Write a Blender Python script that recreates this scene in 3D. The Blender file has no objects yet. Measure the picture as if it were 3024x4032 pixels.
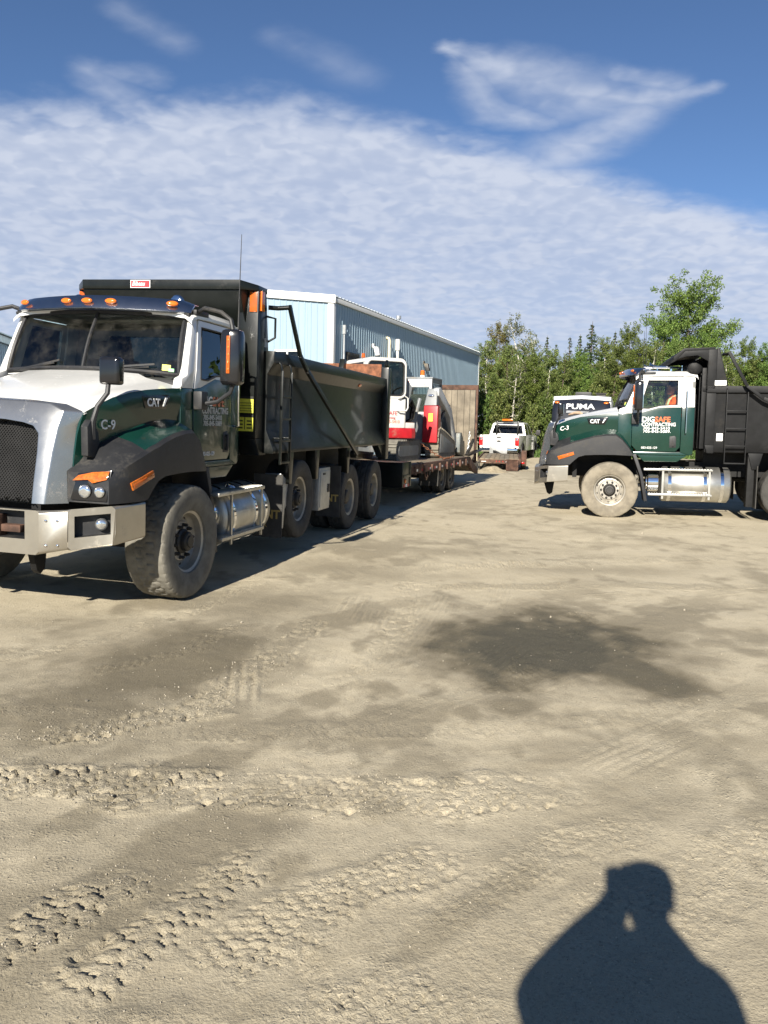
import bpy, bmesh, math, random
import numpy as np
from mathutils import Vector, Matrix, Euler
rnd = random.Random(7)
scene = bpy.context.scene
COL = scene.collection
R = math.radians

# ------------------------------------------------------------------ camera
CAM_H = 1.70
cam_d = bpy.data.cameras.new('camera'); cam = bpy.data.objects.new('camera', cam_d); COL.objects.link(cam)
cam_d.sensor_fit = 'VERTICAL'; cam_d.sensor_height = 36.0; cam_d.lens = 3260.0/4032.0*36.0
cam_d.clip_start = 0.02; cam_d.clip_end = 3000
PITCH = math.atan((2016-1669)/3260.0); ROLL = R(1.3)
fw = Vector((0, math.cos(PITCH), -math.sin(PITCH))); up0 = Vector((0, math.sin(PITCH), math.cos(PITCH))); rt0 = Vector((1, 0, 0))
# the picture's plumb line leans: top to the right
up = up0*math.cos(ROLL) - rt0*math.sin(ROLL); rt = rt0*math.cos(ROLL) + up0*math.sin(ROLL)
cam.matrix_world = Matrix(((rt.x, up.x, -fw.x, 0), (rt.y, up.y, -fw.y, 0), (rt.z, up.z, -fw.z, CAM_H), (0, 0, 0, 1)))
scene.camera = cam
scene.view_settings.view_transform = 'Standard'; scene.view_settings.look = 'None'
scene.view_settings.exposure = 1.05; scene.view_settings.gamma = 1.0
scene.render.resolution_x = 768; scene.render.resolution_y = 1024
scene.cycles.max_bounces = 6; scene.cycles.transparent_max_bounces = 12

# ------------------------------------------------------------------ sun and sky
SUN_AZ = R(15.5); SUN_EL = R(28.3)          # light travels towards SUN_AZ (from +Y to +X), downwards
sd = bpy.data.lights.new('sun', 'SUN'); sd.energy = 5.0; sd.angle = R(0.53); sd.color = (1.0, 0.93, 0.82)
sun = bpy.data.objects.new('sun', sd); COL.objects.link(sun)
ldir = Vector((math.sin(SUN_AZ)*math.cos(SUN_EL), math.cos(SUN_AZ)*math.cos(SUN_EL), -math.sin(SUN_EL)))
sun.rotation_euler = ldir.to_track_quat('-Z', 'Y').to_euler(); sun.location = (-6, -20, 12)
world = bpy.data.worlds.new('World'); scene.world = world; world.use_nodes = True
nt = world.node_tree; nt.nodes.clear()
class NT:
    """small helper to write node graphs"""
    def __init__(s, tree): s.t = tree
    def n(s, kind, **kw):
        nd = s.t.nodes.new(kind)
        for k, v in kw.items(): setattr(nd, k, v)
        return nd
    def link(s, a, b): s.t.links.new(a, b)
    def set(s, sock, v):
        if hasattr(v, 'is_output') or isinstance(v, bpy.types.NodeSocket): s.link(v, sock)
        else: sock.default_value = v
    def math(s, op, a, b=None, c=None, clamp=False):
        nd = s.n('ShaderNodeMath', operation=op, use_clamp=clamp); s.set(nd.inputs[0], a)
        if b is not None: s.set(nd.inputs[1], b)
        if c is not None: s.set(nd.inputs[2], c)
        return nd.outputs[0]
    def vmath(s, op, a, b=None):
        nd = s.n('ShaderNodeVectorMath', operation=op); s.set(nd.inputs[0], a)
        if b is not None: s.set(nd.inputs[1], b)
        return nd.outputs['Value'] if op in ('LENGTH', 'DOT_PRODUCT', 'DISTANCE') else nd.outputs[0]
    def noise(s, vec, scale, detail=4, rough=.55, dist=0, w=None):
        nd = s.n('ShaderNodeTexNoise'); s.set(nd.inputs['Vector'], vec); nd.inputs['Scale'].default_value = scale
        nd.inputs['Detail'].default_value = detail; nd.inputs['Roughness'].default_value = rough; nd.inputs['Distortion'].default_value = dist
        return nd.outputs['Fac']
    def ramp(s, fac, a, b, smooth=True):
        nd = s.n('ShaderNodeMapRange', interpolation_type='SMOOTHSTEP' if smooth else 'LINEAR', clamp=True)
        s.set(nd.inputs['Value'], fac); s.set(nd.inputs['From Min'], a); s.set(nd.inputs['From Max'], b); return nd.outputs[0]
    def mix(s, fac, a, b):
        nd = s.n('ShaderNodeMix', data_type='RGBA'); s.set(nd.inputs[0], fac); s.set(nd.inputs[6], a); s.set(nd.inputs[7], b); return nd.outputs[2]
def rgb(*c): return (c[0], c[1], c[2], 1.0)
w = NT(nt)
SKY_STRENGTH = 0.056
sky = w.n('ShaderNodeTexSky', sky_type='NISHITA'); sky.sun_disc = False; sky.sun_elevation = SUN_EL
sky.sun_rotation = math.atan2(-ldir.x, -ldir.y); sky.altitude = 200; sky.air_density = .72; sky.dust_density = 0.05; sky.ozone_density = 5.0
tc = w.n('ShaderNodeTexCoord'); sep = w.n('ShaderNodeSeparateXYZ'); w.link(tc.outputs['Generated'], sep.inputs[0])
dz = w.math('ADD', w.math('MAXIMUM', sep.outputs[2], 0.0), 0.22)
px_ = w.math('DIVIDE', sep.outputs[0], dz); py_ = w.math('DIVIDE', sep.outputs[1], dz)
cp_ = w.n('ShaderNodeCombineXYZ'); w.link(px_, cp_.inputs[0]); w.link(py_, cp_.inputs[1]); P = cp_.outputs[0]
# an altocumulus sheet seen beyond a long ragged edge, thin cirrus before it (coordinates = plan of the cloud deck, flattened towards the horizon)
st = w.n('ShaderNodeMapping'); st.inputs['Rotation'].default_value = (0, 0, .45); st.inputs['Scale'].default_value = (.95, 1.35, 1); w.link(P, st.inputs['Vector']); PS = st.outputs[0]
wob = w.math('SUBTRACT', w.noise(P, 2.6, 5, .62), .5); wob2 = w.math('SUBTRACT', w.noise(PS, 12.0, 5, .6), .5)
edge = w.math('ADD', w.math('MULTIPLY', w.math('SMOOTH_MAX', w.math('ADD', px_, .2), 0.0, .12), 0.36), 1.635)
dist = w.math('SUBTRACT', py_, edge)
dist = w.math('ADD', dist, w.math('ADD', w.math('MULTIPLY', wob, .16), w.math('MULTIPLY', wob2, .09)))
bank = w.ramp(dist, -0.055, 0.11)
mot1 = w.noise(PS, 8.0, 3, .45, .4); mot2 = w.noise(P, 24.0, 1.6, .4, .5); mot3 = w.noise(P, 3.0, 3, .45)
mot = w.math('ADD', w.math('MULTIPLY', mot1, .5), w.math('ADD', w.math('MULTIPLY', mot2, .20), w.math('MULTIPLY', mot3, .33)))
thick = w.math('MULTIPLY', bank, w.ramp(mot, .30, .56))
thick = w.math('MAXIMUM', thick, w.math('MULTIPLY', w.ramp(dist, -.02, .13), w.math('ADD', .84, w.math('MULTIPLY', mot, .2))))
def streak(ax, ay, bx, by, wid0, wid1, strength):
    """a cirrus stroke from a to b in deck coordinates"""
    a = Vector((ax, ay, 0)); b = Vector((bx, by, 0)); ab = b-a; L2 = ab.length_squared
    pa = w.vmath('SUBTRACT', P, tuple(a))
    h = w.math('DIVIDE', w.vmath('DOT_PRODUCT', pa, tuple(ab)), L2, clamp=True)
    sc = w.n('ShaderNodeVectorMath', operation='SCALE'); sc.inputs[0].default_value = tuple(ab); w.link(h, sc.inputs['Scale'])
    d = w.vmath('LENGTH', w.vmath('SUBTRACT', pa, sc.outputs[0]))
    d = w.math('ADD', d, w.math('MULTIPLY', w.math('ADD', wob, wob2), .05))
    wid = w.math('ADD', w.math('MULTIPLY', h, 1.5*(wid1-wid0)), 1.5*wid0)
    m = w.ramp(w.math('DIVIDE', d, wid), 1.1, -.25)
    return w.math('MULTIPLY', m, w.math('MULTIPLY', w.ramp(mot, .14, .58), strength))
STREAKS = []
for a in ((.085, 1.493, .204, 1.55, .018, .055, .85), (.204, 1.55, .36, 1.605, .055, .07, .95), (.36, 1.605, .50, 1.602, .07, .04, .9), (.50, 1.602, .57, 1.555, .035, .02, .6),
          (.10, 1.51, .16, 1.60, .02, .04, .6), (.15, 1.58, .19, 1.675, .04, .045, .6), (.19, 1.675, .30, 1.705, .045, .035, .65),
          (.46, 1.64, .43, 1.72, .06, .065, .8), (.43, 1.72, .36, 1.82, .065, .07, .85), (.40, 1.55, .50, 1.56, .03, .035, .6),
          (-.545, 1.55, -.51, 1.68, .035, .06, .55), (-.53, 1.555, -.44, 1.57, .03, .03, .4), (-.44, 1.40, -.37, 1.48, .03, .035, .28), (-.20, 1.47, -.07, 1.57, .03, .045, .22), (.36, 1.80, .30, 1.90, .08, .08, .7), (.17, 1.56, .33, 1.655, .05, .07, .5), (.33, 1.63, .45, 1.66, .06, .06, .55)):
    STREAKS.append(streak(*a))
cl = thick
for s_ in STREAKS: cl = w.math('MAXIMUM', cl, s_)
cl = w.math('MULTIPLY', cl, .93)
shade = w.ramp(w.math('ADD', w.math('MULTIPLY', mot2, .75), w.math('ADD', w.math('MULTIPLY', mot1, .5), w.math('MULTIPLY', mot3, .4))), .58, 1.08)
CLOUD_A = (.238, .272, .350); CLOUD_B = (.318, .344, .404)
shade = w.math('ADD', w.math('MULTIPLY', shade, .8), w.math('MULTIPLY', w.ramp(dist, .5, .05), .35), clamp=True)   # thin sheet near its edge is the whitest
ccol = w.mix(shade, rgb(*CLOUD_A), rgb(*CLOUD_B))
hz = w.ramp(sep.outputs[2], 0.16, 0.0)
ccol = w.mix(w.math('MULTIPLY', hz, .35), ccol, rgb(.24, .285, .38))
bg1 = w.n('ShaderNodeBackground'); bg1.inputs[1].default_value = SKY_STRENGTH; w.link(sky.outputs[0], bg1.inputs[0])
bg2 = w.n('ShaderNodeBackground'); bg2.inputs[1].default_value = 1.0; w.link(ccol, bg2.inputs[0])
mixs = w.n('ShaderNodeMixShader'); w.link(cl, mixs.inputs[0]); w.link(bg1.outputs[0], mixs.inputs[1]); w.link(bg2.outputs[0], mixs.inputs[2])
wo = w.n('ShaderNodeOutputWorld'); w.link(mixs.outputs[0], wo.inputs[0])

# ------------------------------------------------------------------ materials
MATS = {}
def M(name, col, rough=.5, metal=0.0, var=.12, scale=6.0, bump=0.0, bscale=60.0, dust=0.0, dcol=(.30, .245, .165), coat=0.0, emit=0.0, spec=.5, dscale=2.2):
    """procedural paint / metal / rubber: noise-varied colour, optional blown-on dust and fine relief"""
    m = bpy.data.materials.new(name); m.use_nodes = True; t = m.node_tree; b = t.nodes['Principled BSDF']; q = NT(t)
    tcx = q.n('ShaderNodeTexCoord').outputs['Object']
    n1 = q.noise(tcx, scale, 5, .6)
    c0 = tuple(max(0, x*(1-var)) for x in col); c1 = tuple(min(1, x*(1+var)) for x in col)
    c = q.mix(q.ramp(n1, .3, .7), rgb(*c0), rgb(*c1))
    ro = q.math('ADD', q.math('MULTIPLY', q.noise(tcx, scale*2.3, 4, .6), .16*min(1, rough+.2)), max(0.02, rough-.08))
    if dust > 0:
        dn = q.math('ADD', q.math('MULTIPLY', q.noise(tcx, dscale, 6, .65), .75), q.math('MULTIPLY', q.noise(tcx, dscale*14, 3, .6), .25))
        df = q.math('MULTIPLY', q.ramp(dn, .62-.34*min(dust, 1.0), .74-.2*min(dust, 1.0)), min(.92, .45+dust*.5))
        c = q.mix(df, c, rgb(*dcol)); ro = q.math('ADD', ro, q.math('MULTIPLY', df, .45), clamp=True)
        if metal > 0: q.link(q.math('MULTIPLY', q.math('SUBTRACT', 1.0, df), metal), b.inputs['Metallic'])
    elif metal > 0: b.inputs['Metallic'].default_value = metal
    q.link(c, b.inputs['Base Color']); q.link(ro, b.inputs['Roughness'])
    b.inputs['Specular IOR Level'].default_value = spec
    if coat: b.inputs['Coat Weight'].default_value = coat; b.inputs['Coat Roughness'].default_value = .06
    if bump:
        bn = q.n('ShaderNodeBump'); bn.inputs['Strength'].default_value = bump; bn.inputs['Distance'].default_value = .01
        q.link(q.noise(tcx, bscale, 5, .6), bn.inputs['Height']); q.link(bn.outputs[0], b.inputs['Normal'])
    if emit: b.inputs['Emission Color'].default_value = rgb(*col); b.inputs['Emission Strength'].default_value = emit
    MATS[name] = m; return m
def glass(name, tint=(.75, .85, .80), refl=1.0, rough=0.0, dirt=.05):
    m = bpy.data.materials.new(name); m.use_nodes = True; t = m.node_tree; t.nodes.clear(); q = NT(t)
    o = q.n('ShaderNodeOutputMaterial'); tr = q.n('ShaderNodeBsdfTransparent'); tr.inputs[0].default_value = rgb(*tint)
    gl = q.n('ShaderNodeBsdfGlossy'); gl.inputs['Roughness'].default_value = rough; gl.inputs['Color'].default_value = rgb(refl, refl, refl)
    fr = q.n('ShaderNodeFresnel'); fr.inputs[0].default_value = 1.5
    ms = q.n('ShaderNodeMixShader'); q.link(fr.outputs[0], ms.inputs[0]); q.link(tr.outputs[0], ms.inputs[1]); q.link(gl.outputs[0], ms.inputs[2])
    df = q.n('ShaderNodeBsdfDiffuse'); df.inputs[0].default_value = rgb(.35, .33, .28)
    tcx = q.n('ShaderNodeTexCoord').outputs['Object']
    ms2 = q.n('ShaderNodeMixShader'); q.link(q.math('MULTIPLY', q.ramp(q.noise(tcx, 5, 6, .7), .4, .75), dirt), ms2.inputs[0]); q.link(ms.outputs[0], ms2.inputs[1]); q.link(df.outputs[0], ms2.inputs[2])
    q.link(ms2.outputs[0], o.inputs[0]); MATS[name] = m; return m
M('white_paint', (.62, .62, .595), .30, coat=.4, var=.03)
M('green_paint', (.0040, .029, .020), .28, coat=.35, var=.08)
M('black_paint', (.0058, .0072, .0062), .36, coat=.12, var=.25, spec=.28, dust=.15, dcol=(.020, .019, .016), dscale=2.6)
M('black_flat', (.0075, .0078, .0084), .55, var=.3, spec=.22, dust=.3, dcol=(.034, .031, .027), dscale=3.2)
M('black_plastic', (.019, .0195, .021), .52, var=.12, bump=.15, bscale=220, spec=.4, dust=.35, dcol=(.060, .054, .044), dscale=3)
M('black_gloss', (.010, .010, .011), .2, var=.1, coat=.3)
M('rubber', (.040, .038, .034), .82, var=.3, scale=6, bump=.3, bscale=90)
M('rubber_dusty', (.185, .162, .122), .9, var=.22, scale=7, bump=.3, bscale=90)
M('silver_paint', (.36, .36, .35), .28, metal=.85, var=.04, dust=.15, dcol=(.22, .20, .16), dscale=5)
M('champagne', (.42, .39, .33), .34, metal=.8, var=.06, dust=.12, dcol=(.26, .23, .17), dscale=7)
M('chrome', (.80, .81, .83), .09, metal=1.0, var=.02)
M('visor_steel', (.50, .505, .52), .27, metal=1.0, var=.03)
M('aluminium', (.46, .45, .41), .40, metal=.85, var=.16, scale=4)
M('rim_paint', (.36, .335, .285), .45, metal=.45, var=.16, scale=8)
M('rim_dark', (.16, .15, .14), .5, metal=.4, var=.2, dust=.5, dscale=6)
M('amber', (.60, .135, .010), .2, var=.08, coat=.5, spec=.5)
M('amber_lens', (.42, .105, .012), .15, var=.35, scale=40, coat=.6)
M('amber_dark', (.40, .085, .008), .25, var=.1, coat=.4)
M('red_lens', (.55, .012, .015), .2, var=.05, coat=.5)
M('lamp_clear', (.75, .77, .78), .08, metal=.9, var=.05)
M('steel_dark', (.05, .048, .045), .55, metal=.6, var=.3, dust=.3)
M('frame_black', (.010, .010, .010), .65, var=.3, spec=.25)
M('rust', (.17, .065, .03), .85, var=.5, scale=9, bump=.5, bscale=40)
M('rust_dark', (.075, .038, .024), .85, var=.5, scale=7, bump=.4, bscale=40, dust=.2)
M('interior', (.040, .040, .040), .8, var=.15)
M('interior_grey', (.16, .16, .15), .8, var=.1)
M('paper', (.72, .72, .68), .8, var=.04)
M('paper_yellow', (.80, .76, .16), .7, var=.04)
M('decal_yellow', (.62, .60, .06), .5, var=.1)
M('decal_green', (.12, .55, .16), .5, var=.05)
M('decal_white', (.72, .72, .70), .5, var=.05)
M('decal_grey', (.42, .43, .42), .5, var=.1)
M('decal_orange', (.80, .13, .03), .5, var=.06)
M('decal_orange_faded', (.50, .15, .07), .6, var=.2, scale=25)
M('decal_red', (.36, .02, .03), .5, var=.06)
M('decal_gold', (.36, .26, .08), .6, var=.1)
M('decal_black', (.012, .012, .012), .5)
M('blue_steel', (.250, .338, .400), .42, var=.03, scale=1.2, dust=.15, dcol=(.20, .26, .30), dscale=.9)
M('blue_steel_old', (.27, .37, .46), .5, var=.06, scale=1.0, dust=.1)
M('trim_white', (.60, .60, .575), .45, var=.03)
M('roof_steel', (.34, .37, .39), .4, metal=.5, var=.06)
M('pvc_cream', (.70, .62, .40), .5, var=.05)
M('galvanised', (.42, .43, .43), .45, metal=.7, var=.15)
M('plank', (.205, .160, .105), .85, var=.30, scale=3.2, bump=.5, bscale=35, dust=.2)
M('plank_light', (.175, .148, .108), .85, var=.30, scale=3.2, bump=.5, bscale=35)
M('machine_white', (.56, .55, .51), .4, var=.06)
M('machine_red', (.36, .012, .018), .35, var=.12, coat=.2, dust=.18)
M('machine_grey', (.15, .16, .165), .5, var=.12, dust=.3)
M('machine_light_grey', (.40, .41, .41), .5, var=.1, dust=.25)
M('bucket_steel', (.10, .115, .115), .5, metal=.35, var=.25, dust=.35)
M('rv_navy', (.012, .015, .024), .55, var=.08, spec=.25)
M('rv_white', (.68, .69, .69), .45, var=.04)
M('clay', (.33, .24, .165), .9, var=.2, bump=.4, bscale=30)
M('hi_vis', (.95, .12, .015), .8, var=.08)
M('hi_vis_tape', (.70, .72, .45), .5, var=.05)
M('skin', (.42, .23, .15), .6, var=.06)
M('cloth_dark', (.03, .033, .045), .9, var=.2)
M('hair', (.035, .02, .012), .8, var=.2)
M('bark', (.085, .065, .048), .9, var=.4, bump=.6, bscale=25)
M('birch_bark', (.50, .47, .40), .8, var=.3, scale=5, bump=.3, bscale=15)
glass('glass', (.42, .52, .49)); glass('glass_clear', (.82, .88, .85)); glass('glass_dark', (.16, .18, .18), dirt=.03)
def leaf_mat(name, c0, c1):
    m = bpy.data.materials.new(name); m.use_nodes = True; t = m.node_tree; t.nodes.clear(); q = NT(t)
    o = q.n('ShaderNodeOutputMaterial'); g = q.n('ShaderNodeNewGeometry'); oi = q.n('ShaderNodeObjectInfo')
    tcx = q.n('ShaderNodeTexCoord').outputs['Object']
    f = q.math('ADD', q.math('MULTIPLY', g.outputs['Random Per Island'], .55), q.math('MULTIPLY', q.noise(tcx, .55, 4, .6), .6))
    c = q.mix(q.ramp(f, .2, .95), rgb(*c0), rgb(*c1))
    hs = q.n('ShaderNodeHueSaturation'); q.link(c, hs.inputs['Color']); q.link(q.math('ADD', q.math('MULTIPLY', oi.outputs['Random'], .035), .485), hs.inputs['Hue'])
    q.link(q.math('ADD', q.math('MULTIPLY', oi.outputs['Random'], .4), .8), hs.inputs['Value'])
    d = q.n('ShaderNodeBsdfPrincipled'); q.link(hs.outputs[0], d.inputs['Base Color']); d.inputs['Roughness'].default_value = .55; d.inputs['Specular IOR Level'].default_value = .25
    tl = q.n('ShaderNodeBsdfTranslucent'); q.link(hs.outputs[0], tl.inputs[0])
    ms = q.n('ShaderNodeMixShader'); ms.inputs[0].default_value = .28; q.link(d.outputs[0], ms.inputs[1]); q.link(tl.outputs[0], ms.inputs[2])
    q.link(ms.outputs[0], o.inputs[0]); MATS[name] = m; return m
leaf_mat('leaf_poplar', (.042, .078, .014), (.200, .262, .058))
leaf_mat('leaf_birch', (.052, .086, .018), (.225, .270, .078))
leaf_mat('leaf_pale', (.072, .094, .040), (.240, .262, .120))
leaf_mat('leaf_spruce', (.024, .048, .020), (.105, .140, .066))
leaf_mat('leaf_russet', (.065, .058, .018), (.200, .165, .056))
leaf_mat('leaf_shrub', (.032, .060, .014), (.145, .195, .046))
leaf_mat('grass_blade', (.045, .085, .018), (.14, .20, .055))

# ------------------------------------------------------------------ mesh tools
class MB:
    """collects shapes into ONE mesh object"""
    def __init__(s): s.v = []; s.f = []; s.xf = None
    def add(s, vs, fs):
        o = len(s.v); s.v.extend([tuple(p) for p in vs]); s.f.extend([tuple(i+o for i in f) for f in fs]); return s
    def box(s, x0, x1, y0, y1, z0, z1):
        return s.add([(x0, y0, z0), (x1, y0, z0), (x1, y1, z0), (x0, y1, z0), (x0, y0, z1), (x1, y0, z1), (x1, y1, z1), (x0, y1, z1)],
                     [(0, 3, 2, 1), (4, 5, 6, 7), (0, 1, 5, 4), (1, 2, 6, 5), (2, 3, 7, 6), (3, 0, 4, 7)])
    def hexa(s, b, t):
        """four bottom and four top points, both counter-clockwise from above"""
        return s.add(list(b)+list(t), [(0, 3, 2, 1), (4, 5, 6, 7), (0, 1, 5, 4), (1, 2, 6, 5), (2, 3, 7, 6), (3, 0, 4, 7)])
    def beam(s, a, b, wid, hgt, upv=(0, 0, 1)):
        a = Vector(a); b = Vector(b); d = (b-a).normalized(); u = Vector(upv); sd_ = d.cross(u)
        if sd_.length < 1e-4: sd_ = d.cross(Vector((1, 0, 0)))
        sd_.normalize(); u = sd_.cross(d).normalized(); sd_ *= wid/2; u *= hgt/2
        r = lambda p: [p-sd_-u, p+sd_-u, p+sd_+u, p-sd_+u]
        return s.loft([r(a), r(b)])
    def loft(s, rings, cap=True, closed=True):
        n = len(rings[0]); vs = [p for r in rings for p in r]; fs = []
        for i in range(len(rings)-1):
            for j in range(n if closed else n-1):
                k = (j+1) % n; fs.append((i*n+j, i*n+k, (i+1)*n+k, (i+1)*n+j))
        if cap and closed: fs.append(tuple(range(n-1, -1, -1))); fs.append(tuple((len(rings)-1)*n+j for j in range(n)))
        return s.add(vs, fs)
    def prism(s, poly, axis, a, b):
        def P(p, h): return {'X': (h, p[0], p[1]), 'Y': (p[0], h, p[1]), 'Z': (p[0], p[1], h)}[axis]
        return s.loft([[P(p, a) for p in poly], [P(p, b) for p in poly]])
    def tube(s, path, r, n=8, cap=True):
        path = [Vector(p) for p in path]; rings = []; rr = r if isinstance(r, (list, tuple)) else [r]*len(path); prev = None
        for i, p in enumerate(path):
            d = ((path[min(i+1, len(path)-1)]-path[max(i-1, 0)])).normalized()
            if prev is None:
                u = d.cross(Vector((0, 0, 1)));
                if u.length < 1e-3: u = d.cross(Vector((1, 0, 0)))
            else: u = prev - d*prev.dot(d)
            u.normalize(); prev = u; v = d.cross(u)
            rings.append([p+(u*math.cos(2*math.pi*k/n)+v*math.sin(2*math.pi*k/n))*rr[i] for k in range(n)])
        return s.loft(rings, cap)
    def lathe(s, prof, c, axis, n=24, cap=True):
        """prof: (radius, height along axis)"""
        c = Vector(c); ax = Vector(axis).normalized(); u = ax.cross(Vector((0, 0, 1)))
        if u.length < 1e-3: u = Vector((1, 0, 0))
        u.normalize(); v = ax.cross(u)
        return s.loft([[c+ax*h+(u*math.cos(2*math.pi*k/n)+v*math.sin(2*math.pi*k/n))*r for k in range(n)] for r, h in prof], cap)
    def grid(s, rows):
        n = len(rows[0]); return s.add([p for r in rows for p in r], [(i*n+j, i*n+j+1, (i+1)*n+j+1, (i+1)*n+j) for i in range(len(rows)-1) for j in range(n-1)])
    def shell(s, rows, t):
        """a grid with thickness: t = offset vector"""
        t = Vector(t); n = len(rows[0]); m = len(rows); A = [Vector(p) for r in rows for p in r]; k = len(A)
        fs = []
        for i in range(m-1):
            for j in range(n-1):
                a, b, c, d = i*n+j, i*n+j+1, (i+1)*n+j+1, (i+1)*n+j
                fs += [(a, b, c, d), (k+d, k+c, k+b, k+a)]
        bd = [j for j in range(n)]+[i*n+n-1 for i in range(1, m)]+[(m-1)*n+j for j in range(n-2, -1, -1)]+[i*n for i in range(m-2, 0, -1)]
        for q in range(len(bd)):
            a, b = bd[q], bd[(q+1) % len(bd)]; fs.append((b, a, k+a, k+b))
        return s.add(A+[p+t for p in A], fs)
    def mirror_y(s):
        n = len(s.v); s.v += [(p[0], -p[1], p[2]) for p in s.v]; s.f += [tuple(n+i for i in reversed(f)) for f in s.f]; return s
    def mesh(s, name, mat, bevel=0.0, seg=2, sharp=35.0, fix=True, weld=False):
        me = bpy.data.meshes.new(name); me.from_pydata(s.v, [], s.f)
        bm = bmesh.new(); bm.from_mesh(me)
        if weld: bmesh.ops.remove_doubles(bm, verts=bm.verts, dist=.008)
        if fix: bmesh.ops.recalc_face_normals(bm, faces=bm.faces)
        if bevel > 0:
            es = [e for e in bm.edges if len(e.link_faces) == 2 and e.calc_face_angle(0) > R(11 if weld else 28)]
            bmesh.ops.bevel(bm, geom=es, offset=bevel, segments=seg, affect='EDGES', clamp_overlap=True, profile=.6)
        for f in bm.faces: f.smooth = True
        bm.to_mesh(me); bm.free(); me.set_sharp_from_angle(angle=R(sharp))
        me.materials.append(MATS[mat]); return me
    def build(s, name, mat, parent=None, bevel=0.0, seg=2, sharp=35.0, fix=True, weld=False):
        return put(name, s.mesh(name, mat, bevel, seg, sharp, fix, weld), parent)
def put(name, me, parent=None, loc=None, rot=None, scale=None):
    o = bpy.data.objects.new(name, me); COL.objects.link(o)
    if parent is not None: o.parent = parent
    if loc is not None: o.location = loc
    if rot is not None: o.rotation_euler = rot
    if scale is not None: o.scale = scale if hasattr(scale, '__len__') else (scale,)*3
    return o
def tag(o, label, cat, group=None):
    o['label'] = label; o['category'] = cat
    if group: o['group'] = group
    return o
def thing(name, label, cat, loc=(0, 0, 0), rot=(0, 0, 0), group=None):
    return tag(put(name, None, None, loc, rot), label, cat, group)
def setting(o): o['kind'] = 'structure'; return o
def text(body, size, pos, right, upv, mat, parent, name='lettering', xs=1.0, bold=.0, align='LEFT', depth=.0015, shear=0.0, label=None):
    cu = bpy.data.curves.new(name, 'FONT'); cu.body = body; cu.size = size; cu.extrude = depth; cu.offset = bold*size; cu.align_x = align; cu.shear = shear; cu.resolution_u = 3
    ob = bpy.data.objects.new(name, cu); COL.objects.link(ob); dg = bpy.context.evaluated_depsgraph_get()
    me = bpy.data.meshes.new_from_object(ob.evaluated_get(dg)); bpy.data.objects.remove(ob); bpy.data.curves.remove(cu)
    r = Vector(right).normalized(); u = Vector(upv).normalized(); nrm = r.cross(u); p = Vector(pos)
    me.transform(Matrix(((r.x*xs, u.x, nrm.x, p.x), (r.y*xs, u.y, nrm.y, p.y), (r.z*xs, u.z, nrm.z, p.z), (0, 0, 0, 1))))
    me.materials.clear(); me.materials.append(MATS[mat]); me.name = name
    o = put(name, me, parent)
    if label: o['label'] = label
    return o
def copy_tree(o, parent=None):
    c = o.copy(); COL.objects.link(c); c.parent = parent
    for ch in list(o.children): copy_tree(ch, c)
    return c
def lerp(a, b, t): return a+(b-a)*t
def interp(x, xs, ys): return float(np.interp(x, xs, ys))

# ------------------------------------------------------------------ ground
def vnoise(x, y, seed=0):
    xi = np.floor(x).astype(np.int64); yi = np.floor(y).astype(np.int64); fx = x-xi; fy = y-yi
    fx = fx*fx*(3-2*fx); fy = fy*fy*(3-2*fy)
    def h(a, b):
        n = (a*374761393 + b*668265263 + seed*1442695041) & 0xffffffff
        n = ((n ^ (n >> 13))*1274126177) & 0xffffffff
        n = ((n ^ (n >> 16))*2246822519) & 0xffffffff
        return ((n ^ (n >> 15)) & 0xffff)/65535.0
    return (h(xi, yi)*(1-fx)+h(xi+1, yi)*fx)*(1-fy)+(h(xi, yi+1)*(1-fx)+h(xi+1, yi+1)*fx)*fy
def fbm(x, y, octv=4, seed=0, gain=.5):
    a = 1.0; s = 0; t = 0; c, sn = math.cos(.6), math.sin(.6)
    for o in range(octv):
        s = s+a*vnoise(x, y, seed+o*17); t += a; a *= gain; x, y = (x*c-y*sn)*2.03+11.3, (x*sn+y*c)*2.03+5.7
    return s/t
def sstep(x, a, b):
    t = np.clip((x-a)/(b-a), 0, 1); return t*t*(3-2*t)
T1_POS = (-3.060, 8.124, .02); T1_ROT = (R(-1.1), 0, R(-103.6))
T2_POS = (4.570, 17.023, .0); T2_ROT = (0, R(.7), R(168))
def gbase(x, y):
    """the lie of the yard: it climbs gently to the right and under the far wheels of the near truck"""
    g = .0122*np.maximum(0, np.minimum(x, 30)-4.36)*sstep(y, 8, 14)
    u = (x-T1_POS[0])*math.cos(R(14))-(y-T1_POS[1])*math.sin(R(14))
    g = g+.0192*np.clip(1.03-u, 0, 2.6)*sstep(y, 3.5, 6.5)*(1-sstep(y, 18, 24))
    return g
def gz(x, y): return float(gbase(np.array([float(x)]), np.array([float(y)]))[0])
def axis_coords(spec):
    out = [spec[0][0]]
    for a, b, st in spec:
        n = max(1, int(round((b-a)/st))); out += [a+(b-a)*(i+1)/n for i in range(n)]
    return np.array(out)
def grow(a, b, s0, k):
    out = []; x = a; s = s0
    while x < b: x += s; s *= k; out.append(x)
    return out
right = np.array(grow(6, 900, .06, 1.14)); xs = np.concatenate([-right[::-1], axis_coords([(-6, -2.1, .032), (-2.1, 2.0, .0115), (2.0, 6, .032)]), right])
ys = np.concatenate([-np.array(grow(-1.2, 500, .15, 1.25))[::-1], axis_coords([(1.2, 1.75, .05), (1.75, 4.3, .0115), (4.3, 9, .026), (9, 19, .06)]), np.array(grow(19, 1500, .08, 1.06))])
XX, YY = np.meshgrid(xs, ys); X = XX.ravel(); Y = YY.ravel()
near = 1-sstep(Y, 14, 30)
Z = gbase(X, Y)
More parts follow.
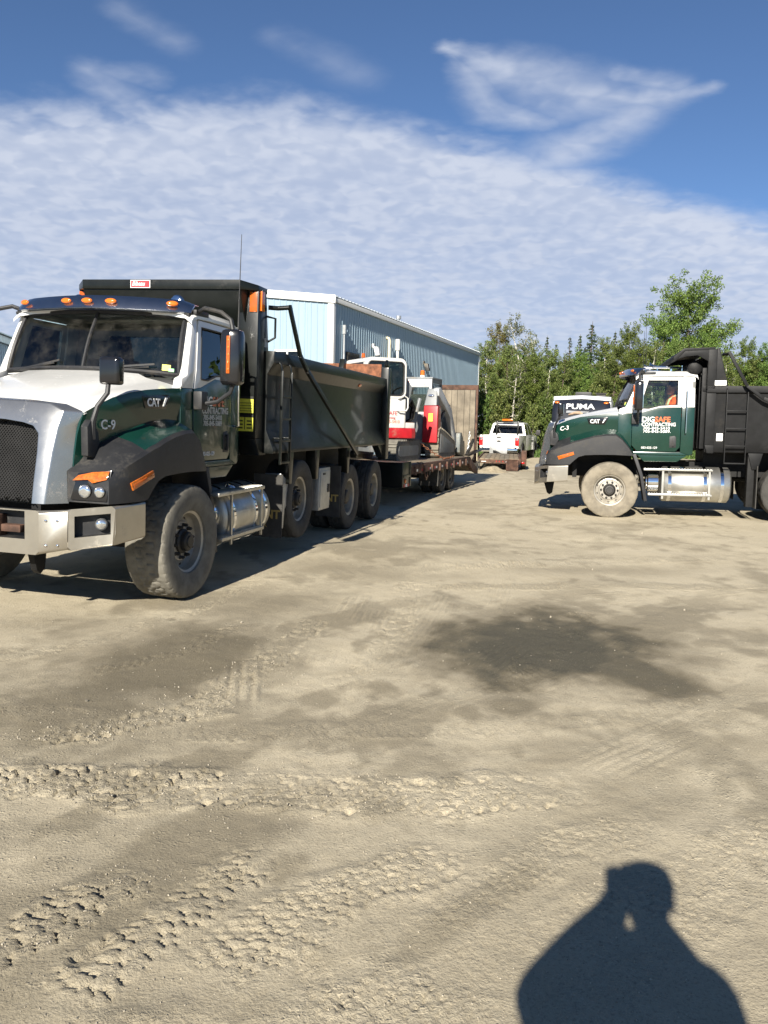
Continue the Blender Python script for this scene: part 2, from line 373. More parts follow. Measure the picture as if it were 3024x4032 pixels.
und = fbm(X*.35, Y*.35, 3, 3)-.5; Z = Z+und*.07*near*sstep(Y, 2.0, 6)
lump = fbm(X*2.1, Y*2.1, 4, 9)-.5; Z = Z+lump*.022*near
fine = fbm(X*16, Y*16, 3, 21)-.5; Z = Z+fine*.0055*near
# damp patches: stains with their own outline
nz = fbm(X*1.3, Y*.9, 5, 31)-.5; nz2 = fbm(X*5.5, Y*4, 4, 47)-.5; nz3 = fbm(X*.5+3, Y*.28, 4, 53)-.5
wet = np.zeros_like(X)
def blob(cx, cy, rx, ry, amt, rot=0.0, soft=.35, rag=.9):
    global wet
    soft = soft*1.5
    c, s_ = math.cos(rot), math.sin(rot); dx = (X-cx)*c+(Y-cy)*s_; dy = -(X-cx)*s_+(Y-cy)*c
    d = np.sqrt((dx/rx)**2+(dy/ry)**2)+nz*rag+nz2*.75
    wet = np.maximum(wet, amt*(1-sstep(d, 1-soft, 1+soft)))
blob(1.30, 6.45, 1.02, 1.1, 1.0, soft=.42, rag=1.0); blob(1.75, 5.7, .42, .75, .85, .3); blob(.8, 4.9, .2, .22, .6); blob(2.1, 6.9, .5, .5, .55)
blob(-1.45, 5.7, .68, 1.3, .72, -.25, .4); blob(-1.75, 4.6, .66, .62, .68, 0, .4); blob(-1.0, 7.6, .5, .9, .5, -.4, .5); blob(-1.1, 6.4, .35, .6, .45, 0, .5)
blob(-.86, 3.05, .20, .62, .55, -.52, .3, .5); blob(-1.2, 2.35, .32, .5, .50, -.4, .35, .5); blob(.30, 2.72, .085, .52, .42, -.75, .4, .5); blob(-1.55, 3.2, .4, .16, .35, .1, .4)
blob(.2, 4.85, .35, .18, .42, .2, .5); blob(-.2, 4.4, .5, .18, .35, .25, .5); blob(2.2, 5.3, .35, .15, .4, .3, .5); blob(.55, 3.2, .3, .12, .3, .5, .5)
blob(1.2, 3.6, .5, .16, .34, .5, .6); blob(1.0, 4.15, .35, .12, .36, .4, .6); blob(2.1, 4.4, .6, .2, .3, .4, .6); blob(-.4, 9.6, .9, .5, .4, -.3, .6); blob(.9, 11, 1.2, .35, .32, .1, .6); blob(2.6, 10, .8, .3, .35, 0, .6)
broad = sstep(nz3*1.2+nz*.8+nz2*.6, -.10, .26)*.44*(1-.5*sstep(Y, 9, 18)); wet = np.maximum(wet, broad)
wet = np.maximum(wet, sstep(nz2+nz*.5, .08, .36)*.40); wet = np.maximum(wet, .26*(1-sstep(Y+nz*2.5+nz2*1.2, 2.6, 4.6))); wet = np.maximum(wet, .32*sstep(-X+nz*1.5+nz2, .35, 1.1)*(1-sstep(Y+nz2*2, 4.3, 5.6))*sstep(nz2+nz+.35, .1, .45))
blob(1.4, 4.0, .14, .55, .36, -.85, .6); blob(2.2, 5.0, .12, .6, .36, -.7, .6); blob(1.7, 3.9, .07, .32, .38, -.45, .6); blob(2.4, 3.6, .5, .3, .30, .3, .6); blob(1.0, 4.3, .5, .12, .3, .2, .6); blob(-2.6, 6.6, .5, .3, .25, 0, .6)
dg_u = X*.62+Y*.78; dg_v = -X*.78+Y*.62; nzd = fbm(dg_u*.55+7, dg_v*1.9, 5, 83)-.5
smear = sstep(nzd*1.1+nz2*.55+nz*.25, -.02, .20)*.50*(1-sstep(Y+nz*2, 7, 10)); wet = np.maximum(wet, smear)
blob(-.80, 3.0, .30, .75, .56, -.52, .25, .5); blob(-1.3, 2.45, .4, .55, .50, -.4, .35, .5); blob(.30, 2.72, .10, .6, .46, -.75, .4, .5)
pale = np.zeros_like(X)
def band(pts, half, amp, cs, ct, skew=.5, churn=.5, seed=5, fade=.25, damp=0.0, light=.35):
    """tyre tread pressed into soft dirt along a polyline: offset lugs, broken edges, crumbled where churned"""
    global Z, wet, pale
    pts = [np.array(p, float) for p in pts]; tot = sum(np.linalg.norm(pts[i+1]-pts[i]) for i in range(len(pts)-1)); s0 = 0
    bs = np.full(X.shape, 1e9); bt = np.zeros_like(X); bp = np.zeros_like(X)
    for i in range(len(pts)-1):
        a, b = pts[i], pts[i+1]; L = np.linalg.norm(b-a); d = (b-a)/L
        s = (X-a[0])*d[0]+(Y-a[1])*d[1]; t = -(X-a[0])*d[1]+(Y-a[1])*d[0]; sc = np.clip(s, 0 if i else -1, L if i < len(pts)-2 else L+1)
        dd = np.hypot(s-sc, t); better = dd < bs; bs = np.where(better, dd, bs); bt = np.where(better, t, bt); bp = np.where(better, s0+sc, bp); s0 += L
    j = 1.4*nz*.12+nz2*.05; t = bt+j; s = bp+skew*np.abs(t)+nz2*.06
    m = (1-sstep(np.abs(t)+(fbm(X*4.5, Y*4.5, 3, seed+60)-.5)*half*.9, half*.55, half*1.1))*sstep(s, -.02, fade)*(1-sstep(s, tot-fade, tot+.05))
    m = m*(.45+.55*sstep(fbm(X*2.3, Y*2.3, 3, seed+90), .34, .58))
    ct_ = np.floor((t+9)/ct); ss = s/cs+.5*(ct_ % 2); ci = np.floor(ss); fs_ = ss-ci; ft = (t+9)/ct-ct_
    hsh = vnoise(ci*7.13+.5, ct_*3.77+.5, seed); hs2 = vnoise(ci*5.31+.5, ct_*9.17+.5, seed+2)
    # flat plates, each tilted a little, parted by thin broken steps; lug holes along both shoulders
    plate = .55*hsh+(fs_-.5)*.5*(hs2-.2); crack = (1-sstep(fs_*cs+nz2*.012, .004, .016))*(hs2 > .35)+.6*(1-sstep(ft*ct+nz2*.01, .002, .011))*(hsh > .5)
    pr_ = np.abs(np.abs(t)-half*.62); pc = (s/(cs*1.15)) % 1.0; pk = np.floor(s/(cs*1.15)); prs = vnoise(pk*3.7+.5, np.sign(t)*5+.5, seed+44); pit = (1-sstep(np.hypot(pr_+(prs-.5)*.05, (pc-.5+(prs-.5)*.5)*cs*1.15)+nz2*.09, .006, .026))*(prs > .38)*sstep(fbm(X*3.1, Y*3.1, 2, seed+40), .40, .55)
    cr = np.abs(fbm(X*30, Y*30, 3, seed+3, .6)-.5)*2.4-.5+(fbm(X*9, Y*9, 3, seed+6)-.5)*1.2
    Z += m*amp*1.0*(plate*.9-1.1*crack-2.3*pit*churn+cr*churn*.40); Z += m*amp*.35*sstep(np.abs(t), half*.45, half*.95)
    wet = np.maximum(wet*(1-m*light*.6), m*damp); pale = np.maximum(pale, m*light); crumb[:] = np.maximum(crumb, m*(.25+.75*churn))
def ribs(pts, half, pitch, amp, seed=3, light=.3):
    """the fine parallel lines a ribbed tyre leaves"""
    global Z, pale
    pts = [np.array(p, float) for p in pts]
    bs = np.full(X.shape, 1e9); bt = np.zeros_like(X); e_ = np.zeros_like(X); tot = sum(np.linalg.norm(pts[i+1]-pts[i]) for i in range(len(pts)-1)); s0 = 0; bp = np.zeros_like(X)
    for i in range(len(pts)-1):
        a, b = pts[i], pts[i+1]; L = np.linalg.norm(b-a); d = (b-a)/L; s = (X-a[0])*d[0]+(Y-a[1])*d[1]; t = -(X-a[0])*d[1]+(Y-a[1])*d[0]; sc = np.clip(s, -.05, L+.05); dd = np.hypot(s-sc, t); k = dd < bs; bs = np.where(k, dd, bs); bt = np.where(k, t, bt); bp = np.where(k, s0+s, bp); s0 += L
    m = (1-sstep(np.abs(bt), half*.85, half*1.05))*sstep(bp, 0, .3)*(1-sstep(bp, tot-.3, tot))*sstep(fbm(X*2.2, Y*1.4, 3, seed+7), .34, .55)
    Z += m*amp*(np.sqrt(np.abs(np.sin(np.pi*(bt+nz2*.01)/pitch)))-.6+nz2*1.2); pale = np.maximum(pale, m*light); crumb[:] = np.maximum(crumb, m*.35)
crumb = np.zeros_like(X)
band([(-2.3, 3.62), (-1.4, 3.68), (-.5, 3.70), (.1, 3.66)], .25, .026, .095, .075, .3, 1.0, 5, .7, 0, .35)
band([(-.6, 3.74), (.3, 3.66), (1.2, 3.74)], .24, .012, .075, .06, .3, .55, 6, .6, 0, .3)
band([(-1.45, 2.2), (-1.12, 2.62), (-.85, 3.0)], .15, .024, .075, .07, .4, .95, 8, .15, 0, .6)
band([(-.92, 2.25), (-.62, 2.85), (-.45, 3.15)], .14, .015, .062, .05, .35, .55, 12, .15, 0, .6)
band([(-.55, 2.35), (-.15, 2.85), (.35, 3.2)], .17, .010, .058, .045, .45, .4, 15, .2, 0, .35)
band([(.1, 2.55), (.7, 3.15), (1.3, 3.5)], .16, .0055, .055, .045, .45, .25, 19, .25, 0, .2)
band([(-.9, 2.1), (.0, 2.32), (.45, 2.3)], .12, .0055, .05, .04, .3, .4, 23, .2, 0, .2)
band([(-1.9, 4.15), (-1.1, 4.75), (-.75, 5.9), (-.55, 7.2)], .17, .016, .07, .055, .25, .8, 27, .4, .0, .45)
band([(-2.0, 5.3), (-1.4, 5.9), (-1.15, 7.0)], .12, .012, .07, .05, .2, .6, 29, .3, .25, .1)
band([(-.35, 4.7), (.1, 6.6), (.35, 9.2)], .15, .010, .06, .045, .2, .3, 33, .5, 0, .3)
band([(.75, 5.1), (1.5, 6.6), (2.0, 7.8)], .14, .010, .06, .045, .2, .3, 37, .4, .55, .0)
band([(-3.4, 5.2), (-2.3, 6.0), (-1.7, 7.2), (-1.3, 9)], .14, .012, .07, .05, .2, .4, 41, .4, 0, .3)
band([(-.3, 2.15), (.8, 2.75), (2.0, 3.6)], .15, .006, .05, .04, .4, .15, 51, .3, 0, .15)
band([(.5, 2.1), (1.3, 2.9), (2.6, 4.6)], .14, .0045, .05, .04, .4, .1, 52, .3, 0, .12)
band([(-3.2, 4.9), (-1, 4.4), (.8, 4.6), (3.0, 5.4)], .15, .006, .06, .05, .3, .3, 54, .5, 0, .2)
band([(0, 9.5), (2.5, 10.6), (6, 11.2), (12, 11.4)], .25, .014, .09, .07, .2, .5, 43, .8, 0, .5)
band([(.2, 8.6), (2.5, 9.0), (6, 9.0)], .2, .010, .08, .06, .2, .4, 45, .6, .2, .2)
for pts_, hf, pt, am in (([(-1.09, 6.6), (-.97, 5.7), (-.84, 4.75)], .13, .075, .016), ([(-1.21, 5.9), (-1.18, 5.35), (-1.15, 4.8)], .09, .075, .013), ([(-.22, 8.2), (-.39, 6.6), (-.5, 5.5)], .14, .07, .010), ([(-.02, 7.6), (-.1, 6.3)], .12, .06, .008),
        ([(-1.08, 4.5), (-1.1, 3.9)], .12, .07, .009), ([(.78, 8.9), (.39, 6.9), (.05, 5.5)], .17, .05, .009), ([(1.15, 6.5), (.58, 5.45)], .2, .06, .010), ([(.05, 7.7), (-.18, 5.9)], .1, .05, .008), ([(-.22, 7.9), (-.5, 5.7)], .13, .05, .008), ([(-.3, 4.6), (-.58, 3.95)], .15, .06, .008), ([(-2.9, 7.2), (-2.95, 6.2)], .15, .06, .012), ([(-2.4, 8.6), (.6, 9.9), (4, 11)], .2, .07, .009), ([(.3, 4.7), (1.6, 6.0), (3.4, 8.4)], .18, .06, .006), ([(1.0, 3.9), (2.2, 5.0), (4.5, 7)], .2, .06, .006), ([(-.1, 5.2), (.9, 7.2), (1.4, 9.5)], .16, .055, .006), ([(2.0, 8.2), (4, 9.0), (8, 9.6)], .25, .08, .009), ([(-.7, 3.4), (-.2, 4.4), (.5, 5.2)], .12, .05, .006), ([(1.2, 2.6), (2.0, 3.4), (3, 4.1)], .13, .05, .004)): ribs(pts_, hf, pt, am)
# a boot print in the soft dirt
fx_, fy_ = (X+.17)*math.cos(.5)+(Y-2.37)*math.sin(.5), -(X+.17)*math.sin(.5)+(Y-2.37)*math.cos(.5)
bm_ = (1-sstep(np.hypot(fx_/.055, fy_/.15), .85, 1.05)); Z += bm_*(-.006+.006*((np.sin(fy_*190)*np.sin(fx_*130+fy_*40)) > 0))
nxg, nyg = len(xs), len(ys); me = bpy.data.meshes.new('ground')
me.vertices.add(len(X)); me.vertices.foreach_set('co', np.column_stack([X, Y, Z]).astype(np.float32).ravel())
ii = np.arange((nyg-1)*(nxg-1)); r_, c_ = ii//(nxg-1), ii % (nxg-1); a_ = r_*nxg+c_
quads = np.column_stack([a_, a_+1, a_+1+nxg, a_+nxg]).astype(np.int32)
me.loops.add(quads.size); me.loops.foreach_set('vertex_index', quads.ravel())
me.polygons.add(len(quads)); me.polygons.foreach_set('loop_start', np.arange(0, quads.size, 4, dtype=np.int32)); me.polygons.foreach_set('use_smooth', np.ones(len(quads), bool))
me.update(); me.validate()
for nm, arr in (('damp', wet), ('pale', pale), ('crumb', crumb)):
    at = me.attributes.new(nm, 'FLOAT', 'POINT'); at.data.foreach_set('value', arr.astype(np.float32))
gm = bpy.data.materials.new('packed_dirt'); gm.use_nodes = True; q = NT(gm.node_tree); b = gm.node_tree.nodes['Principled BSDF']
oc = q.n('ShaderNodeTexCoord').outputs['Object']
da = q.n('ShaderNodeAttribute', attribute_name='damp').outputs['Fac']; pa = q.n('ShaderNodeAttribute', attribute_name='pale').outputs['Fac']
n_big = q.noise(oc, .8, 6, .65); n_mid = q.noise(oc, 7, 6, .65); n_fine = q.noise(oc, 85, 4, .7)
dry = q.mix(q.ramp(n_big, .3, .7), rgb(.374, .324, .228), rgb(.476, .418, .302))
dry = q.mix(q.math('MULTIPLY', q.ramp(n_mid, .35, .7), .45), dry, rgb(.50, .446, .328))
dry = q.mix(q.math('MULTIPLY', pa, .4), dry, rgb(.475, .42, .306))
dmp = q.mix(q.ramp(n_mid, .3, .7), rgb(.122, .104, .068), rgb(.174, .149, .101))
c = q.mix(q.math('ADD', q.math('MULTIPLY', da, 1.35), q.math('ADD', q.math('MULTIPLY', q.math('SUBTRACT', n_mid, .5), .55), q.math('MULTIPLY', q.math('SUBTRACT', n_fine, .5), .45)), clamp=True), dry, dmp)
c = q.mix(q.ramp(q.math('ADD', da, q.math('MULTIPLY', q.math('SUBTRACT', n_mid, .5), .3)), .66, 1.0), c, rgb(.072, .066, .047))
sp = q.n('ShaderNodeTexVoronoi'); q.link(oc, sp.inputs['Vector']); sp.inputs['Scale'].default_value = 62.0
grit = q.ramp(sp.outputs['Distance'], .16, .05); c = q.mix(q.math('MULTIPLY', grit, q.math('MULTIPLY', q.ramp(n_mid, .45, .65), .45)), c, rgb(.40, .36, .29))
c = q.mix(q.math('MULTIPLY', q.ramp(n_fine, .52, .72), .55), c, rgb(.14, .115, .08))
c = q.mix(q.math('MULTIPLY', q.ramp(q.noise(oc, 130, 3, .6), .60, .74), .45), c, rgb(.50, .45, .36))
q.link(c, b.inputs['Base Color']); q.link(q.math('SUBTRACT', .95, q.math('MULTIPLY', q.ramp(da, .6, 1.0), .08)), b.inputs['Roughness']); b.inputs['Specular IOR Level'].default_value = .25
ca = q.n('ShaderNodeAttribute', attribute_name='crumb').outputs['Fac']
bn = q.n('ShaderNodeBump'); bn.inputs['Strength'].default_value = .8; bn.inputs['Distance'].default_value = .011
n_crumb = q.noise(oc, 42, 6, .7); rdg = q.math('ABSOLUTE', q.math('SUBTRACT', q.noise(oc, 30, 5, .65, .6), .5))
hgt = q.math('ADD', q.math('MULTIPLY', n_fine, .6), q.math('ADD', q.math('MULTIPLY', q.noise(oc, 18, 5, .65), .35), q.math('MULTIPLY', q.ramp(sp.outputs['Distance'], .5, .0), q.math('MULTIPLY', q.math('MULTIPLY', q.ramp(n_mid, .45, .62), q.ramp(n_big, .42, .62)), .5))))
hgt = q.math('ADD', hgt, q.math('MULTIPLY', q.math('ADD', q.math('MULTIPLY', n_crumb, 1.4), q.math('MULTIPLY', rdg, 2.2)), q.math('ADD', q.math('MULTIPLY', q.ramp(n_mid, .5, .72), .16), q.math('MULTIPLY', ca, 1.2))))
q.link(hgt, bn.inputs['Height']); q.link(bn.outputs[0], b.inputs['Normal'])
me.materials.append(gm); setting(put('ground', me))
# loose clods and small stones lying on the dirt
M('stone', (.27, .24, .185), .9, var=.55, scale=9)
def scatter_stones():
    mb_v = []; mb_f = []; k = 0
    octa = [(1, 0, 0), (0, 1, 0), (-1, 0, 0), (0, -1, 0), (0, 0, 1), (0, 0, -1)]; of = [(0, 1, 4), (1, 2, 4), (2, 3, 4), (3, 0, 4), (1, 0, 5), (2, 1, 5), (3, 2, 5), (0, 3, 5)]
    pts = []
    for i in range(2600):
        y = 1.9+(rnd.random()**1.8)*13; x = rnd.uniform(-.62, .62)*y; pts.append((x, y, rnd.uniform(.0015, .004)*(1+y*.07)))
    for i in range(500): x = rnd.uniform(-2.0, .2); pts.append((x, 3.66+rnd.gauss(0, .17), rnd.uniform(.002, .006)))
    for i in range(180): t = rnd.random(); pts.append((-1.35+.5*t+rnd.gauss(0, .12), 2.3+.7*t, rnd.uniform(.002, .005)))
    for i in range(500): t = rnd.random(); pts.append((-1.9+1.2*t+rnd.gauss(0, .2), 4.2+1.6*t*t, rnd.uniform(.002, .007)))
    for i in range(14): y = rnd.uniform(3, 14); pts.append((rnd.uniform(-.5, .6)*y, y, rnd.uniform(.010, .017)))
    ix = np.clip(np.searchsorted(xs, [p[0] for p in pts]), 0, nxg-1); iy = np.clip(np.searchsorted(ys, [p[1] for p in pts]), 0, nyg-1)
    for n, (x, y, r) in enumerate(pts):
        z = Z[iy[n]*nxg+ix[n]]; e = Euler((rnd.uniform(0, 3), rnd.uniform(0, 3), rnd.uniform(0, 3))).to_matrix()
        for v in octa:
            p = e @ Vector((v[0]*r*rnd.uniform(.7, 1.3), v[1]*r*rnd.uniform(.7, 1.3), v[2]*r*rnd.uniform(.6, 1.1))); mb_v.append((x+p.x, y+p.y, z+r*.4+p.z))
        mb_f += [tuple(k+i for i in f) for f in of]; k += 6
    m = bpy.data.meshes.new('loose_stones'); m.from_pydata(mb_v, [], mb_f); m.materials.append(MATS['stone']); o = put('loose_stones', m); o['kind'] = 'stuff'; o['label'] = 'loose stones and dirt clods scattered over the yard'; o['category'] = 'gravel'
scatter_stones()

# ------------------------------------------------------------------ wheels (axle along Y, outside = +Y)
def tyre_mesh(name, r, wid, rr, mat, n=96, tread=True, rough_lug=False):
    m = 15; hw = wid/2; rows = []
    side = [(-hw*.80, rr), (-hw*.86, rr+.012), (-hw*.97, rr+(r-rr)*.35), (-hw, rr+(r-rr)*.55), (-hw*.97, rr+(r-rr)*.80), (-hw*.925, r-.022)]
    tr = [(lerp(-hw*.87, hw*.87, i/(m-1)), r-.010*abs(lerp(-1, 1, i/(m-1)))**3) for i in range(m)]
    prof = side+tr+[(-y, q_) for y, q_ in reversed(side)]
    vs = []; fs = []
    for k in range(n):
        a = 2*math.pi*k/n
        for j, (y, q_) in enumerate(prof):
            if tread and 6 <= j < 6+m:
                i = j-6; ph = k % 6
                if rough_lug: g = ((i in (4, 10)) or ((k+(3 if i > 7 else 0)) % 6 == 0) or (i == 7 and ph in (1, 2)))
                else:
                    zig = 1 if (k//3) % 2 else 0
                    g = (i in (3+zig, 10+zig, 6+zig)) or ((k+(i//4)*3) % 6 == 0 and 2 < i < 12) or (i in (0, 14) and ph == 0)
                if g: q_ -= .012
            vs.append((q_*math.cos(a), y, q_*math.sin(a)))
    np_ = len(prof)
    for k in range(n):
        k2 = (k+1) % n
        for j in range(np_-1): fs.append((k*np_+j, k*np_+j+1, k2*np_+j+1, k2*np_+j))
    mb = MB(); mb.add(vs, fs); return mb.mesh(name, mat, sharp=28)
def rim_mesh(name, prof, mat, n=40):
    mb = MB(); mb.lathe(prof, (0, 0, 0), (0, 1, 0), n, cap=False); return mb.mesh(name, mat, sharp=30)
def nuts_mesh(name, count, rad, y, r, h, mat):
    mb = MB()
    for i in range(count):
        a = 2*math.pi*(i+.5)/count; mb.lathe([(r*1.25, y), (r*1.25, y+.008), (r, y+.01), (r, y+h*.7), (r*.5, y+h)], (rad*math.cos(a), 0, rad*math.sin(a)), (0, 1, 0), 6)
    return mb.mesh(name, mat)
def holes_mesh(name, count, rad, y, r):
    mb = MB()
    for i in range(count):
        a = 2*math.pi*i/count; mb.lathe([(r, y-.02), (r, y+.0015), (r*.2, y+.0012)], (rad*math.cos(a), 0, rad*math.sin(a)), (0, 1, 0), 10)
    return mb.mesh(name, 'decal_black')
class WheelKit: pass
def wheel_kit(r, wid, tyre_mat, rim_mat, tag_, dish, n=96, lug=False, rr=.295):
    k = WheelKit(); k.r = r; hw = wid/2
    k.tyre = tyre_mesh('tyre_'+tag_, r, wid, rr, tyre_mat, n, True, lug)
    if dish > 0:    # disc set outboard, hub standing out
        prof = [(rr-.02, -hw*.8), (rr+.008, -hw*.84), (rr-.01, -hw*.5), (rr-.03, 0), (rr-.022, hw*.72), (rr+.012, hw*.80), (rr+.012, hw*.74), (rr-.012, hw*.70), (rr-.030, hw*.30), (rr-.045, hw*.22), (.20, hw*.30), (.185, hw*.40), (.12, hw*.41), (.115, hw*.36), (.0, hw*.36)]
        yd = hw*.41; k.hubp = [(.118, hw*.3), (.118, yd+.02), (.098, yd+.035), (.092, yd+.075), (.082, yd+.085), (.06, yd+.088), (.055, yd+.10), (0.001, yd+.10)]
        k.nuts = nuts_mesh('lug_nuts', 10, .155, yd, .017, .052, 'steel_dark'); k.holes = holes_mesh('hand_holes', 10, .224, hw*.255, .020)
    else:           # deep dish, disc far inside, hub reaching out
        prof = [(rr-.02, -hw*.8), (rr+.008, -hw*.84), (rr-.02, -hw*.3), (rr-.025, hw*.70), (rr+.012, hw*.80), (rr+.012, hw*.73), (rr-.034, hw*.66), (rr-.046, -hw*.30), (rr-.06, -hw*.42), (.18, -hw*.50), (.0, -hw*.52)]
        yd = -hw*.5; k.hubp = [(.14, yd), (.14, yd+.03), (.12, yd+.05), (.115, yd+.13), (.09, yd+.15), (.001, yd+.155)]
        k.nuts = nuts_mesh('lug_nuts', 10, .165, yd, .016, .045, 'steel_dark'); k.holes = holes_mesh('hand_holes', 10, .222, yd+.01, .022)
    k.rim = rim_mesh('rim_'+tag_, prof, rim_mat)
    mb = MB(); mb.lathe(k.hubp, (0, 0, 0), (0, 1, 0), 24); k.hub = mb.mesh('hub', 'steel_dark')
    return k
def add_wheel(kit, parent, loc, side=1, steer=0.0, bare=False):
    o = put('wheel', kit.tyre, parent, loc, (0, rnd.uniform(0, 6), (0 if side > 0 else math.pi)+steer))
    put('rim', kit.rim, o)
    if not bare: put('hub', kit.hub, o); put('lug_nuts', kit.nuts, o)['kind'] = 'stuff'; put('hand_holes', kit.holes, o)['kind'] = 'stuff'
    return o

# ------------------------------------------------------------------ dump trucks (X forward from the front axle, Y to the driver's side, Z up)
HX = [1.10, .95, .8, .6, .4, .2, 0, -.12]
HZC = [1.825, 1.885, 1.93, 1.985, 2.03, 2.075, 2.115, 2.14]
HYB = [.825, .865, .90, .945, .98, 1.01, 1.035, 1.05]
HZB = [1.735, 1.81, 1.87, 1.925, 1.955, 1.975, 1.99, 1.995]
FX = [1.20, 1.12, 1.0, .86, .76, .68, .60, .48, .30, .10, -.08, -.20, -.32, -.42]
FZ = [1.22, 1.285, 1.345, 1.40, 1.435, 1.465, 1.485, 1.525, 1.57, 1.60, 1.605, 1.52, 1.38, 1.23]
FB = [1.00, 1.00, 1.00, 1.00, 1.01, 1.09, 1.16, 1.195, 1.205, 1.21, 1.21, 1.205, 1.20, 1.195]
def ycab(z): return 1.06 if z <= 2.1 else 1.06-(z-2.1)*.13
def side_panel(mb, poly, s, t=.045, off=0.0, yf=ycab):
    """an X-Z outline laid on the cab's curved flank, with thickness t inwards"""
    a = [(x, s*(yf(z)+off), z) for x, z in poly]; b_ = [(x, s*(yf(z)+off-t), z) for x, z in poly]; mb.loft([a, b_])
def strip(mb, A, B, s, t=.045, off=0.0):
    """ribbon between two X-Z polylines of equal length on the flank"""
    for i in range(len(A)-1): side_panel(mb, [A[i], A[i+1], B[i+1], B[i]], s, t, off)
def holed_panel(mb, back, c00, c10, c11, c01, u0, u1, v0, v1, depth, skew=0.0):
    """quad panel with a recessed pocket; the pocket's floor and walls go to 'back'"""
    c = [Vector(p) for p in (c00, c10, c11, c01)]
    def P(u, v): return c[0]*(1-u)*(1-v)+c[1]*u*(1-v)+c[2]*u*v+c[3]*(1-u)*v
    nrm = (c[1]-c[0]).cross(c[3]-c[0]).normalized()
    us = [0, u0, u1, 1]; vs_ = [0, v0, v1, 1]
    for i in range(3):
        for j in range(3):
            if i == 1 and j == 1: continue
            mb.loft([[P(us[i], vs_[j]), P(us[i+1], vs_[j]), P(us[i+1], vs_[j+1]), P(us[i], vs_[j+1])],
                     [P(us[i], vs_[j])-nrm*.03, P(us[i+1], vs_[j])-nrm*.03, P(us[i+1], vs_[j+1])-nrm*.03, P(us[i], vs_[j+1])-nrm*.03]]) if False else mb.add([P(us[i], vs_[j]), P(us[i+1], vs_[j]), P(us[i+1], vs_[j+1]), P(us[i], vs_[j+1])], [(0, 1, 2, 3)])
    q4 = [P(u0, v0), P(u1, v0), P(u1, v1), P(u0, v1)]; d4 = [p-nrm*depth for p in q4]
    back.add(q4+d4, [(0, 1, 5, 4), (1, 2, 6, 5), (2, 3, 7, 6), (3, 0, 4, 7), (4, 5, 6, 7)])
    return P, nrm
def flat_lamp(name, c, nrm, upv, rw, rh, th, mat, parent, n=20):
    c = Vector(c); nrm = Vector(nrm).normalized(); u = Vector(upv).cross(nrm).normalized(); v = nrm.cross(u)
    ring = lambda s_, h: [c+nrm*h+u*math.cos(2*math.pi*k/n)*rw*s_+v*math.sin(2*math.pi*k/n)*rh*s_ for k in range(n)]
    mb = MB(); mb.loft([ring(1, 0), ring(1, th*.5), ring(.8, th*.9), ring(.4, th)]); return mb.build(name, mat, parent, sharp=60)
M('rubber_worn', (.135, .126, .103), .88, var=.22, scale=9, bump=.3, bscale=90)
KIT_STEER1 = wheel_kit(.545, .42, 'rubber_worn', 'rim_paint', 'steer_worn', 1, 200)
KIT_STEER2 = wheel_kit(.535, .42, 'rubber_dusty', 'rim_paint', 'steer_dusty', 1, 120)
KIT_LIFT = wheel_kit(.525, .40, 'rubber', 'rim_paint', 'lift', 1, 96)
KIT_DRIVE = wheel_kit(.525, .27, 'rubber', 'rim_paint', 'drive', -1, 96, lug=True)

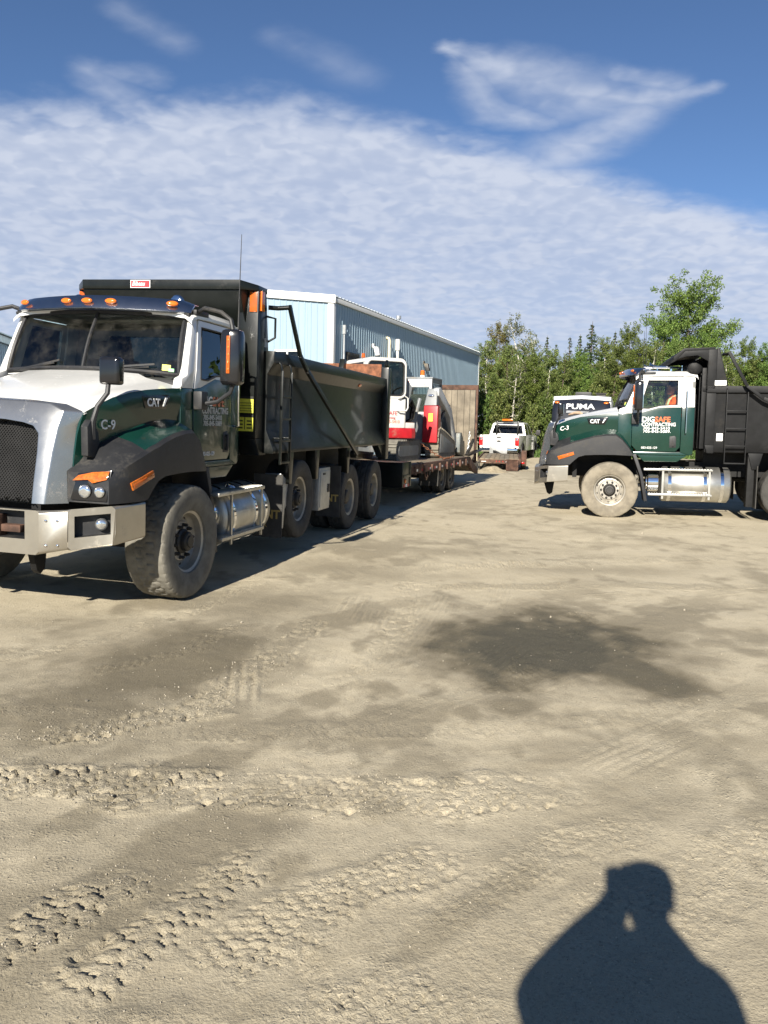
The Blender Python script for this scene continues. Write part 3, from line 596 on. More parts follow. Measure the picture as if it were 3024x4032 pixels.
def build_truck(near):
    if near:
        t = thing('dump_truck', 'green and white dump truck numbered C-9, nearest, with a dark sloped-rail box', 'truck', T1_POS, T1_ROT, 'dump trucks')
    else:
        t = thing('dump_truck', 'green and white dump truck numbered C-3, seen side-on, with a plain black box', 'truck', T2_POS, T2_ROT, 'dump trucks')
    # ---- hood: white top, green flanks
    rows = []
    for i, x in enumerate(HX):
        zc, yb, zb = HZC[i], HYB[i], HZB[i]; d = zc-zb; half = [(0, zc), (.35, zc-.006), (.58, zc-.02), (.66, zc-.05-.05*d), (.80, zc-.12*1-.35*d if False else zc-.45*d-.02), (.93, zc-.82*d), (1, zb)]
        rows.append([(x, -f*yb, z) for f, z in reversed(half[1:])]+[(x, f*yb, z) for f, z in half])
    mb = MB(); mb.shell(rows, (0, 0, -.02)); hood = mb.build('hood', 'white_paint', t, sharp=50)
    for s in (1, -1):
        rows = []
        for i, x in enumerate(HX):
            zl = interp(x, FX[::-1], FZ[::-1])+.06 if x < 1.2 else 1.2
            yb, zb = HYB[i], HZB[i]; yl = yb-.015
            rows.append([(x, s*(yb+.0), zb-.002), (x, s*(yb+.012), lerp(zb, zl, .12)), (x, s*(yb+.008), lerp(zb, zl, .45)), (x, s*yl, lerp(zb, zl, .8)), (x, s*(yl-.005), zl-.15)])
        rows[0] = [(1.10, s*.825, 1.733), (1.108, s*.80, 1.66), (1.125, s*.778, 1.55), (1.15, s*.765, 1.35), (1.17, s*.755, 1.08)]
        mb = MB(); mb.shell(rows, (0, -s*.02, 0)); hs = mb.build('hood_side', 'green_paint', t, sharp=50)
        # badge panel low-relief behind the lettering
        pl = [(.46, 1.90), (.08, 1.925), (.06, 1.90), (.13, 1.79), (.42, 1.79)]
        yp = lambda x: interp(x, HX[::-1], HYB[::-1])+.018
        mb = MB(); mb.loft([[(x, s*yp(x), z) for x, z in pl], [(x, s*(yp(x)-.014), z) for x, z in pl]]); mb.build('badge_plate', 'black_gloss', hs, .003)
        if s > 0:
            text('CAT', .10, (.40, yp(.40)+.003, 1.812), (-1, .155, 0), (.02, 0, 1), 'decal_white', hs, xs=.92, bold=.03)
            sl_ = [(.175, 1.815), (.155, 1.815), (.105, 1.895), (.135, 1.895)]; mb = MB(); mb.loft([[(x, yp(x)+.004, z) for x, z in sl_], [(x, yp(x)-.002, z) for x, z in sl_]]); mb.build('badge_slash', 'decal_white', hs)
            text('C-9' if near else 'C-3', .115, (.965, .893, 1.60 if near else 1.655), (-1, .19, .0 if near else .16), (0, 0, 1), 'decal_white', hs, bold=.012)
        # fender: black outer cladding, green crown behind it
        rb = []; rg = []
        for i, x in enumerate(FX):
            zf, zb2 = FZ[i], FB[i]; yi = min(interp(x, HX[::-1], HYB[::-1]) if x < 1.1 else .76, 1.0)-.02
            ow = interp(x, [-.42, -.2, .6, .86, 1.0, 1.12, 1.20], [1.20, 1.235, 1.235, 1.215, 1.19, 1.16, 1.12])
            A = (x, s*yi, zf+.11 if x < 1.05 else zf+.03); B = (x, s*(ow-.16), zf+.062 if x < 1.05 else zf+.02); C = (x, s*(ow-.035), zf); D = (x, s*(ow-.004), zf-.03)
            E = (x, s*ow, lerp(zf, zb2, .5)); G = (x, s*(ow-.004), zb2); K = (x, s*(ow-.05), zb2+.012)
            rb.append([C, D, E, G, K]); rg.append([A, B, C])
        mb = MB(); mb.grid(rb)
        fr = [rb[0][3], rb[0][2], rb[0][1], rb[0][0], rg[0][1], rg[0][0], (1.20, s*.74, 1.0)]; mb.add(fr, [tuple(range(7))])
        mb.grid(rg[:5]); fen = mb.build('fender', 'black_plastic', t, sharp=40)
        mb = MB(); mb.grid(rg[4:]); mb.build('fender_crown', 'green_paint', fen, sharp=50)
        # rear mudguard skirt
        mb = MB(); mb.prism([(-.40, 1.22), (-.46, 1.24), (-.60, .85), (-.70, .34), (-.64, .34), (-.55, .82)], 'Y', s*.80, s*1.20); mb.build('mudguard', 'black_plastic', t, .006)
        # headlight
        hc = [(1.208, s*.775, 1.02), (1.203, s*1.105, 1.02), (1.16, s*1.125, 1.275), (1.20, s*.84, 1.24)]
        mb = MB(); mb.loft([[Vector(p) for p in hc], [Vector(p)+Vector((.012, 0, 0)) for p in hc]]); hl = mb.build('headlight', 'black_gloss', t, .006)
        mb = MB(); am = [(1.219, s*.80, 1.180), (1.216, s*.94, 1.192), (1.213, s*.98, 1.165), (1.203, s*1.105, 1.200), (1.176, s*1.115, 1.268), (1.19, s*.97, 1.255), (1.212, s*.85, 1.225)]
        mb.loft([am, [(x+.008, y, z) for x, y, z in am]]); mb.build('turn_lens', 'amber_lens', hl, .003)
        for yy, rr_ in ((.91, .055), (1.045, .045)): flat_lamp('projector_lens', (1.216, s*yy, 1.095), (1, 0, 0), (0, 0, 1), rr_, rr_, .02, 'lamp_clear', hl)
        # amber side marker on the fender
        ow = 1.206; mb = MB(); pl = [(.97, 1.10), (1.0, 1.165), (.70, 1.26), (.68, 1.20)]; oy = lambda x: interp(x, [.6, .86, 1.0, 1.12], [1.235, 1.215, 1.19, 1.16])
        mb.loft([[(x, s*(oy(x)-.02), z) for x, z in pl], [(x, s*(oy(x)+.012), z) for x, z in pl]]); sm = mb.build('side_marker', 'amber_lens', fen, .004)
        mb = MB(); pl = [(.955, 1.122), (.972, 1.150), (.80, 1.205), (.79, 1.175)]; mb.loft([[(x, s*oy(x), z) for x, z in pl], [(x, s*(oy(x)+.0145), z) for x, z in pl]]); mb.build('marker_centre', 'amber_dark', fen, .002)
    # ---- nose: brushed surround, mesh grille
    path = [((1.27, .495, .985), (1.37, .52, .985), (1.35, .628, .985), (1.195, .745, .985)), ((1.25, .498, 1.15), (1.348, .523, 1.15), (1.325, .638, 1.15), (1.175, .75, 1.15)),
            ((1.21, .503, 1.40), (1.305, .527, 1.40), (1.275, .652, 1.40), (1.14, .755, 1.42)), ((1.18, .49, 1.55), (1.272, .515, 1.55), (1.235, .672, 1.60), (1.105, .775, 1.64)),
            ((1.17, .43, 1.60), (1.26, .46, 1.61), (1.195, .70, 1.745), (1.095, .825, 1.737)), ((1.165, .34, 1.622), (1.253, .36, 1.634), (1.185, .57, 1.80), (1.09, .655, 1.797)),
            ((1.165, .18, 1.64), (1.25, .19, 1.653), (1.18, .31, 1.812), (1.09, .34, 1.822)), ((1.165, 0, 1.645), (1.25, 0, 1.66), (1.18, 0, 1.818), (1.09, 0, 1.83))]
    rows = [[tuple(p) for p in r_] for r_ in path]; rows += [[(p[0], -p[1], p[2]) for p in r_] for r_ in reversed(path[:-1])]
    mb = MB(); mb.grid(rows); nose = mb.build('grille_surround', 'silver_paint', t, .012, 2, 40)
    mb = MB()
    def gp(y, z): return (1.235-.11*(z-1.0)/.6+.02, y, z)
    sp_ = .032
    for k in range(-30, 54):
        for sgn in (1, -1):
            pts = []
            for yv in np.linspace(-.53, .53, 29):
                zv = 1.0+k*sp_+sgn*yv*1.15+.3
                if .98 <= zv <= 1.66: pts.append(gp(yv, zv))
            if len(pts) >= 2: mb.beam(pts[0], pts[-1], .009, .012, (1, 0, 0))
    mb.build('grille_mesh', 'frame_black', nose)
    mb = MB(); mb.box(1.0, 1.10, -.58, .58, .95, 1.64); mb.build('radiator', 'frame_black', nose)
    # ---- bumper
    mb = MB(); bk = MB()
    def bz(y): a = abs(y); return interp(a, [0, .63, .86, 1.15, 1.21], [.575, .58, .62, .655, .68]), interp(a, [0, .63, .86, 1.15, 1.21], [.93, .94, .955, .985, 1.0])
    def seg(x0, y0, x1, y1, hole=None, depth=.1):
        (b0, t0), (b1, t1) = bz(y0), bz(y1)
        if hole: return holed_panel(mb, bk, (x0, y0, b0), (x1, y1, b1), (x1, y1, t1), (x0, y0, t0), *hole, depth)
        mb.add([(x0, y0, b0), (x1, y1, b1), (x1, y1, t1), (x0, y0, t0)], [(0, 1, 2, 3)])
    mid = []
    holed_panel(mb, bk, (1.44, -.64, .58), (1.44, .64, .58), (1.44, .64, .94), (1.44, -.64, .94), .10, .90, .34, .97, .14)
    fog = {}
    for s in (1, -1):
        if s > 0: seg(1.44, .64, 1.35, .84); fog[s] = seg(1.348, .845, 1.16, 1.155, (.13, .90, .30, .82), .09); seg(1.16, 1.155, .79, 1.215)
        else: seg(1.35, -.84, 1.44, -.64); fog[s] = seg(1.16, -1.155, 1.348, -.845, (.10, .87, .30, .82), .09); seg(.79, -1.215, 1.16, -1.155)
    pts = [(.79, -1.215), (1.16, -1.155), (1.348, -.845), (1.44, -.64), (1.44, .64), (1.348, .845), (1.16, 1.155), (.79, 1.215)]
    inn = [(.79, -1.15), (1.10, -1.09), (1.31, -.81), (1.36, -.61), (1.36, .61), (1.31, .81), (1.10, 1.09), (.79, 1.15)]
    for i in range(7):
        (x0, y0), (x1, y1) = pts[i], pts[i+1]; (u0, w0), (u1, w1) = inn[i], inn[i+1]
        for k in (0, 1):
            dzz = .02 if k == 0 else -.012
            mb.add([(x0, y0, bz(y0)[k]), (x1, y1, bz(y1)[k]), (u1, w1, bz(y1)[k]+dzz), (u0, w0, bz(y0)[k]+dzz)], [(0, 1, 2, 3)])
    bmp = mb.build('bumper', 'champagne', t, .030, 4, 50, weld=True)
    bk.build('bumper_pocket', 'black_plastic', bmp, fix=False)
    for s in (1, -1):
        P_, nr = fog[s]; c = P_(.70 if s > 0 else .30, .55)-nr*.075
        fl = flat_lamp('fog_light', c, nr, (0, 0, 1), .052, .052, .05, 'lamp_clear', bmp)
        for yy in (.69, .77):
            for zz in (.66, .86): mb = MB(); mb.lathe([(.011, 0), (.011, .006), (.004, .010)], (interp(yy, [.64, .84], [1.44, 1.35]), s*yy, zz), (1, .2*s, 0), 8); mb.build('bolt', 'chrome', bmp)
        mb = MB(); mb.box(1.28, 1.375, s*.16, s*.42, .74, .80); mb.box(1.30, 1.395, s*.20, s*.24, .70, .88); mb.build('tow_pin', 'rust_dark', bmp, .008)
        mb = MB(); mb.prism([(1.25, .60), (1.05, .60), (1.08, .40), (1.14, .36), (1.19, .40)], 'Y', s*.38, s*.44); mb.build('tow_hook', 'frame_black', bmp, .006)
    # ---- cab shell
    for s in (1, -1):
        cw = MB(); cg = MB()
        side_panel(cw, [(-.115, 2.0), (-.14, 2.09), (-.25, 2.125), (-.50, 2.70), (-.60, 2.70), (-.45, 2.2), (-.375, 2.0)], s, .09)
        side_panel(cw, [(-1.27, 2.12), (-1.27, 2.70), (-1.5, 2.70), (-1.5, 2.12)], s, .05)
        side_panel(cw, [(-.50, 2.70), (-.55, 2.76), (-1.5, 2.76), (-1.5, 2.70)], s, .06)
        side_panel(cg, [(-.125, 1.30), (-.115, 2.0), (-.375, 2.0), (-.375, 1.30), (-.34, 1.22), (-.22, 1.22)], s, .05)
        side_panel(cg, [(-.34, 1.215), (-.375, 1.275), (-1.27, 1.275), (-1.44, 1.215)], s, .05)
        side_panel(cg, [(-1.27, 1.275), (-1.27, 2.12), (-1.5, 2.12), (-1.5, 1.25), (-1.44, 1.215)], s, .05)
        cw.build('cab', 'white_paint', t, .012, 2, 40); cg.build('cab_lower', 'green_paint', t, .012, 2, 40)
        # step skirt below the door
        mb = MB(); mb.prism([(-.50, 1.21), (-1.40, 1.21), (-1.22, 1.09), (-.62, 1.09)], 'Y', s*.92, s*1.045); mb.build('cab_skirt', 'green_paint', t, .01)
        # door
        DX = lambda poly: [(x+.10, z) for x, z in poly]
        dg_ = MB(); side_panel(dg_, DX([(-.48, 1.40), (-.585, 1.285), (-1.28, 1.285), (-1.36, 1.37), (-1.36, 2.118), (-.95, 2.118), (-.62, 2.02), (-.48, 2.0)]), s, .04, .008)
        door = dg_.build('door', 'green_paint', t, .006)
        fw_ = MB()
        strip(fw_, DX([(-.48, 2.002), (-.62, 2.022), (-.95, 2.12), (-1.36, 2.12)]), DX([(-.625, 2.105), (-.77, 2.10), (-.98, 2.155), (-1.285, 2.17)]), s, .04, .008)
        strip(fw_, DX([(-.48, 2.002), (-.55, 2.2), (-.70, 2.69)]), DX([(-.625, 2.105), (-.645, 2.2), (-.76, 2.62)]), s, .04, .008)
        strip(fw_, DX([(-.70, 2.69), (-1.36, 2.69)]), DX([(-.76, 2.62), (-1.285, 2.62)]), s, .04, .008)
        strip(fw_, DX([(-1.36, 2.12), (-1.36, 2.69)]), DX([(-1.285, 2.17), (-1.285, 2.62)]), s, .04, .008)
        fw_.build('window_frame', 'white_paint', door)
        mb = MB(); wp = [(-.60, 2.10), (-.77, 2.09), (-.98, 2.14), (-1.30, 2.16), (-1.30, 2.63), (-.75, 2.63), (-.64, 2.2)]; side_panel(mb, DX(wp), s, .005, -.014); mb.build('window_pane', 'glass' if (s > 0 and near) else 'glass_clear', door)
        mb = MB()
        edge_ = [(-.62, 2.103), (-.77, 2.098), (-.98, 2.153), (-1.285, 2.168), (-1.287, 2.62), (-.758, 2.622), (-.643, 2.2), (-.62, 2.103)]
        mb.tube([(x, s*(ycab(z)+.006), z) for x, z in DX(edge_)], .011, 6); mb.build('window_seal', 'black_plastic', door)
        mb = MB(); mb.prism(DX([(-1.17, 1.36), (-1.29, 1.36), (-1.29, 1.56), (-1.26, 1.585), (-1.17, 1.57)]), 'Y', s*1.063, s*1.071); hp = mb.build('handle', 'black_plastic', door, .002)
        mb = MB(); mb.beam((-1.135, s*1.09, 1.385), (-1.135, s*1.09, 1.545), .03, .02, (0, 1, 0)); mb.box(-1.15, -1.12, *sorted((s*1.07, s*1.095)), 1.38, 1.40); mb.box(-1.15, -1.12, *sorted((s*1.07, s*1.095)), 1.53, 1.55); mb.build('handle_bar', 'black_plastic', door, .004)
        # chrome grab rail behind the door
        mb = MB(); mb.tube([(-1.345, s*1.06, 1.63), (-1.345, s*1.115, 1.64), (-1.345, s*1.115, 2.42), (-1.345, s*1.05, 2.43)], .016, 8); mb.build('grab_rail', 'chrome', t)
    # roof with drip edge
    rows = []
    for x, drop in ((-.42, .075), (-.46, .035), (-.56, .008), (-.8, 0), (-1.2, 0), (-1.46, .006), (-1.53, .03), (-1.545, .07)):
        r_ = []
        for f in (-1, -.985, -.93, -.75, -.4, 0, .4, .75, .93, .985, 1):
            zz = 2.845-.05*abs(f)**2-.06*max(0, (abs(f)-.9)/.1)**1.5-drop
            r_.append((x, f*1.01, zz))
        rows.append(r_)
    mb = MB(); mb.shell(rows, (0, 0, -.03)); mb.build('roof', 'white_paint', t, sharp=45)
    # back wall, floor, dash
    mb = MB()
    mb.box(-1.50, -1.455, -1.01, 1.01, 1.22, 2.25); mb.box(-1.50, -1.455, -1.01, -.55, 2.25, 2.60); mb.box(-1.50, -1.455, .55, 1.01, 2.25, 2.60); mb.box(-1.50, -1.455, -.97, .97, 2.60, 2.74); mb.build('back_wall', 'interior_grey', t)
    mb = MB(); mb.box(-1.487, -1.48, -.55, .55, 2.25, 2.60); mb.build('rear_pane', 'glass_dark', t)
    mb = MB(); mb.box(-1.455, -.13, -1.0, 1.0, 1.22, 1.28); mb.box(-.16, -.13, -1.0, 1.0, 1.28, 2.05); mb.build('cab_floor', 'interior', t)
    mb = MB(); mb.prism([(-.14, 2.02), (-.24, 2.08), (-.50, 2.06), (-.56, 1.95), (-.46, 1.7), (-.16, 1.6)], 'Y', -.98, .98); dash = mb.build('dashboard', 'interior', t, .02)
    mb = MB(); mb.prism([(-.50, 2.065), (-.64, 2.13), (-.68, 2.09), (-.56, 1.95)], 'Y', .30, .72); mb.build('instrument_hood', 'interior', dash, .015)
    sw = MB(); c = Vector((-.72, .50, 2.02)); ax = Vector((-.62, 0, .78)).normalized(); u_ = Vector((0, 1, 0)); v_ = ax.cross(u_)
    sw.tube([c+(u_*math.cos(a)+v_*math.sin(a))*.22 for a in [2*math.pi*i/24 for i in range(25)]], .015, 8)
    for a in (0.5, 2.6, 4.7): sw.beam(c, c+(u_*math.cos(a)+v_*math.sin(a))*.21, .03, .015, ax)
    sw.lathe([(.05, -.02), (.06, 0), (.03, .02)], c, ax, 12); sw.tube([c, c-ax*.35], .025, 8); sw.build('steering_wheel', 'interior', t)
    for s in (.50, -.50):
        mb = MB(); mb.box(-1.30, -.85, s-.25, s+.25, 1.62, 1.76); mb.prism([(-1.22, 1.74), (-1.34, 1.74), (-1.42, 2.32), (-1.32, 2.34)], 'Y', s-.24, s+.24); mb.prism([(-1.34, 2.36), (-1.42, 2.36), (-1.43, 2.54), (-1.35, 2.54)], 'Y', s-.13, s+.13); mb.box(-1.2, -.95, s-.15, s+.15, 1.28, 1.62); mb.build('seat', 'interior', t, .03)
    # windshield: two panes meeting at a slight V
    def ws(u, v):
        yb_, yt_ = .96*u, .905*u
        xb = -.125-.15*abs(u)**1.7; xt = -.40-.10*abs(u)**1.7
        zb_ = 2.155-.035*abs(u)**2; zt_ = 2.735-.035*abs(u)**2
        return Vector((lerp(xb, xt, v)+.03*math.sin(math.pi*v), lerp(yb_, yt_, v), lerp(zb_, zt_, v)))
    for s in (1, -1):
        mb = MB(); mb.grid([[ws(s*u, v) for u in np.linspace(.012, 1, 12)] for v in np.linspace(0, 1, 8)]); wsp = mb.build('windshield', 'glass_clear', t, sharp=80)
    mb = MB()
    loop = [ws(u, 0) for u in np.linspace(-1, 1, 25)]+[ws(1, v) for v in np.linspace(0, 1, 8)[1:]]+[ws(u, 1) for u in np.linspace(1, -1, 25)[1:]]+[ws(-1, v) for v in np.linspace(1, 0, 8)[1:]]
    mb.tube([p+Vector((.006, 0, .004)) for p in loop], .024, 6); mb.tube([ws(0, v)+Vector((.008, 0, .004)) for v in np.linspace(0, 1, 7)], .017, 6); mb.build('windshield_seal', 'black_plastic', t)
    # frit: black band at the top of the glass is the visor's own shade
    for s, y0 in ((1, .16), (-1, -.85)):
        mb = MB(); a = ws(y0/.96, .0)+Vector((.03, 0, .0)); b_ = ws((y0+.52)/.96, .07)+Vector((.025, 0, .012)); mb.tube([a, b_], .009, 6); mb.beam(a+Vector((0, .12, .02)), b_+Vector((0, .06, .03)), .012, .018)
        mb.build('wiper', 'black_plastic', t)
    # papers and stickers
    def on_glass(name, u, v, du, dv, mat, back=-.008):
        o_ = Vector((-back, 0, 0)); mb = MB(); mb.loft([[ws(u, v)+o_, ws(u+du, v)+o_, ws(u+du, v+dv)+o_, ws(u, v+dv)+o_], [ws(u, v)+o_*1.2, ws(u+du, v)+o_*1.2, ws(u+du, v+dv)+o_*1.2, ws(u, v+dv)+o_*1.2]]); return mb.build(name, mat, t)
    on_glass('sticky_note', .83, .06, .085, .10, 'paper_yellow'); on_glass('inspection_sticker', .895, .05, .055, .055, 'decal_green')
    if near:
        for (x, y, a, l, wd) in ((-.30, -.62, .3, .30, .2), (-.28, -.30, -.2, .28, .2), (-.26, -.88, .1, .2, .14)):
            mb = MB(); e = Matrix.Rotation(a, 3, 'Z'); q4 = [Vector((x, y, 2.095))+e @ Vector(p) for p in ((0, 0, 0), (wd*.8, 0, -.015), (wd*.8, l, -.01), (0, l, .03))]; mb.loft([q4, [p+Vector((0, 0, .006)) for p in q4]]); mb.build('paper', 'paper', t)
    # ---- sun visor with marker lights
    rows = []
    for u in np.linspace(-1, 1, 21):
        a = abs(u); xo = -.18-.23*a**1.6-.05*max(0, a-.85)/.15; y = .985*u
        zt = 2.885-.02*a**2-.03*max(0, a-.9)/.1; zb_ = 2.755-.012*a
        rows.append([(xo-.20, y*.97, zt+.005), (xo-.10, y*.985, zt), (xo-.03, y, (zt+zb_)/2+.01), (xo+.015, y, zb_), (xo-.01, y, zb_-.008)])
    mb = MB(); mb.shell(rows, (-.012, 0, -.008)); vis = mb.build('sun_visor', 'visor_steel', t, sharp=30)
    for u in (-.84, -.25, 0, .25, .84):
        a = abs(u); xo = -.18-.23*a**1.6-.05*max(0, a-.85)/.15
        nrm = Vector((1, .45*u, .25)).normalized(); flat_lamp('marker_light', (xo-.012, .985*u, 2.818), nrm, (0, 0, 1), .058, .026, .024, 'amber', vis)
    for s in (1, -1):
        mb = MB(); mb.beam((-.42, s*.95, 2.72), (-.55, s*.96, 2.74), .06, .03); mb.build('visor_bracket', 'black_plastic', vis, .004)
    # ---- air horns on the roof
    for s, y in ((1, .575), (-1, -.595)):
        mb = MB(); y_ = y
        mb.lathe([(.012, 0), (.016, .25), (.022, .42), (.04, .50), (.078, .55), (.080, .556), (.05, .55)] if not near else [(.012, 0), (.018, .10), (.04, .16), (.082, .20), (.085, .21), (.07, .235), (.03, .25)], (-1.25 if not near else -1.15, y_, 2.90), (1, 0, .03), 18)
        mb.beam((-1.1 if not near else -1.09, y_, 2.80), (-1.1 if not near else -1.09, y_, 2.89), .03, .03); mb.build('air_horn', 'chrome', t)
    if not near:
        mb = MB(); mb.tube([(-.62, .62, 2.89), (-1.32, .62, 2.885)], .015, 8); mb.tube([(-.62, .62, 2.79), (-.62, .62, 2.93)], .013, 8); mb.tube([(-.84, .62, 2.79), (-.84, .62, 2.885)], .013, 8); mb.tube([(-1.30, .62, 2.79), (-1.30, .62, 2.93)], .013, 8)
        mb.lathe([(.012, 0), (.02, .06), (.045, .09), (.048, .095)], (-.68, .62, 2.91), (1, 0, .06), 12); mb.build('horn_rail', 'chrome', t)
    # ---- mirrors
    def mirror(s):
        mb = MB(); x0 = -.46; y = s*1.43; prof = []
        for (z, k) in ((2.05, .65), (2.08, .84), (2.30, .87), (2.52, .84), (2.575, .74), (2.59, .5)):
            prof.append([(x0+.085*k, y-s*.115*k, z), (x0+.115*k, y, z), (x0+.085*k, y+s*.115*k, z), (x0+.01, y+s*.13*k, z), (x0-.06, y+s*.125*k, z), (x0-.06, y-s*.125*k, z), (x0+.01, y-s*.13*k, z)])
        mb.loft(prof); m = mb.build('door_mirror', 'black_gloss', t, .012, 2, 50)
        mb = MB(); mb.box(x0-.068, x0-.061, y-.09, y+.09, 2.10, 2.54); mb.build('mirror_glass', 'chrome', m)
        mb = MB(); mb.box(x0+.085, x0+.108, y-.018, y+.018, 2.16, 2.52); ml = mb.build('amber_strip', 'amber_dark', m, .003)
        for i in range(5): flat_lamp('led_dot', (x0+.107, y, 2.20+i*.07), (1, 0, 0), (0, 0, 1), .012, .012, .006, 'amber', m, 8)
        mb = MB(); mb.tube([(-.58, s*.99, 2.76), (-.52, s*1.10, 2.80), (-.47, s*1.30, 2.755), (-.455, s*1.41, 2.68), (-.45, s*1.44, 2.56)], .022, 8); mb.build('mirror_arm', 'black_plastic', m); mb = MB(); mb.tube([(-.45, s*1.45, 2.07), (-.45, s*1.42, 1.98), (-.46, s*1.28, 1.885), (-.44, s*1.12, 1.855)], .022, 8); mb.build('mirror_arm', 'black_plastic', m)
        mb = MB(); mb.box(-.50, -.36, *sorted((s*1.065, s*1.16)), 1.80, 1.98); mb.build('mirror_bracket', 'black_plastic', m, .015)
        mb = MB(); mb.box(-.78, -.50, *sorted((s*.95, s*1.02)), 2.735, 2.785); mb.build('roof_bracket', 'black_plastic', m, .012)
        # hood mirror on its bent stalk
        mb = MB(); mb.tube([(1.06, s*.875, 1.52), (1.08, s*.89, 1.66), (1.05, s*.915, 1.79), (.99, s*.97, 1.90), (.98, s*.98, 2.06)], [.035, .026, .020, .02, .02], 8); hm = mb.build('hood_mirror', 'black_plastic', t)
        mb = MB(); mb.box(.91, 1.02, s*.985-.085, s*.985+.10, 1.97, 2.20); mb.build('hood_mirror_head', 'black_gloss', hm, .035, 3, 60)
        mb = MB(); mb.box(.903, .907, s*.985-.06, s*.985+.08, 2.0, 2.17); mb.build('mirror_glass', 'chrome', hm)
        mb = MB(); mb.prism([(1.15, 1.38), (1.16, 1.62), (1.10, 1.68), (1.0, 1.58), (.98, 1.48), (1.05, 1.36)], 'Y', s*.83, s*.895); mb.build('stalk_base', 'black_plastic', hm, .012)
    mirror(1); mirror(-1)
    mb = MB(); xa = (-.50, 1.47); mb.tube([(xa[0], xa[1], 2.60), (xa[0], xa[1], 2.85), (xa[0], xa[1]+.012, 3.50)], [.012, .006, .003], 6); mb.build('antenna', 'black_plastic', t)
    if not near:
        mb = MB(); mb.tube([(-.62, .80, 2.80), (-.60, .80, 3.2), (-.58, .80, 3.9)], [.008, .005, .003], 6); mb.tube([(-.75, .7, 2.8), (-.82, .7, 3.15)], [.006, .003], 6); mb.build('antenna', 'black_plastic', t)
    # ---- door lettering
    g = 1.072; R_ = (-1, 0, 0); U_ = (0, 0, 1); wm = 'decal_grey' if near else 'decal_white'
    text('DIG', .135, (-.550, g, 1.845), R_, U_, 'decal_white', t, bold=.022, xs=1.02, label='white half of the firm name on the door')
    text('SAFE', .135, (-.790, g, 1.845), R_, U_, 'decal_orange_faded' if near else 'decal_orange', t, bold=.022, xs=1.0, label='orange half of the firm name on the door')
    text('CONTRACTING', .094, (-.550, g, 1.765), R_, U_, wm, t, bold=.016, xs=.915)
    text('705-845-5410', .074, (-.580, g, 1.700), R_, U_, wm, t, bold=.012, xs=1.17 if not near else 1.05); text('705-845-5089' + ('' if near else '.'), .074, (-.580, g, 1.640), R_, U_, wm, t, bold=.012, xs=1.17 if not near else 1.05)
    text('083-025-129', .058, (-.56, g, 1.335), R_, U_, 'decal_white', t, bold=.008, xs=.98)
    if near: text("'29", .06, (-.33, 1.063, 1.50), R_, U_, wm, t)
    # ---- chassis
    mb = MB()
    for s in (1, -1): y0, y1 = sorted((s*.36, s*.45)); mb.box(-8.0 if near else -8.2, 1.15, y0, y1, .80, 1.08)
    for x in (.9, -1.0, -2.4, -4.2, -6.0): mb.box(x-.06, x+.06, -.36, .36, .84, 1.04)
    mb.box(.3, .95, -.35, .35, .75, 1.35); mb.box(-.1, .12, -.85, .85, .46, .60); mb.tube([(-1.2, 0, .8), (-5.4, 0, .62)], .06, 8)
    lift = .16 if near else .05
    ax_lift, ax_d1, ax_d2 = (-3.22, -5.58, -7.15)
    for x, z in ((ax_lift, .53+lift), (ax_d1, .53), (ax_d2, .53)): mb.tube([(x, -.95, z), (x, .95, z)], .09, 8)
    for x in (ax_d1, ax_d2): mb.lathe([(.05, -.2), (.2, -.15), (.24, 0), (.2, .15), (.05, .2)], (x, 0, .53), (0, 1, 0), 14)
    mb.build('chassis', 'frame_black', t)
    # inner wheel well
    mb = MB(); mb.box(-.42, .70, -.70, .70, 1.08, 1.20); mb.box(.62, .70, .62, .84, .75, 1.10); mb.box(.62, .70, -.84, -.62, .75, 1.10); mb.build('inner_well', 'frame_black', t)
    ks = KIT_STEER1 if near else KIT_STEER2
    for s in (1, -1):
        add_wheel(ks, t, (0, s*1.065, ks.r+(.0 if near else 0)), s, R(-1.5) if near else 0)
        add_wheel(KIT_LIFT, t, (ax_lift, s*1.03, .525+lift), s)
        for x in (ax_d1, ax_d2): add_wheel(KIT_DRIVE, t, (x, s*1.10, .525), s); add_wheel(KIT_DRIVE, t, (x, s*.77, .525), s, bare=True)
    # ---- fuel tank, steps
    for s in (1, -1):
        yc = s*.92; tk = MB(); r = .335; x0, x1 = -.94, -2.20
        if near: x0, x1 = -.86, -2.06
        tk.lathe([(.20, 0), (.29, .012), (r, .05), (r, -(x1-x0)-.05), (.29, -(x1-x0)-.012), (.20, -(x1-x0))], (x0, yc, .665), (-1, 0, 0), 32); tank = tk.build('fuel_tank', 'aluminium', t, sharp=50)
        for f in (.12, .62, .86):
            mb = MB(); xx = lerp(x0, x1, f); mb.lathe([(r-.002, -.03), (r+.006, -.03), (r+.006, .03), (r-.002, .03)], (xx, yc, .665), (1, 0, 0), 32, cap=False); mb.build('tank_strap', 'chrome', tank)
        mb = MB(); mb.lathe([(.055, 0), (.055, .05), (.04, .06)], (lerp(x0, x1, .3), s*1.08, .95), (0, s*.45, .9), 14); mb.build('fuel_cap', 'chrome', tank)
        if not near or s > 0:
            mb = MB(); mb.lathe([(.18, 0), (.19, .01), (.19, .19), (.18, .20)], (x0+.24, s*.98, .70), (-1, 0, 0), 24); mb.lathe([(.15, 0), (.15, .02)], (x0+.25, s*.98, .70), (1, 0, 0), 20); mb.build('def_tank', 'chrome', t)
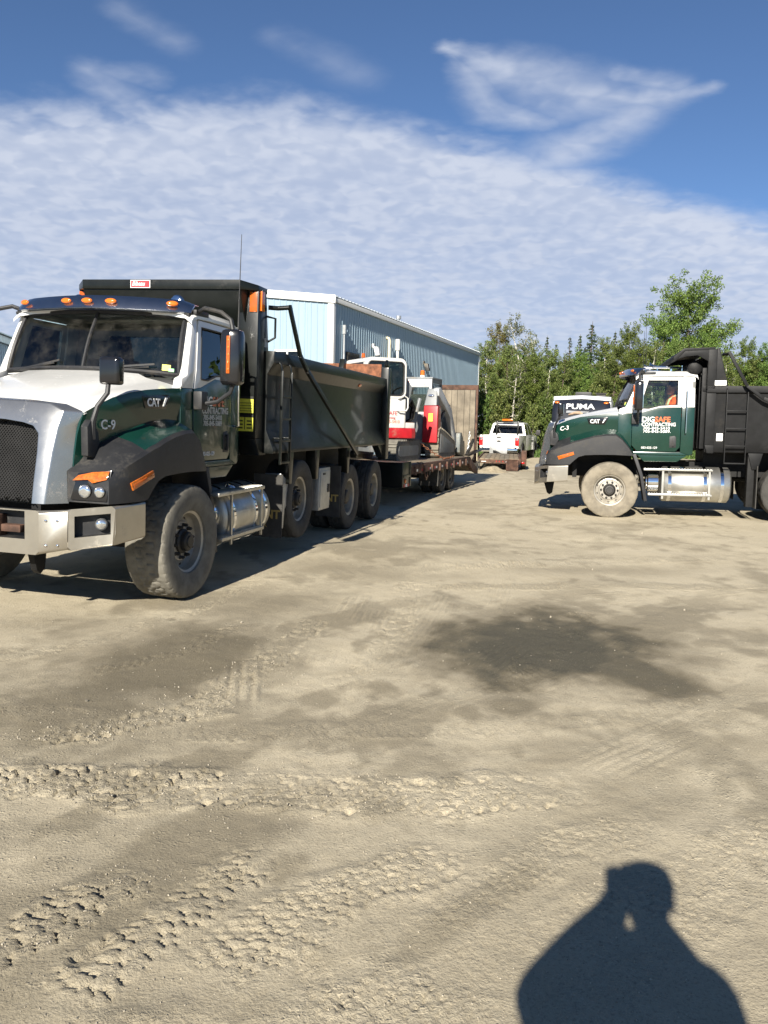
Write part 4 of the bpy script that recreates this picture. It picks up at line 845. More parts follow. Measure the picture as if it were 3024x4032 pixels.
        for zz, x_0, x_1 in ((.93, x0+.33, x0-.90), (.46, x0+.24, x0-.90)):
            mb = MB(); y0, y1 = sorted((s*1.08, s*1.285)); mb.box(x_1, x_0, y0, y1, zz, zz+.035)
            for k in range(24): xx = lerp(x_1+.03, x_0-.03, k/23); mb.box(xx-.012, xx+.012, y0+.02, y1-.02, zz+.035, zz+.042)
            stp = mb.build('step', 'aluminium', t, .004)
        for f in (-.02, -.85): mb = MB(); y0, y1 = sorted((s*1.255, s*1.275)); mb.box(x0+f-.018, x0+f+.018, y0, y1, .40, .93); mb.build('step_hanger', 'aluminium', t)
    # mud flaps
    for s in (1, -1):
        for x in ((-2.46, -4.95) if near else (-2.62, -4.95)):
            y0, y1 = sorted((s*.86, s*1.24)); mb = MB(); mb.box(x-.008, x+.008, y0, y1, .26, 1.05); mf = mb.build('mud_flap', 'rubber', t)
            if s > 0 and near:
                text('ONT', .15, (x+.010, .90, .50), (0, 1, 0), (0, 0, 1), 'decal_gold', mf, bold=.03, xs=.95); text('ORK', .07, (x+.010, .90, .39), (0, 1, 0), (0, 0, 1), 'decal_gold', mf, bold=.01)
    if near:
        mb = MB(); mb.box(-4.42, -3.93, 1.12, 1.235, .46, 1.06); tb = mb.build('tool_box', 'galvanised', t, .008)
        mb = MB(); mb.box(-4.39, -3.96, 1.235, 1.247, .50, 1.02); dr = mb.build('tool_box_door', 'galvanised', tb, .004)
        mb = MB(); mb.box(-4.36, -4.28, 1.247, 1.258, .70, .82); mb.box(-4.15, -4.05, 1.247, 1.256, .96, .99); mb.build('latch', 'black_plastic', tb, .003)
        text('3', .12, (-4.25, 1.249, .74), R_, U_, 'decal_black', tb, bold=.01)
        mb = MB(); mb.prism([(-2.50, 1.06), (-2.78, .95), (-2.80, .70), (-2.66, .60), (-2.62, .36), (-2.50, .36)], 'Y', .98, 1.20); mb.build('fender_bracket', 'galvanised', t, .01)
    return t, lift
TR1, _ = build_truck(True); TR2, _ = build_truck(False)

# ------------------------------------------------------------------ dump boxes (parts of their trucks)
def dump_box(t, near):
    BP = 'black_paint' if near else 'black_flat'
    xf, xr = (-2.02, -7.62) if near else (-1.80, -7.6)
    # side walls: profile (Y, Z)
    if near: prof = [(1.255, 2.52), (1.255, 2.385), (1.175, 2.25), (1.175, 1.60), (1.27, 1.375), (1.27, 1.325), (1.0, 1.325), (1.0, 1.45), (1.12, 1.60), (1.12, 2.25), (1.14, 2.40), (1.14, 2.52)]
    else: prof = [(1.25, 2.51), (1.25, 2.39), (1.205, 2.37), (1.205, 1.49), (1.17, 1.29), (1.0, 1.27), (1.0, 1.32), (1.10, 1.48), (1.14, 2.37), (1.14, 2.51)]
    bm0 = MB(); bm0.box(xr, xf, -1.02, 1.02, 1.30, 1.40); body = bm0.build('dump_box', BP, t, .01)
    for s in (1, -1):
        mb = MB(); mb.loft([[(xf, s*y, z) for y, z in prof], [(xr, s*y, z) for y, z in prof]]); mb.build('side_wall', BP, body, .007, 2)
        if near:
            # front corner post and rear post
            y0, y1 = sorted((s*.90, s*1.145)); mb = MB(); mb.box(-1.98, -1.77, y0, y1, 1.50, 3.18); mb.prism([(-1.98, 1.50), (-1.77, 1.50), (-1.92, 1.30), (-1.98, 1.30)], 'Y', y0, y1); mb.prism([(-1.98, 1.30), (-1.98, 3.2), (-2.04, 3.2), (-2.14, 2.52), (-2.14, 1.30)], 'Y', y0+.01, y1-.01); mb.build('corner_post', BP, body, .012)
            y0, y1 = sorted((s*1.14, s*1.285)); mb = MB(); mb.box(-7.84, -7.62, y0, y1, 1.06, 2.72); mb.lathe([(.07, -.03), (.09, 0), (.07, .03)], (-7.72, s*1.22, 2.78), (0, 1, 0), 14); mb.build('rear_post', BP, body, .01)
            for x in (-2.72, -3.78, -5.32):
                mb = MB(); y0, y1 = sorted((s*1.10, s*1.245)); mb.prism([(x+.10, 1.33), (x-.10, 1.33), (x-.045, .92), (x+.045, .92)], 'Y', y0, y1); mb.build('hanger', BP, body, .006)
            mb = MB(); mb.prism([(-7.62, 1.33), (-7.2, 1.33), (-7.62, 1.08)], 'Y', s*1.12, s*1.24); mb.build('rear_gusset', BP, body, .005)
        else:
            mb = MB(); y0, y1 = sorted((s*1.12, s*1.25)); mb.box(-1.94, -1.79, y0, y1, 2.45, 3.18); mb.prism([(-1.94, 3.2), (-1.94, 2.50), (-2.16, 2.50), (-1.98, 3.2)], 'Y', y0+.005, y1-.005); mb.build('corner_post', BP, body, .01)
            mb = MB(); y0, y1 = sorted((s*1.13, s*1.225)); mb.box(-1.96, -1.795, y0, y1, 1.42, 2.44); mb.prism([(-1.96, 1.42), (-1.795, 1.42), (-1.84, 1.27), (-1.96, 1.27)], 'Y', y0, y1); mb.build('front_corner', BP, body, .01)
            for x in (-2.70, -4.3, -5.9): mb = MB(); y0, y1 = sorted((s*1.08, s*1.20)); mb.prism([(x+.13, 1.28), (x-.13, 1.28), (x-.05, .98), (x+.05, .98)], 'Y', y0, y1); mb.build('hanger', BP, body, .006)
            mb = MB(); y0, y1 = sorted((s*1.0, s*1.17)); mb.box(-2.70, -2.58, y0, y1, .28, 1.27); mb.build('flap_post', 'frame_black', body, .005)
    # head board and cab shield
    if near:
        mb = MB(); mb.box(-1.97, -1.88, -.90, .90, 1.30, 3.17)
        mb.box(-1.885, -1.80, -.90, .90, 2.66, 2.76)
        for y in (-.75, -.25, .25, .75): mb.box(-1.885, -1.82, y-.05, y+.05, 1.35, 2.66)
        mb.build('head_board', BP, body, .008)
        top = [(-1.60, -.985), (-1.60, .985), (-1.765, 1.145), (-2.04, 1.145), (-2.04, -1.145), (-1.765, -1.145)]
        mb = MB(); mb.loft([[(x, y, 3.155 if x > -1.65 else 3.165) for x, y in top], [(x, y, 3.262 if x > -1.65 else 3.225) for x, y in top]]); mb.build('cab_shield', BP, body, .006)
        mb = MB(); mb.loft([[(-1.63, y*.97, 3.13), (-1.63, y*.97, 3.152), (-1.88, y*.99, 2.80), (-1.88, y*.99, 2.76)] for y in (-1, 1)]); mb.build('shield_soffit', BP, body)
        for s in (1, -1): mb = MB(); mb.loft([[(-1.61, s*.985, 3.16), (-1.775, s*1.03, 3.16), (-1.80, s*1.0, 2.74)], [(-1.63, s*.965, 3.16), (-1.80, s*1.01, 3.16), (-1.82, s*.98, 2.74)]]); mb.build('shield_gusset', BP, body)
        # maker's plate
        mb = MB(); mb.box(-1.599, -1.592, -.36, -.11, 3.165, 3.252); pl = mb.build('maker_plate', 'decal_white', body); mb = MB(); mb.box(-1.593, -1.5895, -.352, -.118, 3.172, 3.245); mb.build('plate_field', 'decal_red', body)
        text('Bibeau', .075, (-1.5885, -.338, 3.188), (0, 1, 0), (0, 0, 1), 'decal_white', body, shear=.3, xs=.80, bold=.008)
        # amber corner lamps
        for s in (1, -1):
            mb = MB(); mb.box(-1.77, -1.757, *sorted((s*1.045, s*1.135)), 2.93, 3.15); mb.build('corner_lamp', 'amber_dark', body, .003)
            mb = MB(); mb.box(-1.92, -1.83, *sorted((s*1.145, s*1.165)), 2.95, 3.17); mb.build('post_lamp', 'amber', body, .003)
        flat_lamp('side_lamp', (-5.95, 1.215, 2.315), (0, 1, -.6), (1, 0, 0), .03, .085, .012, 'amber', body); flat_lamp('side_lamp', (-2.07, 1.145, 1.60), (0, 1, 0), (0, 0, 1), .03, .055, .012, 'amber', body)
        # warning decals on the head board
        for z0, z1, mt in ((1.79, 1.98, 0), (1.58, 1.77, 1)):
            mb = MB(); mb.box(-1.77, -1.766, .915, 1.115, z0, z1); d = mb.build('warning_decal', 'decal_yellow', body)
            mb = MB(); mb.box(-1.7665, -1.763, .915, 1.115, z1-.03, z1)
            if mt:
                mb.box(-1.7665, -1.763, 1.01, 1.018, z0+.02, z1-.03)
                for k in range(3): mb.box(-1.7665, -1.763, .93, .99, z0+.03+k*.04, z0+.045+k*.04); mb.box(-1.7665, -1.763, 1.04, 1.10, z0+.03+k*.04, z0+.045+k*.04)
            else:
                for k in range(4): mb.box(-1.7665, -1.763, .93, 1.10, z0+.02+k*.03, z0+.026+k*.03)
            mb.build('decal_print', 'decal_black', body)
        mb = MB(); mb.box(-2.10, -2.0, 1.136, 1.141, 2.56, 2.66) ; mb.build('reflector_plate', 'galvanised', body)
        # handle on the post
        mb = MB(); mb.tube([(-2.06, 1.12, 2.92), (-2.12, 1.22, 2.90), (-2.12, 1.22, 2.68), (-2.10, 1.12, 2.62)], .014, 8); mb.build('grab_handle', BP, body)
        # rusty inside of the tail gate, standing higher than the sides
        mb = MB(); mb.box(-7.74, -7.68, -1.13, 1.13, 1.35, 2.78); tg = mb.build('tail_gate', 'rust', body, .008)
        mb = MB(); mb.box(-7.83, -7.75, -1.14, 1.14, 1.35, 2.74); mb.build('gate_frame', BP, body, .008)
        mb = MB(); mb.prism([(-7.50, 2.60), (-7.74, 2.60), (-7.74, 2.84), (-7.62, 2.86)], 'Y', .35, .45); mb.build('gate_lug', BP, body, .01)
    else:
        mb = MB(); mb.box(-1.90, -1.80, -1.12, 1.12, 1.30, 3.10)
        for y in (-.75, -.25, .25, .75, 1.05): mb.box(-1.80, -1.72, y-.05, y+.05, 1.35, 2.85)
        mb.box(-1.80, -1.735, -1.12, 1.12, 2.42, 2.52); mb.build('head_board', BP, body, .008)
        sh = [(-1.18, 2.98), (-1.18, 3.05), (-1.36, 3.20), (-1.90, 3.215), (-1.90, 3.17), (-1.38, 3.15), (-1.22, 2.97)]
        mb = MB(); mb.prism(sh, 'Y', -1.25, 1.25); mb.build('cab_shield', BP, body, .006)
        for s in (1, -1): mb = MB(); mb.prism([(-1.21, 2.995), (-1.37, 3.16), (-1.88, 3.18), (-1.87, 2.92), (-1.60, 3.07), (-1.40, 3.05)], 'Y', s*1.20, s*1.245); mb.build('shield_gusset', BP, body, .004)
        mb = MB(); mb.lathe([(.10, -.02), (.13, 0), (.13, 2.0), (.10, 2.02)], (-1.60, -1.0, 2.86), (0, 1, 0), 20); mb.build('tarp_roller', BP, body)
        mb = MB(); mb.box(-2.12, -1.92, 1.251, 1.256, 2.52, 2.61); mb.build('reflector_plate', 'decal_white', body)
        mb = MB(); mb.box(-2.11, -2.0, 1.207, 1.211, 1.50, 1.64); d = mb.build('maker_decal', 'decal_white', body)
        mb = MB(); mb.tube([(-2.085, 1.212, 1.60), (-2.05, 1.212, 1.625), (-2.02, 1.212, 1.60), (-2.04, 1.212, 1.57), (-2.08, 1.212, 1.575), (-2.09, 1.212, 1.545), (-2.03, 1.212, 1.535)], .007, 5); mb.build('decal_swirl', 'decal_red', body)
        mb = MB(); mb.box(-2.10, -2.01, 1.211, 1.2125, 1.508, 1.522); mb.build('decal_print', 'decal_grey', body)
        mb = MB(); mb.box(-7.72, -7.6, -1.2, 1.2, 1.3, 2.6); mb.build('tail_gate', BP, body, .01)
    # ladder
    lx0, lx1 = (-2.18, -2.50) if near else (-2.14, -2.50); zt, zb = (2.30, 1.19) if near else (2.36, 1.08); yl = 1.30
    mb = MB(); n = 5 if near else 5
    for x in (lx0, lx1):
        mb.beam((x, yl, zb), (x, yl, zt), .03 if near else .02, .02)
        mb.tube([(x, yl, zt-.02), (x, yl-.02, zt+.08), (x, yl-.09, zt+.12)], .012, 6)
    for k in range(4): zz = lerp(zb+.02, zt-.3, k/3.0) if near else (1.09, 1.41, 1.73, 2.05)[k]; mb.beam((lx0, yl, zz), (lx1, yl, zz), .025, .025)
    for x in (lx0, lx1): mb.beam((x, yl, 1.5), (x, 1.17, 1.5), .02, .02)
    mb.build('ladder', BP, body, .003)
    # tarp arm, both sides
    for s in (1, -1):
        y = s*1.36; mb = MB()
        pts = [(-5.40, y, 1.22), (-2.90, y, 2.35), (-2.62, y, 2.52), (-2.20, y, 3.06)] if near else [(-5.3, y, 1.15), (-2.75, y, 2.28), (-2.46, y, 2.50), (-2.12, y, 3.12)]
        for i in range(3): mb.beam(pts[i], pts[i+1], .055 if i else .06, .04, (0, 1, 0))
        mb.tube([(pts[3][0], y, pts[3][2]-.02), (pts[3][0], y-s*.14, pts[3][2]-.03), (pts[3][0]+.06, y-s*.24, pts[3][2]-.03)], .028, 8); mb.lathe([(.06, -.05), (.06, .05)], (-5.40 if near else -5.3, s*1.31, 1.22), (0, 1, 0), 12)
        mb.build('tarp_arm', BP, body, .006)
    mb = MB(); mb.box(xr+.4, xf-.1, -.5, .5, 1.08, 1.30); mb.build('box_subframe', 'frame_black', body)
    if not near: body.location.x = .12
dump_box(TR1, True); dump_box(TR2, False)

# ------------------------------------------------------------------ blue steel building
BLD = thing('metal_building', 'pale blue ribbed steel building with white corner trim behind the trailer', 'building', (-1.84, 28.0, 0), (0, 0, R(90-19.47)))
PW = .92; NP = 23; EAVE = 5.70; NG = 13; GW = PW*NG; SLOPE = .10
def rib_profile(width, pitch=.23, d=.018):
    """plan outline of a ribbed sheet: (along, out)"""
    pts = []
    for k in range(int(round(width/pitch))):
        a = k*pitch; pts += [(a, 0), (a+.085, 0), (a+.098, d), (a+.132, d), (a+.145, 0)]
    pts.append((width, 0)); return pts
def sheet(name, width, h0, h1, mat, zb=.05):
    p = rib_profile(width); ht = lambda a: lerp(h0, h1, a/width)
    mb = MB(); mb.loft([[(a, -o, zb) for a, o in p]+[(width, .02, zb), (0, .02, zb)], [(a, -o, ht(a)) for a, o in p]+[(width, .02, ht(width)), (0, .02, ht(0))]], cap=False)
    return mb.mesh(name, mat, sharp=20)
me_long = sheet('wall_panel', PW-.004, EAVE, EAVE, 'blue_steel')
for k in range(NP): put('wall_panel', me_long, BLD, (k*PW, 0, 0))
for k in range(NG):
    top = lambda y: EAVE+SLOPE*min(y, GW-y); a, b_ = k*PW, (k+1)*PW
    # gable sheets run along local Y, facing -X: the sheet's own x axis is turned onto -Y
    me_g = sheet('gable_panel', PW-.004, top(b_), top(a), 'blue_steel'); put('gable_panel', me_g, BLD, (0, b_, 0), (0, 0, -math.pi/2))
mb = MB(); mb.box(.05, NP*PW, .05, GW, 0, .05); mb.box(NP*PW-.1, NP*PW, .03, GW, .05, EAVE); mb.box(.05, NP*PW, GW-.05, GW, .05, EAVE); mb.build('frame', 'blue_steel', BLD)
mb = MB(); mb.box(-.045, .16, -.045, -.03, .03, EAVE); mb.box(-.045, -.03, -.03, .17, .03, EAVE+.02); mb.build('corner_trim', 'trim_white', BLD, .004)
mb = MB(); mb.box(NP*PW-.1, NP*PW+.04, -.045, -.03, .03, EAVE); mb.build('corner_trim', 'trim_white', BLD, .004)
# rake fascia, eave trim, roof
for y0, y1 in ((-.12, GW/2), (GW/2, GW+.12)):
    z0 = EAVE+SLOPE*min(y0, GW-y0); z1 = EAVE+SLOPE*min(y1, GW-y1)
    mb = MB(); mb.hexa([(-.10, y0, z0-.06), (-.04, y0, z0-.06), (-.04, y1, z1-.06), (-.10, y1, z1-.06)], [(-.10, y0, z0+.20), (-.04, y0, z0+.20), (-.04, y1, z1+.20), (-.10, y1, z1+.20)]); mb.build('rake_fascia', 'trim_white', BLD, .006)
mb = MB(); mb.box(-.10, NP*PW+.1, -.085, -.03, EAVE-.02, EAVE+.13); mb.build('eave_trim', 'trim_white', BLD, .006)
nr = 70
for k in range(0, nr, 5):
    mb = MB(); w5 = NP*PW/nr
    for i in range(k, k+5):
        x = i*w5; mb.hexa([(x, -.105, EAVE+.135), (x+w5, -.105, EAVE+.135), (x+w5, GW/2, EAVE+.15+SLOPE*GW/2), (x, GW/2, EAVE+.15+SLOPE*GW/2)], [(x, -.105, EAVE+.15), (x+w5, -.105, EAVE+.15), (x+w5, GW/2, EAVE+.165+SLOPE*GW/2), (x, GW/2, EAVE+.165+SLOPE*GW/2)])
        mb.hexa([(x+.1, -.108, EAVE+.15), (x+.17, -.108, EAVE+.15), (x+.17, GW/2, EAVE+.165+SLOPE*GW/2), (x+.1, GW/2, EAVE+.165+SLOPE*GW/2)], [(x+.115, -.108, EAVE+.19), (x+.155, -.108, EAVE+.19), (x+.155, GW/2, EAVE+.2+SLOPE*GW/2), (x+.115, GW/2, EAVE+.2+SLOPE*GW/2)])
    mb.build('roof_panel', 'roof_steel', BLD)
mb = MB(); mb.hexa([(0, GW/2, EAVE+.15+SLOPE*GW/2), (NP*PW, GW/2, EAVE+.15+SLOPE*GW/2), (NP*PW, GW+.15, EAVE+.13), (0, GW+.15, EAVE+.13)], [(0, GW/2, EAVE+.18+SLOPE*GW/2), (NP*PW, GW/2, EAVE+.18+SLOPE*GW/2), (NP*PW, GW+.15, EAVE+.16), (0, GW+.15, EAVE+.16)]); mb.build('far_roof', 'roof_steel', BLD)
# gable window
mb = MB()
for z0, z1, y0, y1 in ((4.06, 4.13, 1.15, 2.13), (2.97, 3.04, 1.15, 2.13), (3.04, 4.06, 1.15, 1.22), (3.04, 4.06, 2.06, 2.13), (3.04, 4.06, 1.61, 1.67)): mb.box(-.07, -.02, y0, y1, z0, z1)
win = mb.build('window', 'trim_white', BLD, .006)
for y0, y1 in ((1.22, 1.61), (1.67, 2.06)): mb = MB(); mb.box(-.045, -.039, y0, y1, 3.04, 4.06); mb.build('window_pane', 'glass_dark', win)
mb = MB()
for k in range(14): mb.box(-.036, -.03, 1.22, 2.06, 3.06+k*.072, 3.11+k*.072)
mb.build('blind', 'rv_white', win)
# wall fittings on the long side
mb = MB(); mb.tube([(.85, -.06, .3), (.85, -.06, 4.80)], .035, 8); mb.box(.79, .91, -.13, -.03, 4.72, 5.02); mb.build('conduit', 'galvanised', BLD)
mb = MB(); mb.box(1.15, 2.30, -.07, -.03, 4.04, 4.16); mb.box(1.15, 1.24, -.07, -.03, .05, 4.04); mb.box(2.21, 2.30, -.07, -.03, .05, 4.04); od = mb.build('doorway', 'steel_dark', BLD, .004)
mb = MB(); mb.box(1.24, 2.21, -.05, -.032, .05, 4.04); mb.build('doorway_leaf', 'interior', od)
for x, z, mt in ((3.75, 4.45, 'trim_white'), (10.28, 4.32, 'steel_dark')):
    mb = MB(); mb.box(x-.10, x+.10, -.10, -.03, z+.08, z+.22); mb.hexa([(x-.11, -.34, z-.20), (x+.11, -.34, z-.20), (x+.11, -.18, z-.22), (x-.11, -.18, z-.22)], [(x-.09, -.26, z+.10), (x+.09, -.26, z+.10), (x+.09, -.08, z+.12), (x-.09, -.08, z+.12)]); mb.build('wall_lamp', mt, BLD, .01)
mb = MB(); mb.tube([(5.36, -.12, .5), (5.36, -.12, 4.95), (5.36, -.10, 5.03), (5.36, .0, 5.06)], .055, 10); mb.build('vent_pipe', 'pvc_cream', BLD)
mb = MB(); mb.tube([(6.35, -.13, .5), (6.35, -.13, 4.70)], .06, 10); mb.tube([(6.35, -.13, 4.66), (6.35, -.13, 5.10)], .095, 12); mb.build('vent_pipe', 'trim_white', BLD)
mb = MB(); mb.tube([(10.3, 1.2, 5.8), (10.3, 1.2, 6.42)], .07, 10); mb.tube([(10.3, 1.2, 6.42), (10.3, 1.2, 6.56)], .12, 10); mb.build('roof_vent', 'galvanised', BLD)

# ------------------------------------------------------------------ low blue shed on the left, beyond the near truck
SHED = thing('storage_shed', 'low dark blue steel shed at the left edge behind the near truck', 'building', (-9.19, 14.2, 0), (0, 0, R(90+10.8)))
me_s = sheet('wall_panel', PW-.004, 3.75, 3.75, 'blue_steel_old')
for k in range(34): put('wall_panel', me_s, SHED, (k*PW, 0, 0))
mb = MB(); mb.box(-.1, 34*PW, -.12, -.03, 3.75, 3.95); mb.build('eave_trim', 'galvanised', SHED, .006)
mb = MB(); mb.box(0, 34*PW, .05, 7, 0, 3.75); mb.build('frame', 'blue_steel_old', SHED)
mb = MB(); mb.hexa([(-.1, -.2, 3.96), (34*PW, -.2, 3.96), (34*PW, 7, 4.4), (-.1, 7, 4.4)], [(-.1, -.2, 3.99), (34*PW, -.2, 3.99), (34*PW, 7, 4.43), (-.1, 7, 4.43)]); mb.build('roof_panel', 'roof_steel', SHED)

# ------------------------------------------------------------------ equipment trailer behind the near truck
T3_POS = (-.64, 17.91, 0); T3_ROT = (0, 0, R(-107.5))
TRL = thing('equipment_trailer', 'low black flatbed equipment trailer with worn plank deck hitched to the near truck', 'trailer', T3_POS, T3_ROT)
mb = MB()
for y in (-.45, .45): mb.box(-7.0, .0, y-.06, y+.06, .55, .76)
for x in np.arange(-6.6, 0, .6): mb.box(x-.04, x+.04, -1.12, 1.12, .64, .76)
mb.build('trailer_frame', 'frame_black', TRL)
for s in (1, -1):
    mb = MB(); y0, y1 = sorted((s*1.16, s*1.25)); mb.box(-6.1, 0, y0, y1, .64, .84); sr = mb.build('side_rail', 'rust_dark', TRL, .006)
    for k in range(8):
        x = -.25-k*.75; mb = MB(); mb.box(x-.045, x+.045, *sorted((s*1.25, s*1.295)), .62, .80); mb.build('stake_pocket', 'rust_dark', sr, .004)
    for k in range(10):
        for j in range(2): mb = MB(); x = -.35-k*.58-j*.14; mb.box(x-.065, x+.065, *sorted((s*1.251, s*1.254)), .685, .735); mb.build('reflective_tape', 'decal_red' if j == 0 else 'decal_white', sr)
for k in range(11):
    y = -1.13+k*.206; mb = MB(); mb.box(-6.08, -.02, y, y+.196, .765, .835+rnd.uniform(-.004, .004)); mb.build('plank', 'plank_light' if k % 3 else 'plank', TRL, .006)
# front bulkhead, drawbar
mb = MB(); mb.box(-.02, .06, -1.25, 1.25, .40, .92); mb.box(.06, .55, -1.25, 1.25, .60, .66); fb = mb.build('front_bulkhead', 'black_paint', TRL, .008)
mb = MB(); mb.box(.06, .60, .45, 1.24, .40, .92); mb.build('chain_box', 'black_paint', TRL, .01)
flat_lamp('marker_light', (.40, 1.242, .53), (0, 1, 0), (0, 0, 1), .05, .05, .02, 'amber', TRL)
for j in range(3): mb = MB(); mb.box(.10+j*.14, .23+j*.14, 1.241, 1.245, .405, .465); mb.build('reflective_tape', 'decal_red' if j != 1 else 'decal_white', TRL)
mb = MB(); mb.beam((.0, .45, .62), (2.15, .04, .66), .12, .16); mb.beam((.0, -.45, .62), (2.15, -.04, .66), .12, .16); mb.lathe([(.09, -.03), (.12, 0), (.09, .03)], (2.22, 0, .68), (0, 0, 1), 14); mb.tube([(1.4, .3, .2), (1.4, .3, .8)], .04, 8); mb.build('drawbar', 'frame_black', TRL)
KIT_TRL = wheel_kit(.40, .24, 'rubber', 'rim_dark', 'trailer', -1, 64, rr=.22)
for x in (-3.55, -4.50):
    for s in (1, -1): add_wheel(KIT_TRL, TRL, (x, s*.98, .40), s); add_wheel(KIT_TRL, TRL, (x, s*.70, .40), s, bare=True)
mb = MB()
for x in (-3.55, -4.5): mb.tube([(x, -.9, .40), (x, .9, .40)], .06, 8)
mb.build('axles', 'frame_black', TRL)
for s in (1, -1): mb = MB(); y0, y1 = sorted((s*.62, s*1.12)); mb.box(-2.98, -2.965, y0, y1, .20, .64); mb.build('mud_flap', 'rubber', TRL)
# beaver tail dropping to the rear
for k in range(9):
    y = -1.10+k*.246; mb = MB(); mb.loft([[(-6.10, y, .765), (-6.10, y+.235, .765), (-6.10, y+.235, .83), (-6.10, y, .83)], [(-7.25, y, .36), (-7.25, y+.235, .36), (-7.25, y+.235, .43), (-7.25, y, .43)]]); mb.build('tail_plank', 'plank', TRL, .004)
for s in (1, -1): mb = MB(); y0, y1 = sorted((s*1.15, s*1.25)); mb.prism([(-6.10, .84), (-7.3, .42), (-7.3, .30), (-6.6, .42), (-6.10, .60)], 'Y', y0, y1); mb.build('tail_rail', 'rust_dark', TRL, .005)
# ratchet binder and chain at the rear corner
mb = MB(); mb.beam((-5.75, 1.22, .90), (-6.35, 1.28, 1.32), .07, .06); mb.beam((-5.95, 1.2, .92), (-6.25, 1.26, 1.2), .03, .12); mb.beam((-6.2, 1.12, .86), (-7.0, 1.3, 1.0), .22, .025); mb.build('ramp_hinge', 'steel_dark', TRL, .006)
# the flip-up ramp standing upright
RMP = put('ramp', None, TRL)
mb = MB()
x0 = -7.15; y0, y1 = .10, 1.16
for a, b_, z0, z1 in ((y0-.06, y0, .62, 2.74), (y1, y1+.06, .62, 2.74), (y0-.06, y1+.06, 2.74, 2.88)): mb.box(x0-.05, x0+.05, a, b_, z0, z1)
mb.box(x0-.05, x0-.01, y0, y1, .62, .70); ramp = mb.build('ramp_frame', 'rust_dark', TRL, .006)
bpy.data.objects.remove(RMP)
wds = (.13, .20, .17, .21, .17, .16); yy = y0+.004
for wd in wds:
    mb = MB(); mb.box(x0-.01, x0+.035+rnd.uniform(-.004, .004), yy, yy+wd-.007, .70, 2.735); mb.build('ramp_plank', 'plank_light', TRL, .005); yy += wd*1.005
# tie-down chains and straw on the deck
def chain(path, parent_thing, label):
    mb = MB(); pts = [Vector(p) for p in path]; d = 0
    segs = []
    for i in range(len(pts)-1):
        L = (pts[i+1]-pts[i]).length; n = max(1, int(L/.065))
        for k in range(n): segs.append((pts[i].lerp(pts[i+1], (k+.5)/n), (pts[i+1]-pts[i]).normalized()))
    for k, (c, dr) in enumerate(segs):
        u = dr.cross(Vector((0, 0, 1)) if abs(dr.z) < .9 else Vector((1, 0, 0))).normalized(); v = dr.cross(u)
        if k % 2: u = v
        mb.tube([c+dr*.045*math.cos(a)+u*.024*math.sin(a) for a in [2*math.pi*i/8 for i in range(9)]], .009, 5, cap=False)
    return mb
def wt3(x, y, z): return Matrix.Translation(T3_POS) @ Euler(T3_ROT).to_matrix().to_4x4() @ Vector((x, y, z))
ch = chain([wt3(-5.9, 1.20, .90), wt3(-6.0, 1.22, 1.30), wt3(-6.05, 1.23, 1.55)], None, ''); tag(ch.build('tie_down_chain', 'galvanised'), 'short tie-down chain hanging at the rear corner of the trailer by the ramp', 'chain', 'tie-down chains')
ch = chain([wt3(-1.0, 1.10, .86), wt3(-.95, 1.26, .84), wt3(-.95, 1.31, .60), wt3(-1.05, 1.31, .48), wt3(-1.2, 1.30, .62)], None, ''); tag(ch.build('tie_down_chain', 'rust_dark'), 'rusty tie-down chain looped over the trailer side rail below the excavator', 'chain', 'tie-down chains')
ch = chain([wt3(-3.0, .6, 1.25), wt3(-3.25, 1.0, .95), wt3(-3.5, 1.12, .86), wt3(-4.2, 1.1, .86), wt3(-4.5, 1.15, .9)], None, ''); tag(ch.build('tie_down_chain', 'rust'), 'rusty tie-down chain lying along the deck beside the rubber track', 'chain', 'tie-down chains')

# ------------------------------------------------------------------ compact excavator on the trailer
def track_loop(mb, outline, y0, y1, pads=True, th=.035):
    """rubber track round an X-Z outline, with lugs"""
    n = len(outline); rings = []
    mb.prism(outline, 'Y', y0, y1)
    if pads:
        P_ = [Vector((x, 0, z)) for x, z in outline]; cen = sum(P_, Vector())/n
        for i in range(n):
            a, b_ = P_[i], P_[(i+1) % n]; L = (b_-a).length; m = max(1, int(L/.13)); d = (b_-a).normalized(); nr_ = Vector((d.z, 0, -d.x))
            if nr_.dot((a+b_)/2-cen) < 0: nr_ = -nr_
            for k in range(m):
                c = a.lerp(b_, (k+.5)/m)+nr_*th*.4; hw = .032
                q4 = [c-d*hw-nr_*.02, c+d*hw-nr_*.02, c+d*hw*.8+nr_*th*.6, c-d*hw*.8+nr_*th*.6]
                mb.loft([[(p.x, y0-.004, p.z) for p in q4], [(p.x, y1+.004, p.z) for p in q4]])
def rounded(x0, x1, z0, z1, r, n=5):
    out = []
    for cx, cz, a0 in ((x1-r, z1-r, 0), (x0+r, z1-r, 90), (x0+r, z0+r, 180), (x1-r, z0+r, 270)):
        for k in range(n+1): a = R(a0+90*k/n); out.append((cx+r*math.cos(a), cz+r*math.sin(a)))
    return out
EXC = thing('excavator', 'white and red compact excavator with closed cab standing on the trailer', 'excavator', (-.185, 19.9, .84), (0, 0, R(24.9)))
for s in (1, -1):
    mb = MB(); track_loop(mb, rounded(-1.05, 1.05, .0, .47, .22), s*.62-.16, s*.62+.16); tk = mb.build('track', 'rubber_worn', EXC); tk.rotation_euler = (0, 0, R(47.6))
    mb = MB(); mb.prism(rounded(-.85, .85, .12, .36, .11), 'Y', s*.62-.165, s*.62+.165); tf = mb.build('track_frame', 'machine_grey', EXC); tf.rotation_euler = (0, 0, R(47.6))
mb = MB(); mb.box(-.4, .4, -.5, .5, .2, .42); mb.lathe([(.42, .40), (.42, .53)], (0, 0, 0), (0, 0, 1), 28); mb.build('swing_base', 'machine_grey', EXC, .01)
